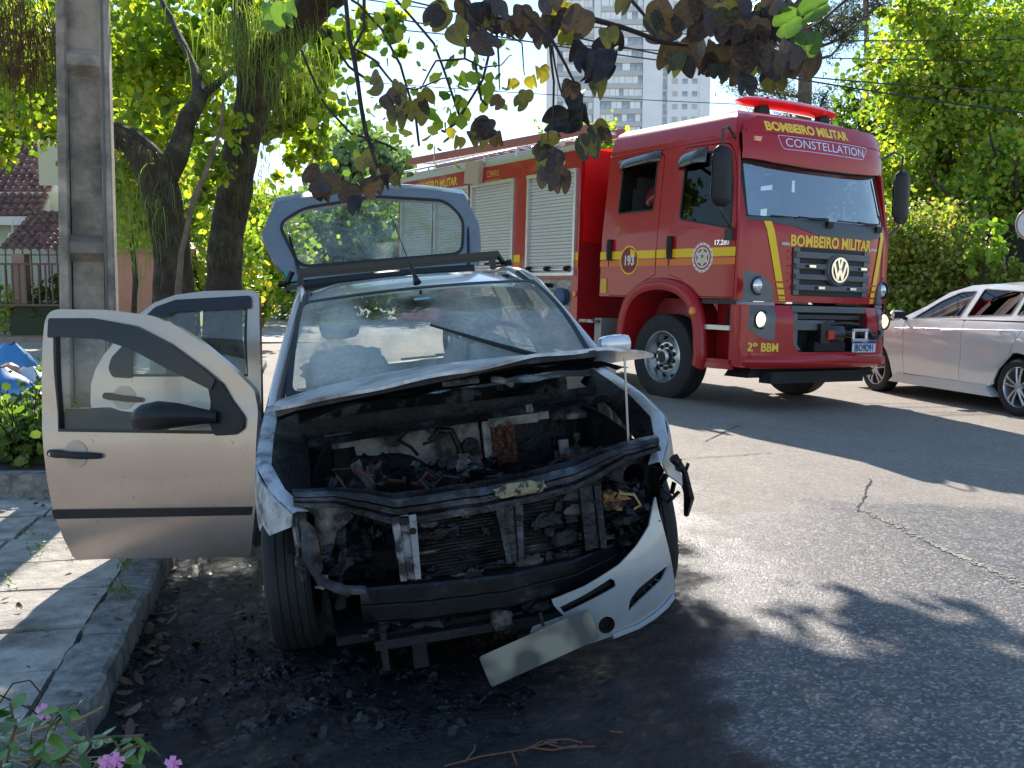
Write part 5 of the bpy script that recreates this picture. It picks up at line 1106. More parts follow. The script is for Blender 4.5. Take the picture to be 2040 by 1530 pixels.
# chassis below
g = MB(); g.box((-.1, 0, .62), (2.2, .9, .25)); g.box((-4, 0, .75), (6.5, .9, .3)); g.box((1.05, 0, .42), (.35, 2.1, .14), taper=.9); g.box((1.3, -.1, .36), (.18, 1.5, .13)); obj('chassis', g, mat('chassis_black', (.012, .012, .013), .7, var=.4), fe, 0)
g = MB(); g.tube([(0, -1.0, .5), (0, 1.0, .5)], .07, 10); g.tube([(.2, .75, .5), (.35, .5, .42), (.35, -.5, .42), (.2, -.75, .5)], .04, 8); g.lathe([(.26, -.15), (.27, -.1), (.27, .1), (.26, .15)], (.02, 1.0, .5), 'y', 20); obj('front_axle', g, MATS['chassis_black'], fe)
for (x, s, st) in ((0, -1, R(2)), (0, 1, R(2)), (-4.9, -1, 0), (-4.9, 1, 0)): wheel(fe, (x, s*1.075, .505), s, .505, .275, .305, 'truck', st)
# wheel arch flare, steps, lower side
for s in (-1, 1):
    P = []
    for a in np.linspace(-18, 192, 34):
        ca, sa = math.cos(R(a)), math.sin(R(a)); sq = (abs(ca)**4+abs(sa)**4)**(-.10)
        row = []
        for (r_, y) in ((.80, hws(1.3)-.01), (.795, 1.275), (.77, 1.31), (.72, 1.315), (.655, 1.30), (.64, 1.22), (.64, .85)):
            rr = r_*sq*(.98 if sa > 0 else 1); row.append((rr*ca*.98+.0, s*y, .66+rr*sa*.98))
        P.append(row)
    g = MB(); g.grid(P); af = obj('wheel_arch', g, redin, fe, 50)
    g = MB(); g.lathe([(.05, 0), (.05, .03), (.03, .045), (.001, .045)], (.63, s*1.31, 1.05), 'y', 12, s); obj('side_repeater', g, mat('amber_lens', (.85, .22, .04), .25, coat=.6), af)
    g = MB(); P = [[(.66, s*1.0, z), (.68, s*1.25, z), (.78, s*1.27, z)] for z in (1.17, .56)]
    o3 = [(.70, 1.17), (1.14, 1.17), (1.14, .50), (.64, .50), (.62, .80)]
    g.box((.93, s*.98, .82), (.5, .04, .72)); sp = obj('step_well', g, redin, fe, 0)
    for z in (.885, .52): g = MB(); g.box((.90, s*1.12, z), (.46, .26, .05)); obj('step', g, red if z < .6 else alu, sp, 0)
    g = MB(); g.box((.93, s*1.23, 1.165), (.5, .03, .05)); g.box((.88, s*1.0, 1.0), (.06, .04, .2)); obj('step_trim', g, mat('dark_trim', (.03, .012, .014), .5), sp, 0)
    g = MB(); g.box((.92, s*1.235, .47), (.52, .05, .06), taper=.9); g.box((.90, s*1.18, .445), (.16, .10, .02)); obj('lower_rail', g, red, sp)
    # bumper side return
    panel('bumper_side', rpoly([(1.10, 1.14), (1.10, .47), (1.28, .47), (1.28, 1.14)], .02), outw(lambda u, v: (u-.0, s*(1.215-.10*max(0, (u-1.16)/.12)**2), v), (0, s, 0)), red, fe, cell=.05, th=.02)
    # stripes and marks on the doors
    f = tside(s)
    for z0, z1, m_ in ((1.655, 1.75, yel), (1.565, 1.64, org)):
        for x0, x1 in ((-1.195, -1.03), (-1.01, -.14), (-.115, .09), (.12, 1.165)): panel('stripe', [(x0, z0), (x1, z0), (x1, z1), (x0, z1)], f, m_, fe, th=.002, off=.0085, cell=.2)
    panel('reflector', [(-1.17, 1.24), (-1.05, 1.24), (-1.05, 1.42), (-1.17, 1.42)], f, mat('reflector_yellow', (.7, .42, .03), .4), fe, th=.002, off=.008, cell=0)
    for x in (-.985, .135): g = MB(); g.tube([Vector(f(x, 1.90))+Vector((0, s*.03, 0)), Vector(f(x, 1.64))+Vector((0, s*.03, 0))], [.035, .035], 10, flat=1.0); g.box(Vector(f(x, 1.77))+Vector((0, s*.055, 0)), (.035, .02, .17)); obj('door_handle', g, black, fe)
    # emblems
    e1, e2 = (-.615, 1.64), (.665, 1.645)
    def em(nm, c, r, m_, off, holes=(), ry=None): return panel(nm, circ(c[0], c[1], r, 28, ry), f, m_, fe, holes=holes, th=.002, off=off, cell=0)
    em('emblem', e1, .175, yel, .0105, [circ(e1[0], e1[1], .155, 24)]); em('emblem_field', e1, .156, mat('emblem_dark_red', (.25, .015, .02), .5), .0105)
    text('emblem_number', '193', .16, f, white, fe, bold=.006, sx=.85*s*-1*-1 if 0 else (.85 if s < 0 else -.85), cx=e1[0], cy=e1[1]-.01, off=.0125)
    panel('emblem_arc', [(e1[0]-.02*s, e1[1]+.05), (e1[0]+.12, e1[1]+.04), (e1[0]+.10, e1[1]+.11), (e1[0]+.02, e1[1]+.14)], f, yel, fe, th=.002, off=.0115, cell=0)
    em('emblem', e2, .165, white, .0105); em('emblem_band', e2, .135, wht, .0115); em('emblem_rosette', e2, .115, white, .0125, [circ(e2[0], e2[1], .098, 24)])
    star = [(e2[0]+(.10 if i % 2 == 0 else .068)*math.sin(2*PI*i/12), e2[1]+(.10 if i % 2 == 0 else .068)*math.cos(2*PI*i/12)) for i in range(12)]
    panel('emblem_star', star, f, white, fe, th=.002, off=.0125, cell=0); em('emblem_centre', e2, .06, mat('emblem_cream', (.65, .62, .45), .5), .0135, ry=.075); em('emblem_dot', (e2[0], e2[1]+.015), .018, mat('emblem_green', (.02, .2, .1), .5), .0145)
    for i in range(16): a = 2*PI*i/16; panel('emblem_tick', circ(e2[0]+.15*math.cos(a), e2[1]+.15*math.sin(a), .008, 6), f, wht, fe, th=.001, off=.012, cell=0)
    text('lettering', '17.280', .075, f, chrome, fe, bold=.002, sx=1.15 if s < 0 else -1.15, cx=.95, cy=1.80, off=.008)
    em('shield_mark', (-.87, 2.0), .06, mat('mark_gold', (.45, .12, .05), .4), .008)
# rain visors over side windows
for (x0, x1, z, zz, d) in ((-.97, -.18, 2.80, .10, .09), (.16, .60, 2.75, .17, .12)):
    for s in (-1, 1):
        P = []
        for x in np.linspace(x0, x1, 9):
            t = (x-x0)/(x1-x0); e = min(1, 6*t, 6*(1-t)+.1); y = hws(z); P.append([(x, s*y, z+.07+(.05*t)), (x, s*(y+d*.6*e), z+.045+.05*t), (x, s*(y+d*e), z-zz*.3+.04*t), (x, s*(y+d*.9*e), z-zz*.6+.05*t)])
        g = MB(); g.grid(P); obj('rain_visor', g, mat('visor_grey', (.05, .055, .065), .22, coat=.5), fe, 50)
# mirrors
def tmirror(s):
    P = []; c = Vector((1.15, s*1.47, 2.47))
    for z, k_ in ((-.31, .45), (-.28, .85), (-.22, 1), (.2, 1), (.27, .9), (.31, .5)):
        P.append([tuple(c+Vector((-.055*k_*math.sin(a) if math.sin(a) < 0 else -.03*k_*math.sin(a), .135*k_*math.cos(a), z))) for a in np.linspace(0, 2*PI, 17)])
    g = MB(); g.grid(P); mo = obj('mirror', g, black, fe, 50); fm = outw(lambda u, v: (c.x-.04, c.y+u, c.z+v), (-1, 0, 0))
    panel('mirror_glass', rpoly([(-.115, -.24), (.115, -.24), (.115, .23), (-.115, .23)], .04), fm, chrome, mo, th=.003, cell=0)
    g = MB(); g.tube([(1.05, s*1.20, 2.90), (1.10, s*1.36, 3.0), (1.14, s*1.47, 2.96), (1.14, s*1.47, 2.76)], .015, 6); obj('mirror_arm', g, mat('nut_dark', (.06, .06, .065), .5, .5), mo); g = MB(); g.tube([(1.10, s*1.22, 1.90), (1.12, s*1.34, 2.02), (1.14, s*1.46, 2.12), (1.14, s*1.47, 2.26)], .016, 6); g.box((1.08, s*1.25, 1.88), (.10, .07, .12)); obj('mirror_arm', g, MATS['nut_dark'] if 'nut_dark' in MATS else black, mo)
for s in (-1, 1): tmirror(s)
# interior of the cab
dk = mat('cab_interior', (.02, .021, .023), .8)
g = MB(); g.box((0, 0, 1.6), (2.2, 2.1, .5)); g.box((1.05, 0, 1.93), (.35, 2.1, .2)); obj('cab_floor', g, dk, fe, 0)
g = MB(); g.box((-1.15, 0, 2.1), (.04, 2.3, 1.8)); g.box((0, 0, 3.0), (2.2, 2.2, .03)); obj('cab_rear_wall', g, dk, fe, 0)
for x, ys_ in ((.3, (-.6, .6)), (-.75, (-.7, 0, .7))):
    for y in ys_: g = MB(); g.box((x, y, 1.95), (.45, .5, .15)); g.box((x-.22, y, 2.25), (.12, .46, .6), taper=.85); g.box((x-.24, y, 2.62), (.09, .25, .16)); obj('crew_seat', g, mat('crew_seat_grey', (.06, .06, .065), .8), fe)
g = MB(); P = [(.80+.10*math.sin(a), .60+.21*math.cos(a), 2.18+.19*math.sin(a)*.9) for a in np.linspace(0, 2*PI, 21)]; g.tube(P, .018, 6, caps=False); obj('steering_wheel', g, black, fe)
# body behind the cab
bw = 1.25
def bp_(o_, m_=red, nm='body_panel', holes=(), th=.03, off=0): return panel(nm, o_, flat(-1, bw), m_, fe, holes=holes, cell=.5, th=th, off=off)
for s in (-1, 1):
    F_ = flat(s, bw)
    sh_ = ((-2.86, -1.74, 1.50, 2.80), (-4.43, -3.25, .95, 2.80), (-5.62, -4.55, 1.45, 2.80), (-6.85, -5.72, .95, 2.80))
    holes = [[(a+.01, z0), (b-.01, z0), (b-.01, z1), (a+.01, z1)] for a, b, z0, z1 in sh_]
    pump = [(-2.74, 1.02), (-1.80, 1.02), (-1.80, 1.42), (-2.74, 1.42)]
    panel('body_side', [(-1.65, .55), (-1.65, 3.08), (-7.0, 3.08), (-7.0, .75), (-5.6, .75)]+arch(-4.9, .62, .62, 10, 170, 10)[::-1][::-1]+[(-4.2, .75), (-3.3, .75), (-3.0, .60)], F_, red, fe, holes=holes+[pump], cell=.6, th=.03)
    for (a, b, z0, z1) in sh_:
        g = MB(); 
        for x in (a-.0, b+.0): g.box((x, s*(bw+.006), (z0+z1)/2), (.045, .05, z1-z0+.05))
        g.box(((a+b)/2, s*(bw+.006), z1+.02), (b-a+.06, .06, .05)); g.box(((a+b)/2, s*(bw+.008), z0-.02), (b-a+.06, .06, .04)); fr = obj('shutter_frame', g, alu, fe, 0)
        n_ = int((z1-z0)/.045); hgt = (z1-z0)/n_; key = (round(b-a, 3), round(hgt, 4), s)
        if key not in wmesh:
            g = MB(); L = (b-a)/2-.02; P = [[(x, s*y, z) for y, z in ((0, 0), (.010, .004), (.013, hgt*.5), (.010, hgt-.005), (0, hgt-.001))] for x in (-L, L)]; g.grid(P); me = g.mesh('slat', 30); me.materials.append(mat('shutter_white', (.60, .60, .58), .42, .25, var=.05, vs=3)); wmesh[key] = me
        for i in range(n_): obj('slat', wmesh[key], None, fr, loc=((a+b)/2, s*(bw-.03), z0+i*hgt))
        if z0 > 1.2:
            g = MB(); g.tube([(a+.05, s*(bw+.03), z0+.04), (b-.05, s*(bw+.03), z0+.04)], .014, 6); obj('pull_bar', g, alu, fr)
            for x in (a+.1, (a+b)/2, b-.1): g = MB(); g.box((x, s*(bw+.04), z0+.05), (.06, .06, .07)); g.lathe([(.001, .03), (.022, .03), (.022, 0)], (x, s*(bw+.07), z0+.05), 'y', 8, s); obj('bar_catch', g, black, fr)
    for (z0, z1, m_) in ((1.655, 1.76, yel), (1.56, 1.645, org)):
        for x0, x1 in ((-1.68, -1.655) if 0 else (-1.715, -1.655), (-3.22, -3.05)): panel('stripe', [(x0, z0), (x1, z0), (x1, z1), (x0, z1)], F_, m_, fe, th=.002, off=.006, cell=0)
    text('lettering', 'BOMBEIRO MILITAR', .17, F_, gold, fe, bold=.006, sx=.92 if s < 0 else -.92, cx=-5.62, cy=2.945, off=.006)
    text('lettering', 'BOMBEIRO', .15, F_, gold, fe, bold=.005, sx=.8 if s < 0 else -.8, cx=-2.3, cy=2.945, off=.006)
    text('lettering', 'CBMRS', .13, F_, mat('letter_orange', (.7, .28, .06), .5), fe, bold=.003, sx=.9 if s < 0 else -.9, cx=-3.85, cy=2.96, off=.006)
    panel('lettering_rule', [(-4.08, 2.865), (-3.62, 2.865), (-3.62, 2.878), (-4.08, 2.878)], F_, MATS['letter_orange'], fe, th=.001, off=.006, cell=0)
    # pump panel
    pb = panel('pump_panel', pump, flat(s, bw-.04), mat('pump_plate', (.45, .44, .42), .5, .4, var=.15, vs=9, col2=(.25, .24, .22), ms=20), fe, th=.01, cell=0)
    for i, (x, z, r_, m_) in enumerate(((-2.50, 1.22, .055, 'r'), (-2.36, 1.22, .05, 'k'), (-2.18, 1.16, .10, 'g'), (-1.98, 1.18, .11, 'b'), (-2.55, 1.33, .03, 'r'), (-2.30, 1.33, .03, 'k'))):
        mm = {'r': mat('cap_red', (.4, .03, .03), .4), 'k': black, 'g': mat('brass', (.5, .36, .12), .3, .9), 'b': mat('cap_blue', (.04, .08, .18), .4)}[m_]
        g = MB(); g.lathe([(r_, 0), (r_, .07), (r_*1.1, .07), (r_*1.1, .10), (r_*.7, .12), (.001, .12)], (x, s*(bw-.04), z), 'y', 16, s); obj('pump_outlet', g, mm, pb)
    g = MB(); g.lathe([(.04, 0), (.04, .02), (.001, .025)], (-1.71, s*bw, 1.22), 'y', 12, s); obj('side_marker', g, MATS['amber_lens'], fe)
    g = MB(); g.box((-2.2, s*1.0, .78), (.85, .3, .42)); g.tube([(-1.9, s*1.12, .7), (-2.2, s*1.12, .7)], .12, 12); obj('pump_well', g, MATS['chassis_black'], fe)
    g = MB(); g.box((-1.42, s*1.15, .88), (.30, .25, .04)); g.box((-1.55, s*1.15, .55), (.42, .25, .04)); obj('rear_step', g, mat('tread_plate', (.5, .48, .47), .5, .5, col2=(.15, .1, .1), ms=25), fe)
    g = MB(); g.box((-1.32, s*1.0, .72), (.14, .3, .4)); g.lathe([(.12, -.1), (.12, .1), (.001, .1)], (-1.38, s*1.1, .37), 'y', 16, s); obj('air_tank', g, mat('tank_grey', (.35, .35, .34), .5, .3), fe)
g = MB(); g.box((-1.67, 0, 1.82), (.03, 2.44, 2.5)); obj('body_front', g, redin, fe, 0)
g = MB(); g.box((-7.0, 0, 1.9), (.04, 2.44, 2.4)); obj('body_rear', g, red, fe, 0)
g = MB(); g.box((-4.33, 0, 3.09), (5.36, 2.5, .03)); obj('body_roof', g, alu, fe, 0)
tarp = leafmat('red_tarp', [(.75, .01, .015), (.8, .01, .015)], .45, .4)
P = [[(-1.62+.02*math.sin(z*9+y*4), y, z+.02*math.sin(y*8)) for z in np.linspace(1.9, 3.12, 8)] for y in np.linspace(-1.22, 1.1, 12)]; g = MB(); g.grid(P); obj('red_tarpaulin', g, tarp, fe, 60)
# roof gear: gallery rails, ladders, hose trough
for s in (-1, 1):
    g = MB(); g.box((-4.35, s*1.22, 3.125), (5.3, .05, .06)); g.tube([(-3.3, s*1.2, 3.27), (-6.9, s*1.2, 3.27)], .018, 6); g.tube([(-1.75, s*1.2, 3.24), (-2.9, s*1.2, 3.24)], .02, 6)
    for x in (-1.8, -2.85, -3.3, -4.2, -5.1, -6.0, -6.85): g.tube([(x, s*1.2, 3.12), (x, s*1.2, 3.26)], .016, 5)
    obj('roof_gallery', g, mat('gallery_white', (.62, .62, .62), .35, .6), fe)
pinkred = mat('ladder_red', (.42, .13, .11), .5, var=.1)
for y in (-1.02, -.5):
    g = MB()
    g.box((-4.4, y, 3.42), (5.3, .05, .12), Matrix.Rotation(R(1.1), 3, 'Y')); ld = obj('ladder_rail', g, pinkred, fe, 0)
for i in range(18): g = MB(); g.tube([(-1.85-i*.3, -1.02, 3.37+.0057*i), (-1.85-i*.3, -.5, 3.37+.0057*i)], .018, 6); obj('ladder_rung', g, alu, ld)
g = MB(); g.box((-4.6, -1.02, 3.17), (4.6, .22, .09), taper=.9); g.tube([(-2.3, -1.08, 3.235), (-6.7, -1.08, 3.235)], .02, 8); obj('hose_trough', g, mat('trough_pale', (.6, .58, .55), .45, .4), fe)
g = MB(); g.box((-4.35, -1.29, 3.02), (.42, .08, .34), Matrix.Rotation(.1, 3, 'Y')); obj('rolled_cloth', g, mat('cloth_cream', (.5, .42, .3), .85), fe)
for x in (-6.0,): g = MB(); g.tube([(x, -1.1, 3.1), (x, -1.1, 3.62)], .012, 5); obj('roof_post', g, alu, fe)
# ------------------------------------------------------------------ firefighter seated behind the open rear cab window
def person(name, label, joints, rad, edges, m, M4, skin, headc):
    me = bpy.data.meshes.new('body'); me.from_pydata(joints, edges, []); o = bpy.data.objects.new(name, me); C.objects.link(o)
    md = o.modifiers.new('skin', 'SKIN'); sv = me.skin_vertices[0].data
    for i, r_ in enumerate(rad): sv[i].radius = (r_, r_*(.8 if i < 4 else 1)); sv[i].use_root = (i == 0)
    sb = o.modifiers.new('sub', 'SUBSURF'); sb.levels = 2; sb.render_levels = 2
    me.materials.append(m); o.matrix_world = M4; tag(o, label, 'person'); return o
skinm = mat('skin', (.33, .17, .11), .5, var=.1, vs=9); uni = mat('uniform_red', (.3, .02, .02), .85, var=.1)
J = [(-.75, -.55, 2.05), (-.76, -.55, 2.25), (-.75, -.55, 2.45), (-.74, -.55, 2.56), (-.73, -.55, 2.66), (-.72, -.55, 2.74), (-.74, -.78, 2.52), (-.66, -.93, 2.34), (-.46, -.98, 2.40), (-.38, -.98, 2.50), (-.74, -.32, 2.52), (-.62, -.2, 2.3), (-.45, -.35, 2.2), (-.4, -.65, 2.02), (-.4, -.45, 2.02), (-.35, -.65, 1.8), (-.35, -.45, 1.8)]
Rr_ = [.15, .16, .17, .09, .055, .06, .075, .058, .042, .035, .075, .055, .04, .09, .09, .07, .07]
E_ = [(0, 1), (1, 2), (2, 3), (3, 4), (4, 5), (3, 6), (6, 7), (7, 8), (8, 9), (3, 10), (10, 11), (11, 12), (0, 13), (0, 14), (13, 15), (14, 16)]
ff_ = person('person', 'firefighter in a red shirt sitting in the dark rear cab window, forearm and hand showing', J, Rr_, E_, uni, TRK.copy(), skinm, None)
def headmesh(c, parent, m_, hair):
    g = MB(); P = []
    for i in range(15):
        th = PI*i/14; row = []
        for j in range(25):
            ph = 2*PI*j/24; v = Vector((math.sin(th)*math.cos(ph), math.sin(th)*math.sin(ph), math.cos(th))); r_ = Vector((.095, .075, .12))
            nose = .02*math.exp(-((v.y/.18)**2+((v.z+.05)/.25)**2)) if v.x > 0 else 0
            row.append((c[0]+v.x*r_.x*(1-.12*max(0, -v.z))+nose, c[1]+v.y*r_.y*(1-.2*max(0, -v.z)), c[2]+v.z*r_.z))
        P.append(row)
    g.grid(P); h = obj('head', g, m_, parent, 60)
    for s in (1, -1): g = MB(); g.lathe([(.014, 0), (.01, .004), (.001, .005)], (c[0]+.082, c[1]+s*.03, c[2]+.015), 'x', 10); obj('eye', g, mat('eye_dark', (.03, .02, .02), .2), h); g = MB(); g.box((c[0], c[1]+s*.078, c[2]), (.035, .02, .06), taper=.7); obj('ear', g, m_, h)
    g = MB(); g.box((c[0]+.085, c[1], c[2]-.055), (.012, .045, .012)); obj('mouth', g, mat('lips', (.25, .08, .07), .5), h)
    P = []
    for i in range(9):
        th = PI*.55*i/8; P.append([(c[0]-.012+math.sin(th)*math.cos(ph)*.103, c[1]+math.sin(th)*math.sin(ph)*.084, c[2]+.018+math.cos(th)*.112) for ph in np.linspace(-.0, 2*PI, 21)])
    g = MB(); g.grid(P); obj('hair', g, hair, h, 60)
headmesh((-.70, -.55, 2.83), ff_, skinm, mat('hair_dark', (.015, .01, .008), .7))
g = MB(); g.tube([(-.64, -.94, 2.345), (-.46, -.98, 2.42), (-.40, -.985, 2.50)], [.048, .040, .032], 12); fa = obj('forearm', g, skinm, ff_, 60)
g = MB(); g.tube([(-.42, -.985, 2.48), (-.39, -.985, 2.53), (-.37, -.98, 2.57)], [.03, .042, .036], 12, flat=.55); 
for k_, (dx, L) in enumerate(((-.028, .065), (-.01, .075), (.009, .07), (.027, .055))): b_ = Vector((-.372+dx, -.98, 2.575)); g.tube([b_, b_+Vector((.008, -.012, L*.5)), b_+Vector((.012, .006, L*.85)), b_+Vector((.012, .022, L))], [.0095, .009, .008, .006], 8)
g.tube([(-.40, -.985, 2.53), (-.43, -1.0, 2.56), (-.435, -1.0, 2.60)], [.012, .011, .008], 8); obj('hand', g, skinm, ff_, 60)
# ------------------------------------------------------------------ silver saloon parked on the right
sd_ = empty('parked_saloon', 'clean silver saloon parked by the verge, cut off by the right edge', 'car', SDN)
sp_ = mat('saloon_paint', (.74, .75, .76), .25, .2, var=.02, coat=.8)
def shw(x): return .86-.10*max(0, x)**1.6-.05*max(0, -x-2.9)**1.5
def sy(x, z, s): return s*(shw(x)+.015*math.exp(-((z-.80)/.06)**2)-.10*max(0, .5-z)**1.2*2-.30*max(0, z-.80)**2*3)
def smp(s): return outw(lambda u, v: (u, sy(u, v, s), v), (0, s, 0))
top_ = [(.80, .68), (.62, .78), (.3, .86), (0, .915), (-.35, .965), (-.62, .99)]
for s in (1, -1):
    f = smp(s)
    fo = [(.86, .30), (.87, .60)]+top_+[(-.63, .30), (-.40, .24), (-.38, .24)]+arch(0, .33, .365, 14, 178, -2)
    panel('front_wing', fo, f, sp_, sd_, cell=.07, th=.02)
    panel('door', rpoly([(-.64, .30), (-1.68, .29), (-1.73, .6), (-1.72, 1.02), (-.64, .995)], .03), f, sp_, sd_, cell=.09, th=.02)
    d2 = rpoly([(-1.69, .29), (-2.22, .29), (-2.36, .50), (-2.55, .72), (-2.72, 1.03), (-1.73, 1.02), (-1.74, .6)], .03)
    panel('door', d2, f, sp_, sd_, cell=.09, th=.02)
    rq = [(-2.24, .30)]+arch(-2.65, .33, .37, 14, 182, 0)[::-1]+[(-3.05, .28), (-3.45, .35), (-3.5, .9), (-3.3, 1.06), (-2.73, 1.03), (-2.56, .72), (-2.37, .50)]
    panel('rear_wing', rq, f, sp_, sd_, cell=.09, th=.02)
    g = MB(); g.box((-1.32, s*.80, .235), (1.95, .12, .12), taper=.85); obj('sill', g, sp_, sd_)
    g = MB(); g.tube([(x, sy(x, .895, s)+s*.002, z) for x, z in ((-.2, .87), (-1, .90), (-1.7, .915), (-2.6, .945), (-3.2, .96))], .003, 5); obj('shoulder_crease', g, sp_, sd_)
    for x, z in ((-1.48, .89), (-2.44, .93)): g = MB(); g.tube([(x-.10, sy(x, z, s)+s*.01, z), (x-.04, sy(x, z, s)+s*.035, z), (x+.05, sy(x, z, s)+s*.035, z), (x+.10, sy(x, z, s)+s*.01, z)], .014, 6); obj('door_handle', g, sp_, sd_)
    up = outw(lambda u, v, s=s: (u, s*(shw(u)-.055-(v-1.0)*.42-.2*max(0, v-1.3)**2), v), (0, s, 0))
    w1 = rpoly([(-.72, 1.005), (-1.60, 1.055), (-1.72, 1.37), (-1.45, 1.355), (-1.15, 1.24)], [.02, .02, .03, .06, .05])
    w2 = rpoly([(-1.71, 1.06), (-2.42, 1.10), (-2.50, 1.37), (-1.83, 1.395)], .03)
    w3 = rpoly([(-2.50, 1.10), (-2.72, 1.12), (-2.72, 1.25), (-2.56, 1.36)], .02)
    fr_ = [(-.45, .985), (-.9, 1.165), (-1.25, 1.345), (-1.6, 1.43), (-2.0, 1.45), (-2.5, 1.425), (-2.9, 1.33), (-3.3, 1.08), (-2.8, 1.05), (-1.7, 1.03), (-.64, .99)]
    uf = panel('window_frame', fr_, up, sp_, sd_, holes=[w1, w2, w3], cell=.1, th=.02)
    for w_ in (w1, w2, w3): ringpanel('window_seal', w_, .012, up, seal, uf, .015, .004); panel('window', w_, up, glassmat('saloon_glass', (.004, .005, .006), (.1, .1, .1), 0, 0, 3, boost=.05) if 'saloon_glass' not in MATS else MATS['saloon_glass'], uf, th=0, off=-.008, cell=.15)
    g = MB(); P = []
    c = Vector((-.60, s*.93, 1.05))
    for t, k_ in ((-.09, .3), (-.07, .8), (0, 1), (.08, .9), (.11, .3)): P.append([tuple(c+Vector((.05*k_*math.cos(a), s*t, .062*k_*math.sin(a)))) for a in np.linspace(0, 2*PI, 15)])
    g.grid(P); mo = obj('mirror', g, sp_, sd_, 60); g = MB(); g.tube([(-.60, s*.80, 1.0), (-.60, s*.86, 1.02)], .025, 6); g.box((-.635, s*.935, 1.05), (.03, .15, .085)); obj('mirror_glass', g, black, mo)
    for x in (0, -2.65): wheel(sd_, (x, s*.735, .32), s, .32, .20, .225, 'sedan')
# bonnet, roof, front
P = []
for x, z, h_ in ((.86, .60, .70), (.80, .70, .71), (.6, .80, .74), (.2, .90, .76), (-.2, .965, .755), (-.45, .985, .74)): P.append([(x+.04*(1-v*v), v*h_, z+.05*(1-v*v)) for v in np.linspace(-1, 1, 13)])
g = MB(); g.grid(P); obj('bonnet', g, sp_, sd_, 50)
P = []
for x, z, h_ in ((-1.22, 1.335, .60), (-1.5, 1.405, .585), (-1.9, 1.435, .58), (-2.3, 1.43, .58), (-2.7, 1.38, .59), (-2.95, 1.31, .60)): P.append([(x, v*h_, z+.045*(1-v*v)) for v in np.linspace(-1, 1, 13)])
g = MB(); g.grid(P); obj('roof', g, sp_, sd_, 50)
P = []
for t in np.linspace(0, 1, 6): x = -.45-.77*t; z = .99+.345*t; h_ = .73-.13*t; P.append([(x+.08*(1-v*v), v*h_, z+.03*(1-v*v)) for v in np.linspace(-1, 1, 11)])
g = MB(); g.grid(P); obj('windscreen', g, MATS['saloon_glass'], sd_, 60)
P = []
for t in np.linspace(0, 1, 6): x = -2.95-.5*t; z = 1.31-.27*t; h_ = .60+.08*t; P.append([(x, v*h_, z+.03*(1-v*v)) for v in np.linspace(-1, 1, 11)])
g = MB(); g.grid(P); obj('rear_window', g, MATS['saloon_glass'], sd_, 60)
g = MB(); g.box((-3.6, 0, .75), (.5, 1.45, .65), taper=.93); obj('boot', g, sp_, sd_)
g = MB(); g.box((.82, 0, .45), (.14, 1.5, .34), taper=.95); obj('front_bumper', g, sp_, sd_); g = MB(); g.box((-1.35, 0, .22), (4.0, 1.45, .1)); g.box((-1.4, 0, .62), (2.6, 1.3, .5)); g.box((-2.0, 0, 1.1), (1.7, .95, .46), taper=.9); obj('underbody_and_cabin_block', g, void, sd_)  # last box is added inside the cabin to stop brightness showing through the windows
for s in (1, -1): P = [[(x0+.36*math.cos(R(a)), s*y, .33+.36*math.sin(R(a))) for y in (.5, .83)] for x0 in (0,) for a in range(-10, 191, 15)]; g = MB(); g.grid(P); obj('arch_liner', g, void, sd_, 60); P = [[(-2.65+.365*math.cos(R(a)), s*y, .33+.365*math.sin(R(a))) for y in (.5, .83)] for a in range(-10, 191, 15)]; g = MB(); g.grid(P); obj('arch_liner', g, void, sd_, 60)
# ------------------------------------------------------------------ distant cars in the street on the left
def far_car(label, x, y, rz, m, s=1.0):
    c = empty('distant_car', label, 'car', loc=(x, y, .02), group='cars parked far down the street'); c.rotation_euler = (0, 0, rz)
    prof = [(-2.0, .35), (-2.05, .75), (-1.9, .88), (-1.0, .95), (-.35, 1.42), (1.0, 1.45), (1.6, 1.0), (2.0, .9), (2.05, .35)]
    g = MB(); P = [[(a, v, b-.06*(abs(v) > .8)*(b > 1.2)) for a, b in prof] for v in (-.86, -.8, -.4, .4, .8, .86)]; P = [[(a, v*(.86 if b > 1.2 else 1), b) for a, v, b in r] for r in P]
    g.grid(P); g.add([q for q in P[0]], [tuple(range(len(prof)))]); g.add([q for q in P[-1]], [tuple(range(len(prof)))]); obj('body', g, m, c, 30)
    g = MB(); g.add([(-1.0, -.66, .99), (-1.0, .66, .99), (-.42, .58, 1.39), (-.42, -.58, 1.39)], [(0, 1, 2, 3)]); g.v = [(a-.03, b, c_+.02) for a, b, c_ in g.v]; obj('windscreen', g, MATS['saloon_glass'], c, 0)
    for y_ in (-.6, .6): g = MB(); g.box((-2.05, y_, .68), (.06, .35, .14)); obj('headlight', g, lens, c)
    g = MB(); g.box((-2.07, 0, .5), (.04, .9, .2)); obj('grille', g, black, c); g = MB(); g.box((-2.10, 0, .5), (.03, .4, .12)); obj('number_plate', g, white, c)
    for a in (-1.3, 1.3):
        for b in (-.75, .75): g = MB(); g.lathe([(.001, .1), (.3, .1), (.31, -.1), (.001, -.1)], (a, b, .31), 'y', 16); obj('wheel', g, rubber, c)
far_car('distant dark car with a sunlit white bonnet, between the open doors and the burnt car', *[at(532, 612, 47).x, 47], R(75), mat('far_dark_paint', (.12, .12, .13), .3, coat=.8))
far_car('distant grey car parked behind the dark one, beyond the open rear door', *[at(500, 606, 56).x, 58], R(75), mat('far_grey_paint', (.35, .35, .36), .3, coat=.8))
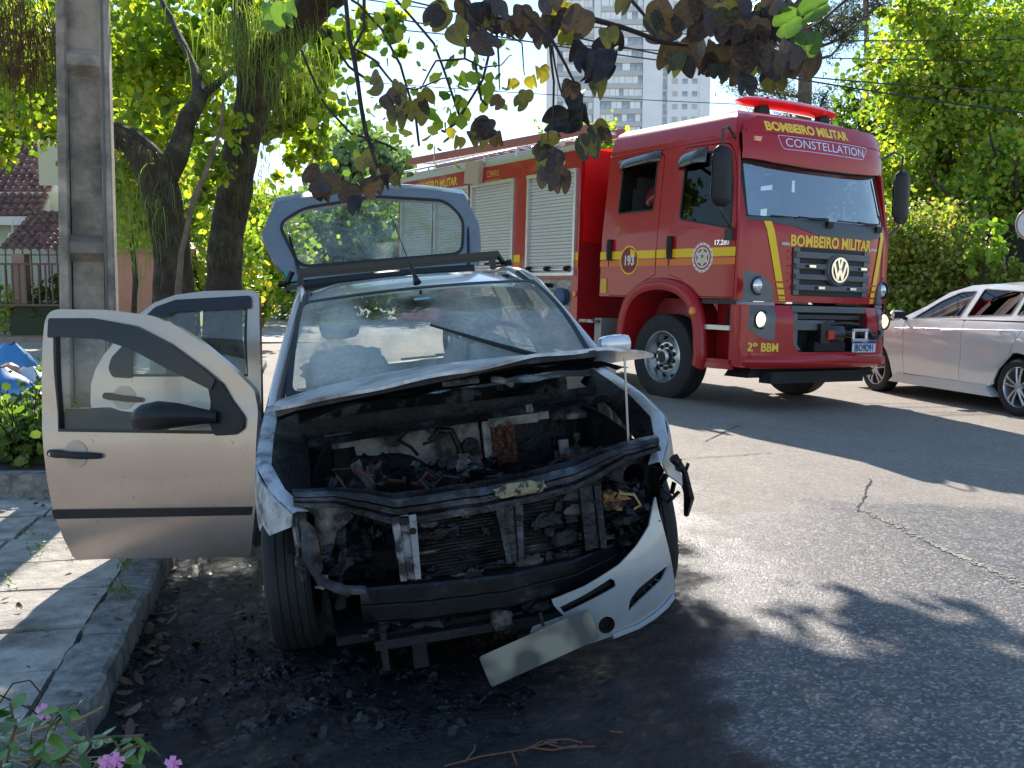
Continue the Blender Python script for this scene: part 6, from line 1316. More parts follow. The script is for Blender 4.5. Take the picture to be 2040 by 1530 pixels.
# ------------------------------------------------------------------ bags on the left pavement
def sack(name, label, cat, loc, d, m, seed, band=None):
    g = MB(); P = []
    for i in range(17):
        t = i/16; z = t; r_ = (math.sin(PI*min(1, t*1.05+.03))**.45) if t < .86 else .42*(1-(t-.86)/.2)+.1; row = []
        for j in range(29):
            a = 2*PI*(j % 28)/28; k = 1+.12*noise.fractal(Vector((math.cos(a)*2, math.sin(a)*2, t*3+seed)), 1, 2, 4)+.03*math.sin(a*9+t*4)*(t > .6)
            row.append((d[0]*r_*math.cos(a)*k, d[1]*r_*math.sin(a)*k, d[2]*z*(1+.06*noise.noise(Vector((math.cos(a), math.sin(a), seed))))))
        P.append(row)
    g.grid(P); o = obj(name, g, m, None, 60); o.location = loc; tag(o, label, cat, 'rubbish bags on the pavement'); return o
blue = mat('blue_plastic', (.05, .22, .5), .35, var=.15, vs=4, coat=.3, bump=.3, bs=12); wpl = mat('white_plastic', (.6, .62, .66), .4, var=.12, vs=5, bump=.5, bs=14)
p = at(20, 795, 10.6); b1 = sack('rubbish_bag', 'large blue plastic rubbish bag at the left edge, in front of the others', 'rubbish bag', (p.x-.1, 10.6, .05), (.36, .3, .47), blue, 1)
g = MB(); P = [(.37*math.cos(a)*.7, -.31, .05+.4*math.sin(a)) for a in np.linspace(0.1, 1.4, 6)]; g.tube([(.12, -.30, .02), (.15, -.31, .2), (.12, -.26, .40)], .012, 5); obj('tie', g, black, b1)
p = at(15, 760, 11.4); sack('rubbish_bag', 'blue bag with pointed knot standing behind the large blue one', 'rubbish bag', (p.x, 11.5, .1), (.30, .24, .62), blue, 4)
for i, (x, y, Y, s_, lb) in enumerate(((62, 790, 10.9, .30, 'white plastic rubbish bag just right of the large blue bag'), (40, 735, 11.9, .22, 'small white bag behind the two blue bags'), (75, 815, 10.3, .2, 'low white rubbish bag nearest the flower bed, beside the open door'))):
    p = at(x, y, Y); sack('rubbish_bag', lb, 'rubbish bag', (p.x, Y, .05), (s_, s_*.85, s_*1.5), wpl, 10+i)
p = at(42, 745, 11.0); sack('rubbish_bag', 'small peach coloured bag lying on the large blue bag', 'rubbish bag', (p.x, 10.75, .44), (.10, .09, .12), mat('peach_plastic', (.6, .32, .2), .5), 22)
# ------------------------------------------------------------------ trees on the left
bark = mat('bark_dark', (.045, .034, .025), .95, var=.5, vs=9, bump=2, bs=14, col2=(.09, .075, .05), lo=.5, hi=.65, ms=5)
twigm = mat('twig_dark', (.03, .02, .017), .8, var=.3)
lf_yel = leafmat('backlit_leaf', [(.07, .12, .02), (.15, .22, .03), (.26, .31, .04), (.42, .38, .05), (.10, .16, .04)], .62)
lf_dk = leafmat('deep_green_leaf', [(.035, .065, .02), (.08, .13, .03), (.17, .22, .05), (.06, .10, .025)], .5)
lf_bg = leafmat('lime_leaf', [(.06, .11, .025), (.14, .22, .04), (.3, .36, .06), (.22, .3, .05), (.46, .45, .07), (.10, .16, .03), (.6, .42, .08)], .55)
def limb(g, pts, rs, n=10, wob=.04, seed=0):
    P = []; Rr = []
    for i in range(len(pts)-1):
        a, b = Vector(pts[i]), Vector(pts[i+1])
        for k in range(5):
            t = k/5; q = a.lerp(b, t); nn = noise.noise_vector(q*1.7+Vector((seed, 0, 0))); P.append(q+nn*wob*(1 if (i or k) else 0)); Rr.append((rs[i]*(1-t)+rs[i+1]*t)*(1+.12*noise.noise(q*5)))
    P.append(Vector(pts[-1])); Rr.append(rs[-1]); g.tube(P, Rr, n); return g
def mkc(lst): return [tuple(at(x, y, Y)) for x, y, Y, r in lst], [r for *_, r in lst]
t1 = empty('street_tree', 'mossy forked street tree just right of the concrete pole', 'tree', loc=(0, 0, 0))
g = MB(); A = at(335, 620, 11); A.z = -.05
limb(g, [A, at(345, 590, 11), at(340, 470, 11), at(318, 380, 11), at(300, 320, 11)], [.27, .21, .19, .21, .22], 14, .03)
limb(g, [at(310, 340, 11), at(260, 285, 11), at(215, 265, 10.9), at(150, 250, 10.8)], [.2, .15, .13, .10], 10)
limb(g, [at(322, 380, 11), at(352, 310, 11.1), at(372, 240, 11.2), at(400, 190, 11.4)], [.14, .12, .10, .08], 10)
limb(g, [at(400, 190, 11.4), at(380, 120, 12), at(330, 20, 13), at(300, -60, 13.5)], [.08, .05, .035, .03], 8)
limb(g, [at(395, 200, 11.4), at(450, 150, 12.5), at(520, 100, 13.5)], [.06, .035, .02], 8)
obj('trunk', g, bark, t1, 60)
c1 = mkc([(60, 70, 15, .9), (40, 200, 14.5, .7), (60, 310, 13.6, .45), (20, 130, 15, .7), (75, 395, 12.4, .22), (260, 70, 15, .9), (330, 130, 15.5, .9), (250, 200, 14.5, .7), (300, 270, 14.5, .45), (390, 70, 15.8, .9), (430, 150, 15.5, .8), (250, 350, 13.6, .3), (390, 250, 14.8, .5), (440, 240, 15, .4)])
leaves('crown', blobpts(c1[0], c1[1], 6600, 175, cr=.30), .115, lf_yel, t1, aspect=.8)
t2 = empty('street_tree', 'tall leaning street tree with shaggy moss, between the forked tree and the raised tailgate', 'tree', loc=(0, 0, 0))
g = MB(); A = at(440, 600, 12); A.z = -.05
limb(g, [A, at(442, 575, 12), at(452, 460, 12), at(478, 320, 12), at(505, 200, 12), at(535, 110, 12), at(590, 50, 12), at(680, -40, 12)], [.27, .22, .20, .20, .21, .23, .22, .20], 14, .04, 3)
limb(g, [at(505, 200, 12), at(490, 90, 12.3), at(480, -30, 12.6)], [.2, .15, .13], 10, .04, 5)
limb(g, [at(600, 50, 12), Vector((-1.5, 11.3, 5.2)), Vector((-.2, 10.6, 5.2)), Vector((.9, 10.2, 5.1))], [.16, .12, .08, .04], 8, .08, 7)
limb(g, [at(680, -40, 12), Vector((-2.0, 11.6, 6.0)), Vector((-2.4, 10.4, 6.2))], [.2, .12, .05], 8, .08, 8)
obj('trunk', g, bark, t2, 60)
c2 = mkc([(620, 240, 15, .45), (590, 170, 15, .5), (650, 120, 14, .35), (560, 60, 14.5, .6), (700, 60, 13.5, .3), (600, 300, 15.5, .4), (540, 330, 15.5, .3), (760, 40, 13, .3), (450, 330, 15.5, .35), (640, 30, 14, .4), (490, 30, 14, .6), (820, 90, 13.5, .2), (735, 130, 13.5, .22), (560, 230, 14.8, .4)])
leaves('crown', blobpts(c2[0], c2[1], 5600, 130, cr=.30), .105, lf_yel, t2, aspect=.8)
# the part of its crown that spreads over the street (casts the dappled shade)
cx_, cr_ = [], []
rc = random.Random(21)
for i in range(64):
    x = rc.uniform(-3.0, 2.2); y = rc.uniform(8.6, 10.2-.4*max(0, x)); cx_.append((x, y, rc.uniform(4.75, 5.7)+.1*max(0, x))); cr_.append(rc.uniform(.35, .6))
for i in range(9): x, y = rc.uniform(-3.0, -1.2), rc.uniform(10.6, 12.2); cx_.append((x, y, rc.uniform(5.3, 6.0))); cr_.append(rc.uniform(.25, .4))
for i in range(3): cx_.append((rc.uniform(-6.4, -5.2), rc.uniform(9.0, 9.8), rc.uniform(4.8, 5.6))); cr_.append(rc.uniform(.3, .45))
leaves('overhanging_crown', blobpts(cx_, cr_, 26000, 520, cr=.42), .14, lf_yel, t2, aspect=.8)
# moss / hanging epiphytes: bundles of thin strands
def strands(name, anchors, n, L, m, parent, r=.004, spread=.12, seg=4):
    V = []; Fc = []; k = 0
    for i in range(n):
        a = Vector(anchors[RNG.integers(0, len(anchors))])+Vector(RNG.normal(size=3)*spread); l_ = L*RNG.uniform(.4, 1.2); dx, dy = RNG.normal(size=2)*.42; w_ = r*RNG.uniform(.7, 1.4); th = RNG.uniform(0, PI)
        c_, s_ = math.cos(th)*w_, math.sin(th)*w_
        for j in range(seg+1):
            t = j/seg; x = a.x+dx*l_*(t-.45*t*t); y = a.y+dy*l_*(t-.45*t*t); z = a.z+l_*(.18*t-1.1*t*t)
            kk_ = 1-.8*t; V += [(x-c_*kk_, y-s_*kk_, z), (x+c_*kk_, y+s_*kk_, z)]
        for j in range(seg): Fc.append((k+2*j, k+2*j+1, k+2*j+3, k+2*j+2))
        k += 2*(seg+1)
    o = bpy.data.objects.new(name, npmesh(name, V, Fc, m)); C.objects.link(o); o.parent = parent; o['kind'] = 'stuff'; return o
mossm = leafmat('moss_green', [(.10, .15, .03), (.18, .24, .05), (.26, .3, .08)], .45); mossb = leafmat('moss_brown', [(.06, .05, .02), (.12, .11, .05), (.05, .06, .02)], .3)
strands('hanging_moss', [at(x, y, 11.8) for x, y in ((500, 40), (520, 60), (540, 40), (560, 90), (585, 90), (610, 110), (470, 70), (490, 120), (455, 110), (575, 130))], 1100, .45, mossm, t2, .006, .22)
strands('hanging_moss', [at(x, y, 11.75) for x, y in ((540, 210), (530, 260), (520, 320), (500, 380), (470, 300), (455, 400), (440, 480), (500, 250))], 800, .2, mossb, t2, .004, .10)
strands('hanging_moss', [at(x, y, 10.75) for x, y in ((260, 400), (280, 430), (250, 450), (300, 400), (270, 470), (240, 420))], 380, .38, mossm, t1, .006, .2)
strands('hanging_moss', [at(x, y, 10.75) for x, y in ((320, 420), (340, 480), (330, 350), (300, 320), (360, 400), (255, 300), (230, 290))], 500, .18, mossb, t1, .004, .09)
strands('dead_twigs', [at(x, y, 9.5) for x, y in ((20, 10), (60, 20), (90, 60), (40, 60), (80, 90), (10, 80))], 700, .55, mat('dead_brown', (.09, .045, .02), .9), t1, .005, .16)
g = MB(); limb(g, [at(358, 600, 10.6), at(362, 500, 10.6), at(385, 400, 10.6), at(418, 330, 10.7), at(440, 250, 10.8), at(445, 180, 11)], [.035, .03, .028, .025, .02, .012], 7, .03)
sp3 = obj('sapling', g, mat('bark_light', (.16, .12, .085), .9, var=.4), None, 60); tag(sp3, 'thin pale-barked sapling between the two mossy trunks', 'sapling')
leaves('crown', blobpts(*mkc([(420, 330, 11.2, .2), (440, 260, 11.3, .25), (400, 400, 11.2, .15), (370, 450, 11.2, .15)]), 420, 30), .10, lf_yel, sp3)
# background greenery on the left
def bushobj(name, label, cat, lst, n, size, m, trunk=None, clumps=0, group=None, cr=.4, bark_=None):
    c, r = mkc(lst); base_ = Vector(c[0]); base_.z = 0
    o = empty(name, label, cat, loc=(0, 0, 0), group=group)
    leaves('crown' if cat == 'tree' else 'foliage', blobpts(c, r, n, clumps, cr=cr), size, m, o)
    g = MB(); limb(g, [Vector((base_.x, base_.y, 0)), Vector((base_.x+.05, base_.y, c[0][2]*.5)), Vector(c[0])], trunk or [.06, .05, .03], 8, .05); 
    if name == 'roadside_tree':
        for k in range(10):
            q = Vector(c[int(RNG.integers(0, len(c)))]); s_ = Vector((base_.x, base_.y, c[0][2]*RNG.uniform(.4, .9))); limb(g, [s_, s_.lerp(q, .5)+Vector((0, 0, .3)), q+Vector((RNG.normal()*.5, -.6, .6))], [.09, .06, .02], 6, .15, k)
    obj('trunk' if cat == 'tree' else 'stem', g, bark_ or bark, o, 60); return o
bushobj('garden_tree', 'yellow-green sunlit tree beyond the street, between the leaning trunk and the raised tailgate', 'tree', [(510, 480, 32, 1.5), (540, 520, 33, 1.2), (500, 560, 32, 1.2), (480, 430, 33, 1.2), (530, 440, 34, .9)], 5200, .2, lf_bg, [.2, .16, .1])
bushobj('garden_tree', 'shaded green tree seen between the two mossy trunks', 'tree', [(385, 500, 22, 1.3), (400, 430, 23, 1.3), (410, 560, 22, 1.2), (370, 400, 23, 1.0), (480, 400, 26, .8)], 4200, .16, lf_bg, [.12, .1, .06])
bushobj('garden_bush', 'drooping green bush over the terracotta wall, between the pole and the forked tree', 'bush', [(255, 390, 17, .7), (270, 330, 17, .7), (235, 430, 17, .6), (290, 420, 17, .5)], 3600, .13, lf_bg)
bushobj('garden_tree', 'leafy tree top above the maroon roof at the far left edge', 'tree', [(-80, 180, 20, 1.4), (30, 180, 20, 1.2), (70, 210, 20, .7), (10, 100, 20, 1.2), (60, 120, 21, 1.2), (240, 130, 22, 1.6), (280, 250, 22, 1.2)], 9000, .16, lf_yel, [.15, .12, .08])
bushobj('garden_bush', 'bright yellow-green shrub behind the railing on the mossy wall', 'bush', [(28, 612, 24.9, .5), (60, 614, 24.9, .4), (0, 606, 24.9, .5)], 1500, .09, leafmat('lime_shrub', [(.25, .34, .04), (.4, .45, .08)], .4))
bushobj('garden_bush', 'dark shrub under the porch railing beside the bright yellow-green shrub', 'bush', [(95, 600, 24.6, .4), (105, 570, 24.6, .3)], 900, .09, lf_dk)
bushobj('distant_tree', 'broad domed hazy green tree on the skyline behind the raised tailgate', 'tree', [(720, 335, 95, 3.2), (690, 345, 95, 2.6), (755, 340, 95, 2.6), (660, 360, 95, 2.2), (785, 360, 96, 2.0), (720, 375, 95, 4.0)], 9000, .6, leafmat('hazy_leaf', [(.14, .2, .11), (.2, .26, .15)], .4), [.5, .4, .3])
bushobj('distant_tree', 'small green tree top over the ladders, between body and cab of the fire engine', 'tree', [(1150, 300, 45, 1.2), (1195, 292, 45, 1.0), (1120, 310, 45, 1.2), (1170, 330, 45, 1.4)], 4000, .2, lf_bg, [.2, .2, .1])
bushobj('street_hedge', 'line of green bushes along the street seen through the raised tailgate glass', 'hedge', [(640, 480, 40, 2.2), (720, 500, 40, 2.2), (600, 560, 38, 2.0), (680, 560, 38, 2.0), (780, 540, 38, 2.0), (560, 520, 42, 2)], 9000, .25, lf_dk)
# ------------------------------------------------------------------ trees on the right
def bigtree(name, label, lst, n, size, m, clumps, tr=(.3, .22, .12), cr=.36): return bushobj(name, label, 'tree', lst, n, size, m, list(tr), clumps, None, cr)
bigtree('roadside_tree', 'tall sunlit yellow-green tree filling the right side behind the parked saloon',
  [(1880, 250, 23, 1.5), (1830, 120, 23, 1.1), (1920, 60, 23, 1.3), (1990, 160, 23, 1.4), (1800, 300, 23, 1.0), (1870, 380, 22.5, 1.2), (1960, 330, 23, 1.3), (1790, 210, 23.4, .8), (1860, 20, 23, .9), (2020, 40, 23.5, 1.3), (1810, 400, 22.5, .8), (1840, 200, 23, 1.0), (1940, 180, 23, 1.3), (1780, 350, 23, .7), (1900, 450, 22, .9), (1800, 40, 23.5, .6)], 27000, .115, lf_bg, 520, cr=.25)
bigtree('roadside_tree', 'darker green tree behind the tall yellow-green one, its crown reaching towards the cab',
  [(1720, 260, 29, 1.1), (1740, 330, 29, 1.3), (1760, 180, 30, 1.2), (1790, 120, 30, 1.1), (1850, 260, 28, 2.0), (1960, 260, 28, 2.2), (1730, 400, 29, 1.2), (1830, 450, 28, 1.8), (2000, 450, 27, 1.8), (1900, 80, 29, 1.6), (1700, 300, 29, .6), (2030, 100, 28, 1.5), (1750, 230, 29.5, 1)], 17000, .15, lf_dk, 300)
bigtree('roadside_tree', 'olive green bushy tree along the road at the right, half hidden by the sign', [(1990, 430, 20.5, .7), (2030, 380, 20.5, .8), (1920, 400, 21, .5), (2000, 330, 21, .7)], 7000, .11, lf_bg, 160)
hd_ = empty('overgrown_hedge', 'overgrown hedge of small mottled leaves behind the silver saloon', 'hedge', loc=(0, 0, 0))
hc = mkc([(1790, 470, 19.5, .75), (1850, 500, 19.2, .8), (1920, 540, 18.9, .8), (1800, 560, 19.2, .8), (1860, 590, 19, .8), (1760, 600, 19.5, .7), (1980, 580, 18.6, .7), (1830, 640, 19, .8), (1900, 470, 19.5, .7), (1760, 520, 19.8, .7), (2040, 600, 18.5, .7), (1930, 640, 18.6, .8), (1740, 660, 19.5, .6), (1990, 650, 18.4, .8), (1700, 700, 19.8, .6), (1640, 720, 20, .5)])
leaves('foliage', blobpts(hc[0], hc[1], 26000, 420, cr=.34), .085, leafmat('hedge_leaf', [(.09, .13, .03), (.19, .25, .05), (.32, .32, .08), (.34, .25, .11), (.15, .2, .05)], .5), hd_)
g = MB(); P = [[(x, y, z) for z in np.linspace(0, 2.6, 4)] for x, y in [(at(1690, 700, 21).x, 21), (at(1800, 700, 20.4).x, 20.4), (at(2200, 700, 19.6).x, 19.6), (16, 19)]]; g.grid(P); obj('stem', g, mat('hedge_core', (.02, .024, .012), .95, bump=1, bs=6), hd_, 0)
vine = bushobj('creeper', 'lime green leafy creeper hanging in front of the dark gap near the road sign', 'creeper', [(1960, 510, 18.2, .22), (1990, 500, 18.2, .2), (1940, 470, 18.3, .22), (2000, 460, 18.3, .2), (1925, 530, 18.2, .18)], 650, .12, leafmat('lime_creeper', [(.2, .3, .04), (.3, .38, .06)], .45))
# monkey-puzzle pine and slim conifer
ar = empty('monkey_puzzle', 'tall pine with sparse upturned whorled branches and dark needle tufts above the cab roof', 'tree', loc=(0, 0, 0))
g = MB(); B = at(1603, 300, 38); B.z = 0; limb(g, [B, at(1604, 150, 38), at(1607, -60, 38)], [.3, .26, .22], 10, .02); obj('trunk', g, mat('pine_bark', (.16, .12, .1), .9, var=.4), ar, 60)
ends = [(1440, 130), (1470, 165), (1500, 60), (1530, 20), (1455, 60), (1560, 10), (1650, 20), (1690, 10), (1720, 20), (1740, 20), (1560, 180), (1650, 180), (1480, 20), (1700, 60), (1530, 150), (1640, 30), (1420, 30)]
needle = []; g = MB()
for i, (x, y) in enumerate(ends):
    Y = 38+RNG.uniform(-2.5, 2.5); s = at(1604, y+70+RNG.uniform(-20, 30), 38); e = at(x, y, Y); m_ = s.lerp(e, .55); m_.z -= .35
    limb(g, [s, m_, e], [.07, .045, .03], 6, .05); 
    for k in range(24):
        t = RNG.uniform(.55, 1.05); q = m_.lerp(e, (t-.55)/.5)+Vector(RNG.normal(size=3)*.22); needle += [q+Vector(RNG.normal(size=3)*.16) for _ in range(34)]
obj('limb', g, MATS['pine_bark'], ar, 60)
leaves('needles', needle, .15, leafmat('pine_needle', [(.03, .045, .02), (.07, .09, .035)], .2), ar, aspect=.16)
cf = empty('conifer', 'slim dark conifer whose bare trunk stands against the sky left of the yellow-green tree', 'tree', loc=(0, 0, 0))
g = MB(); B = at(1726, 300, 34); B.z = 0; limb(g, [B, at(1727, 130, 34), at(1724, -60, 34)], [.16, .09, .09], 8, .02)
pts = []
for k in range(14):
    y = -50+k*11; s = at(1725, y, 34); e = at(1725+RNG.choice([-1, 1])*RNG.uniform(25, 70), y+RNG.uniform(-10, 25), 34+RNG.uniform(-1, 1)); limb(g, [s, s.lerp(e, .5)+Vector((0, 0, .08)), e], [.03, .02, .01], 5, .02)
    if y < 40: pts += [s.lerp(e, RNG.uniform(.2, 1.1))+Vector(RNG.normal(size=3)*.12) for _ in range(240)]
obj('trunk', g, MATS['pine_bark'], cf, 60); leaves('needles', pts, .12, leafmat('conifer_needle', [(.03, .05, .03), (.09, .06, .05)], .2), cf, aspect=.2)
# ------------------------------------------------------------------ large two-lobed leaves hanging close to the camera
def lobed(seed, curl):
    """two-lobed leaf, stalk at the origin, lobes towards -y"""
    rl_ = random.Random(seed); na, nr = 44, 5; w1, w2, p1, p2 = rl_.uniform(.9, 1.1), rl_.uniform(.9, 1.1), rl_.uniform(0, 6), rl_.uniform(0, 6)
    V = [(0, -.02, 0)]; Fc = []
    for i in range(na):
        a = 2*PI*i/na; d = abs(((a-1.5*PI+PI) % (2*PI))-PI)        # angle from the tip direction (-y)
        up_ = PI-d
        r_ = .52*(1-.50*math.exp(-(d/.20)**2))*(1-.45*math.exp(-(up_/.75)**2))*(w1 if math.cos(a) > 0 else w2)*(1+.03*math.sin(3*a+p1))
        for k in range(1, nr+1):
            t = k/nr; x, y = r_*t*math.cos(a), r_*t*math.sin(a)*1.05
            V.append((x, y, curl*(1.1*x*x*(1 if x > 0 else .6)-.7*y*y)+.05*math.sin(5*x+p2)*math.sin(4*y+p1)+.06*curl*math.exp(-(x/.05)**2)))
    for i in range(na):
        j = (i+1) % na; Fc.append((0, 1+i*nr, 1+j*nr))
        for k in range(nr-1): Fc.append((1+i*nr+k, 2+i*nr+k, 2+j*nr+k, 1+j*nr+k))
    V = [(x, y-.20, z) for x, y, z in V]
    me = bpy.data.meshes.new('leaf'); me.from_pydata(V, [], Fc); me.polygons.foreach_set('use_smooth', [True]*len(me.polygons)); return me
nb = leafmat('near_leaf_brown', [(.018, .011, .012), (.045, .028, .024), (.075, .045, .03)], .12, .5, True); ng = leafmat('near_leaf_olive', [(.022, .02, .014), (.05, .046, .022), (.08, .08, .03)], .25, .45, True)
ny = leafmat('near_leaf_yellow', [(.08, .06, .02), (.2, .15, .02), (.26, .2, .03)], .5, .45, True); ngr = leafmat('near_leaf_green', [(.05, .1, .03), (.09, .16, .04), (.14, .22, .06)], .3, .4, True); nbk = leafmat('near_leaf_black', [(.012, .009, .012), (.012, .009, .012)], .02, .6)
lmesh = {}
for mi, m_ in enumerate((nb, ng, ny, ngr, nbk)):
    for k in range(4): me = lobed(k*7+mi, (.35, .6, -.3, 1.0)[k]); me.materials.append(m_); lmesh[(mi, k)] = me
def branch(label, stems, leafs, Y0, extra=()):
    leafs = list(leafs)
    for (x0, x1, y0, y1, n_) in extra: leafs += [(RNG.uniform(x0, x1), RNG.uniform(y0, y1), RNG.uniform(55, 95), int(RNG.choice([0, 0, 0, 1, 4]))) for _ in range(n_)]
    e = empty('overhanging_branch', label, 'branch', loc=(0, 0, 0), group='leafy branches hanging in front of the camera')
    for st in stems:
        g = MB(); pts = [at(x, y, Y0+dy) for x, y, dy in st[1]]; P = []
        for i in range(len(pts)-1):
            for k in range(6): q = pts[i].lerp(pts[i+1], k/6); P.append(q+noise.noise_vector(q*9)*.006)
        P.append(pts[-1]); k_ = len(P); g.tube(P, [st[0]*(1-.6*i/k_) for i in range(k_)], 6); obj('twig', g, twigm, e, 60)
    for (x, y, s, mi, *rest) in leafs:
        rot = rest[0] if rest else RNG.uniform(-50, 50); Y = Y0+RNG.uniform(-.12, .14)
        o = obj('leaf', lmesh[(mi, int(RNG.integers(0, 4)))], None, e); o.location = at(x, y, Y); sc_ = s*Y/FPX*RNG.uniform(.72, 1.0); o.scale = (sc_*RNG.uniform(.72, 1), sc_*RNG.uniform(.9, 1.15), sc_*RNG.uniform(.8, 1.5))
        o.rotation_euler = (R(90+RNG.uniform(-35, 35)), R(rot), R(RNG.uniform(-40, 40)))
    return e
branch('branch of large dark two-lobed leaves running across the top right, above the cab', [(.007, [(1040, -40, 0), (1130, 25, 0), (1230, 55, .02), (1320, 85, .02), (1370, 90, .03)]), (.004, [(1225, -30, .05), (1290, 40, .05), (1340, 70, .05)]), (.0035, [(1600, -40, .05), (1520, 60, .02), (1430, 90, .0)]), (.003, [(1700, -10, .1), (1640, 40, .1), (1600, 60, .08)])],
  [(1305, 5, 80, 0), (1345, 50, 90, 0, 80), (1395, 15, 100, 0), (1300, 30, 60, 1), (1340, 90, 75, 0, 5), (1385, 85, 95, 0, -10), (1425, 95, 85, 0, 10), (1465, 50, 90, 0), (1455, 115, 80, 0, 0), (1495, 100, 75, 1, 5), (1525, 60, 85, 0), (1545, 110, 90, 0, -8), (1540, 10, 80, 1), (1585, 35, 85, 3, 60), (1610, 70, 80, 3, 10), (1605, 105, 80, 0, 10), (1575, 90, 85, 0, 20), (1475, 150, 75, 0, 0), (1545, 145, 60, 1), (1430, 130, 60, 1, 0), (1335, 110, 60, 1, 0), (1640, 10, 90, 3, 70), (1480, 10, 70, 0), (1360, 15, 70, 0), (1500, 60, 70, 0), (1440, 10, 60, 1), (1250, -5, 60, 1)], 1.9, [(1300, 1640, -15, 50, 13), (1400, 1600, 50, 110, 5)])
branch('hanging spray of blackish curled leaves in front of the tower', [(.0035, [(1040, 20, 0), (1100, 80, 0), (1130, 130, .02), (1160, 190, .02), (1155, 260, .02)]), (.0025, [(1090, 40, 0), (1105, 160, 0), (1098, 260, .0), (1096, 330, 0)]), (.002, [(1100, 90, 0), (1120, 190, 0), (1135, 205, 0)])],
  [(1200, 75, 80, 4), (1165, 95, 60, 4), (1190, 120, 75, 4), (1150, 120, 50, 4), (1215, 100, 60, 4), (1210, 60, 60, 1), (1175, 140, 55, 4), (1215, 130, 40, 4), (1140, 165, 45, 0), (1150, 185, 65, 4), (1155, 215, 80, 4, 0), (1180, 165, 55, 1), (1125, 240, 60, 4, 80), (1150, 240, 50, 4, 70), (1185, 250, 60, 1), (1175, 275, 55, 1), (1090, 270, 55, 1), (1100, 295, 65, 0), (1070, 290, 45, 1), (1105, 330, 75, 0, 5), (1120, 345, 70, 0, 0), (1090, 340, 60, 0, 10), (1085, 315, 55, 1), (1205, 260, 40, 0), (1130, 60, 50, 2), (1135, 30, 60, 0)], 1.75)
branch('cluster of brown and gold leaves hanging at the top centre', [(.004, [(860, -40, 0), (950, 20, 0), (1040, 50, 0), (1110, 60, 0)]), (.003, [(925, -20, 0), (928, 60, 0), (925, 118, 0), (870, 120, 0), (848, 160, .0), (838, 178, 0)]), (.002, [(925, 118, 0), (960, 138, 0), (1000, 132, 0), (1020, 110, 0)]), (.0025, [(990, 30, 0), (995, 120, 0), (996, 180, 0)]), (.002, [(950, 30, 0), (1040, 90, 0), (1045, 150, 0)])],
  [(885, 20, 75, 1), (940, 30, 90, 0), (955, 70, 70, 0), (905, 50, 70, 1), (1000, 5, 80, 0), (1050, 30, 75, 0), (1100, 35, 70, 0), (1160, 25, 80, 0), (1075, 60, 60, 0), (1015, 35, 70, 0), (1125, 10, 80, 2, 30), (960, 10, 60, 3), (1020, 160, 40, 2), (1048, 182, 42, 1), (1058, 155, 36, 2), (1078, 140, 36, 2), (1090, 132, 26, 2), (1040, 195, 35, 1), (998, 197, 45, 0), (975, 250, 62, 0, 60), (945, 262, 55, 1), (915, 275, 45, 1), (990, 265, 50, 0), (960, 240, 50, 0), (905, 262, 30, 2)], 1.85, [(870, 1190, -20, 30, 7)])
branch('drooping twig of olive leaves hanging left of centre above the tailgate', [(.004, [(683, -40, 0), (690, 70, 0), (712, 170, 0), (728, 260, 0), (752, 335, 0)]), (.003, [(725, -20, 0), (720, 60, 0), (700, 95, 0), (745, 120, 0), (790, 170, 0), (830, 178, 0), (895, 155, 0)]), (.002, [(700, 95, 0), (735, 270, 0), (758, 340, 0)])],
  [(755, 155, 70, 1, 70), (795, 170, 80, 1), (825, 205, 65, 1, 0), (795, 220, 60, 1, 5), (842, 185, 50, 1), (770, 190, 55, 0), (640, 352, 75, 0, 60), (672, 365, 80, 0, 80), (650, 372, 60, 0), (700, 370, 60, 0), (720, 395, 62, 4, 5), (722, 312, 60, 1), (748, 338, 45, 0), (772, 350, 45, 0, 0), (790, 352, 40, 1), (765, 335, 40, 0), (735, 360, 50, 0)], 1.7)
branch('small bright green leaf cluster hanging over the leaning mossy trunk', [(.002, [(540, -30, 0), (550, 10, 0)])], [(540, 10, 50, 3, 0), (565, 15, 55, 3, 10), (550, 40, 40, 3), (580, 5, 45, 3)], 2.2)
# thin distant sprays with tiny leaves in the sky gap
sy_ = empty('overhanging_twigs', 'fine twigs with scattered small leaves against the pale sky at centre left', 'twigs', loc=(0, 0, 0))
g = MB(); sp = []
for st in ([(700, 0), (760, 60), (800, 130), (830, 230), (835, 290)], [(780, -10), (860, 90), (900, 190), (915, 230)], [(980, 60), (960, 150), (915, 230), (880, 260)], [(640, 60), (700, 140), (760, 180)], [(600, 100), (650, 210), (700, 270), (790, 300)], [(1000, -10), (950, 110), (970, 210)]):
    pts = [at(x, y, 6.0) for x, y in st]; limb(g, pts, [.008]*len(pts), 5, .05, st[0][0])
    for i in range(len(pts)-1):
        for _ in range(14): sp.append(pts[i].lerp(pts[i+1], RNG.random())+Vector(RNG.normal(size=3)*.09))
obj('twig', g, twigm, sy_, 60); leaves('foliage', sp, .07, lf_yel, sy_)
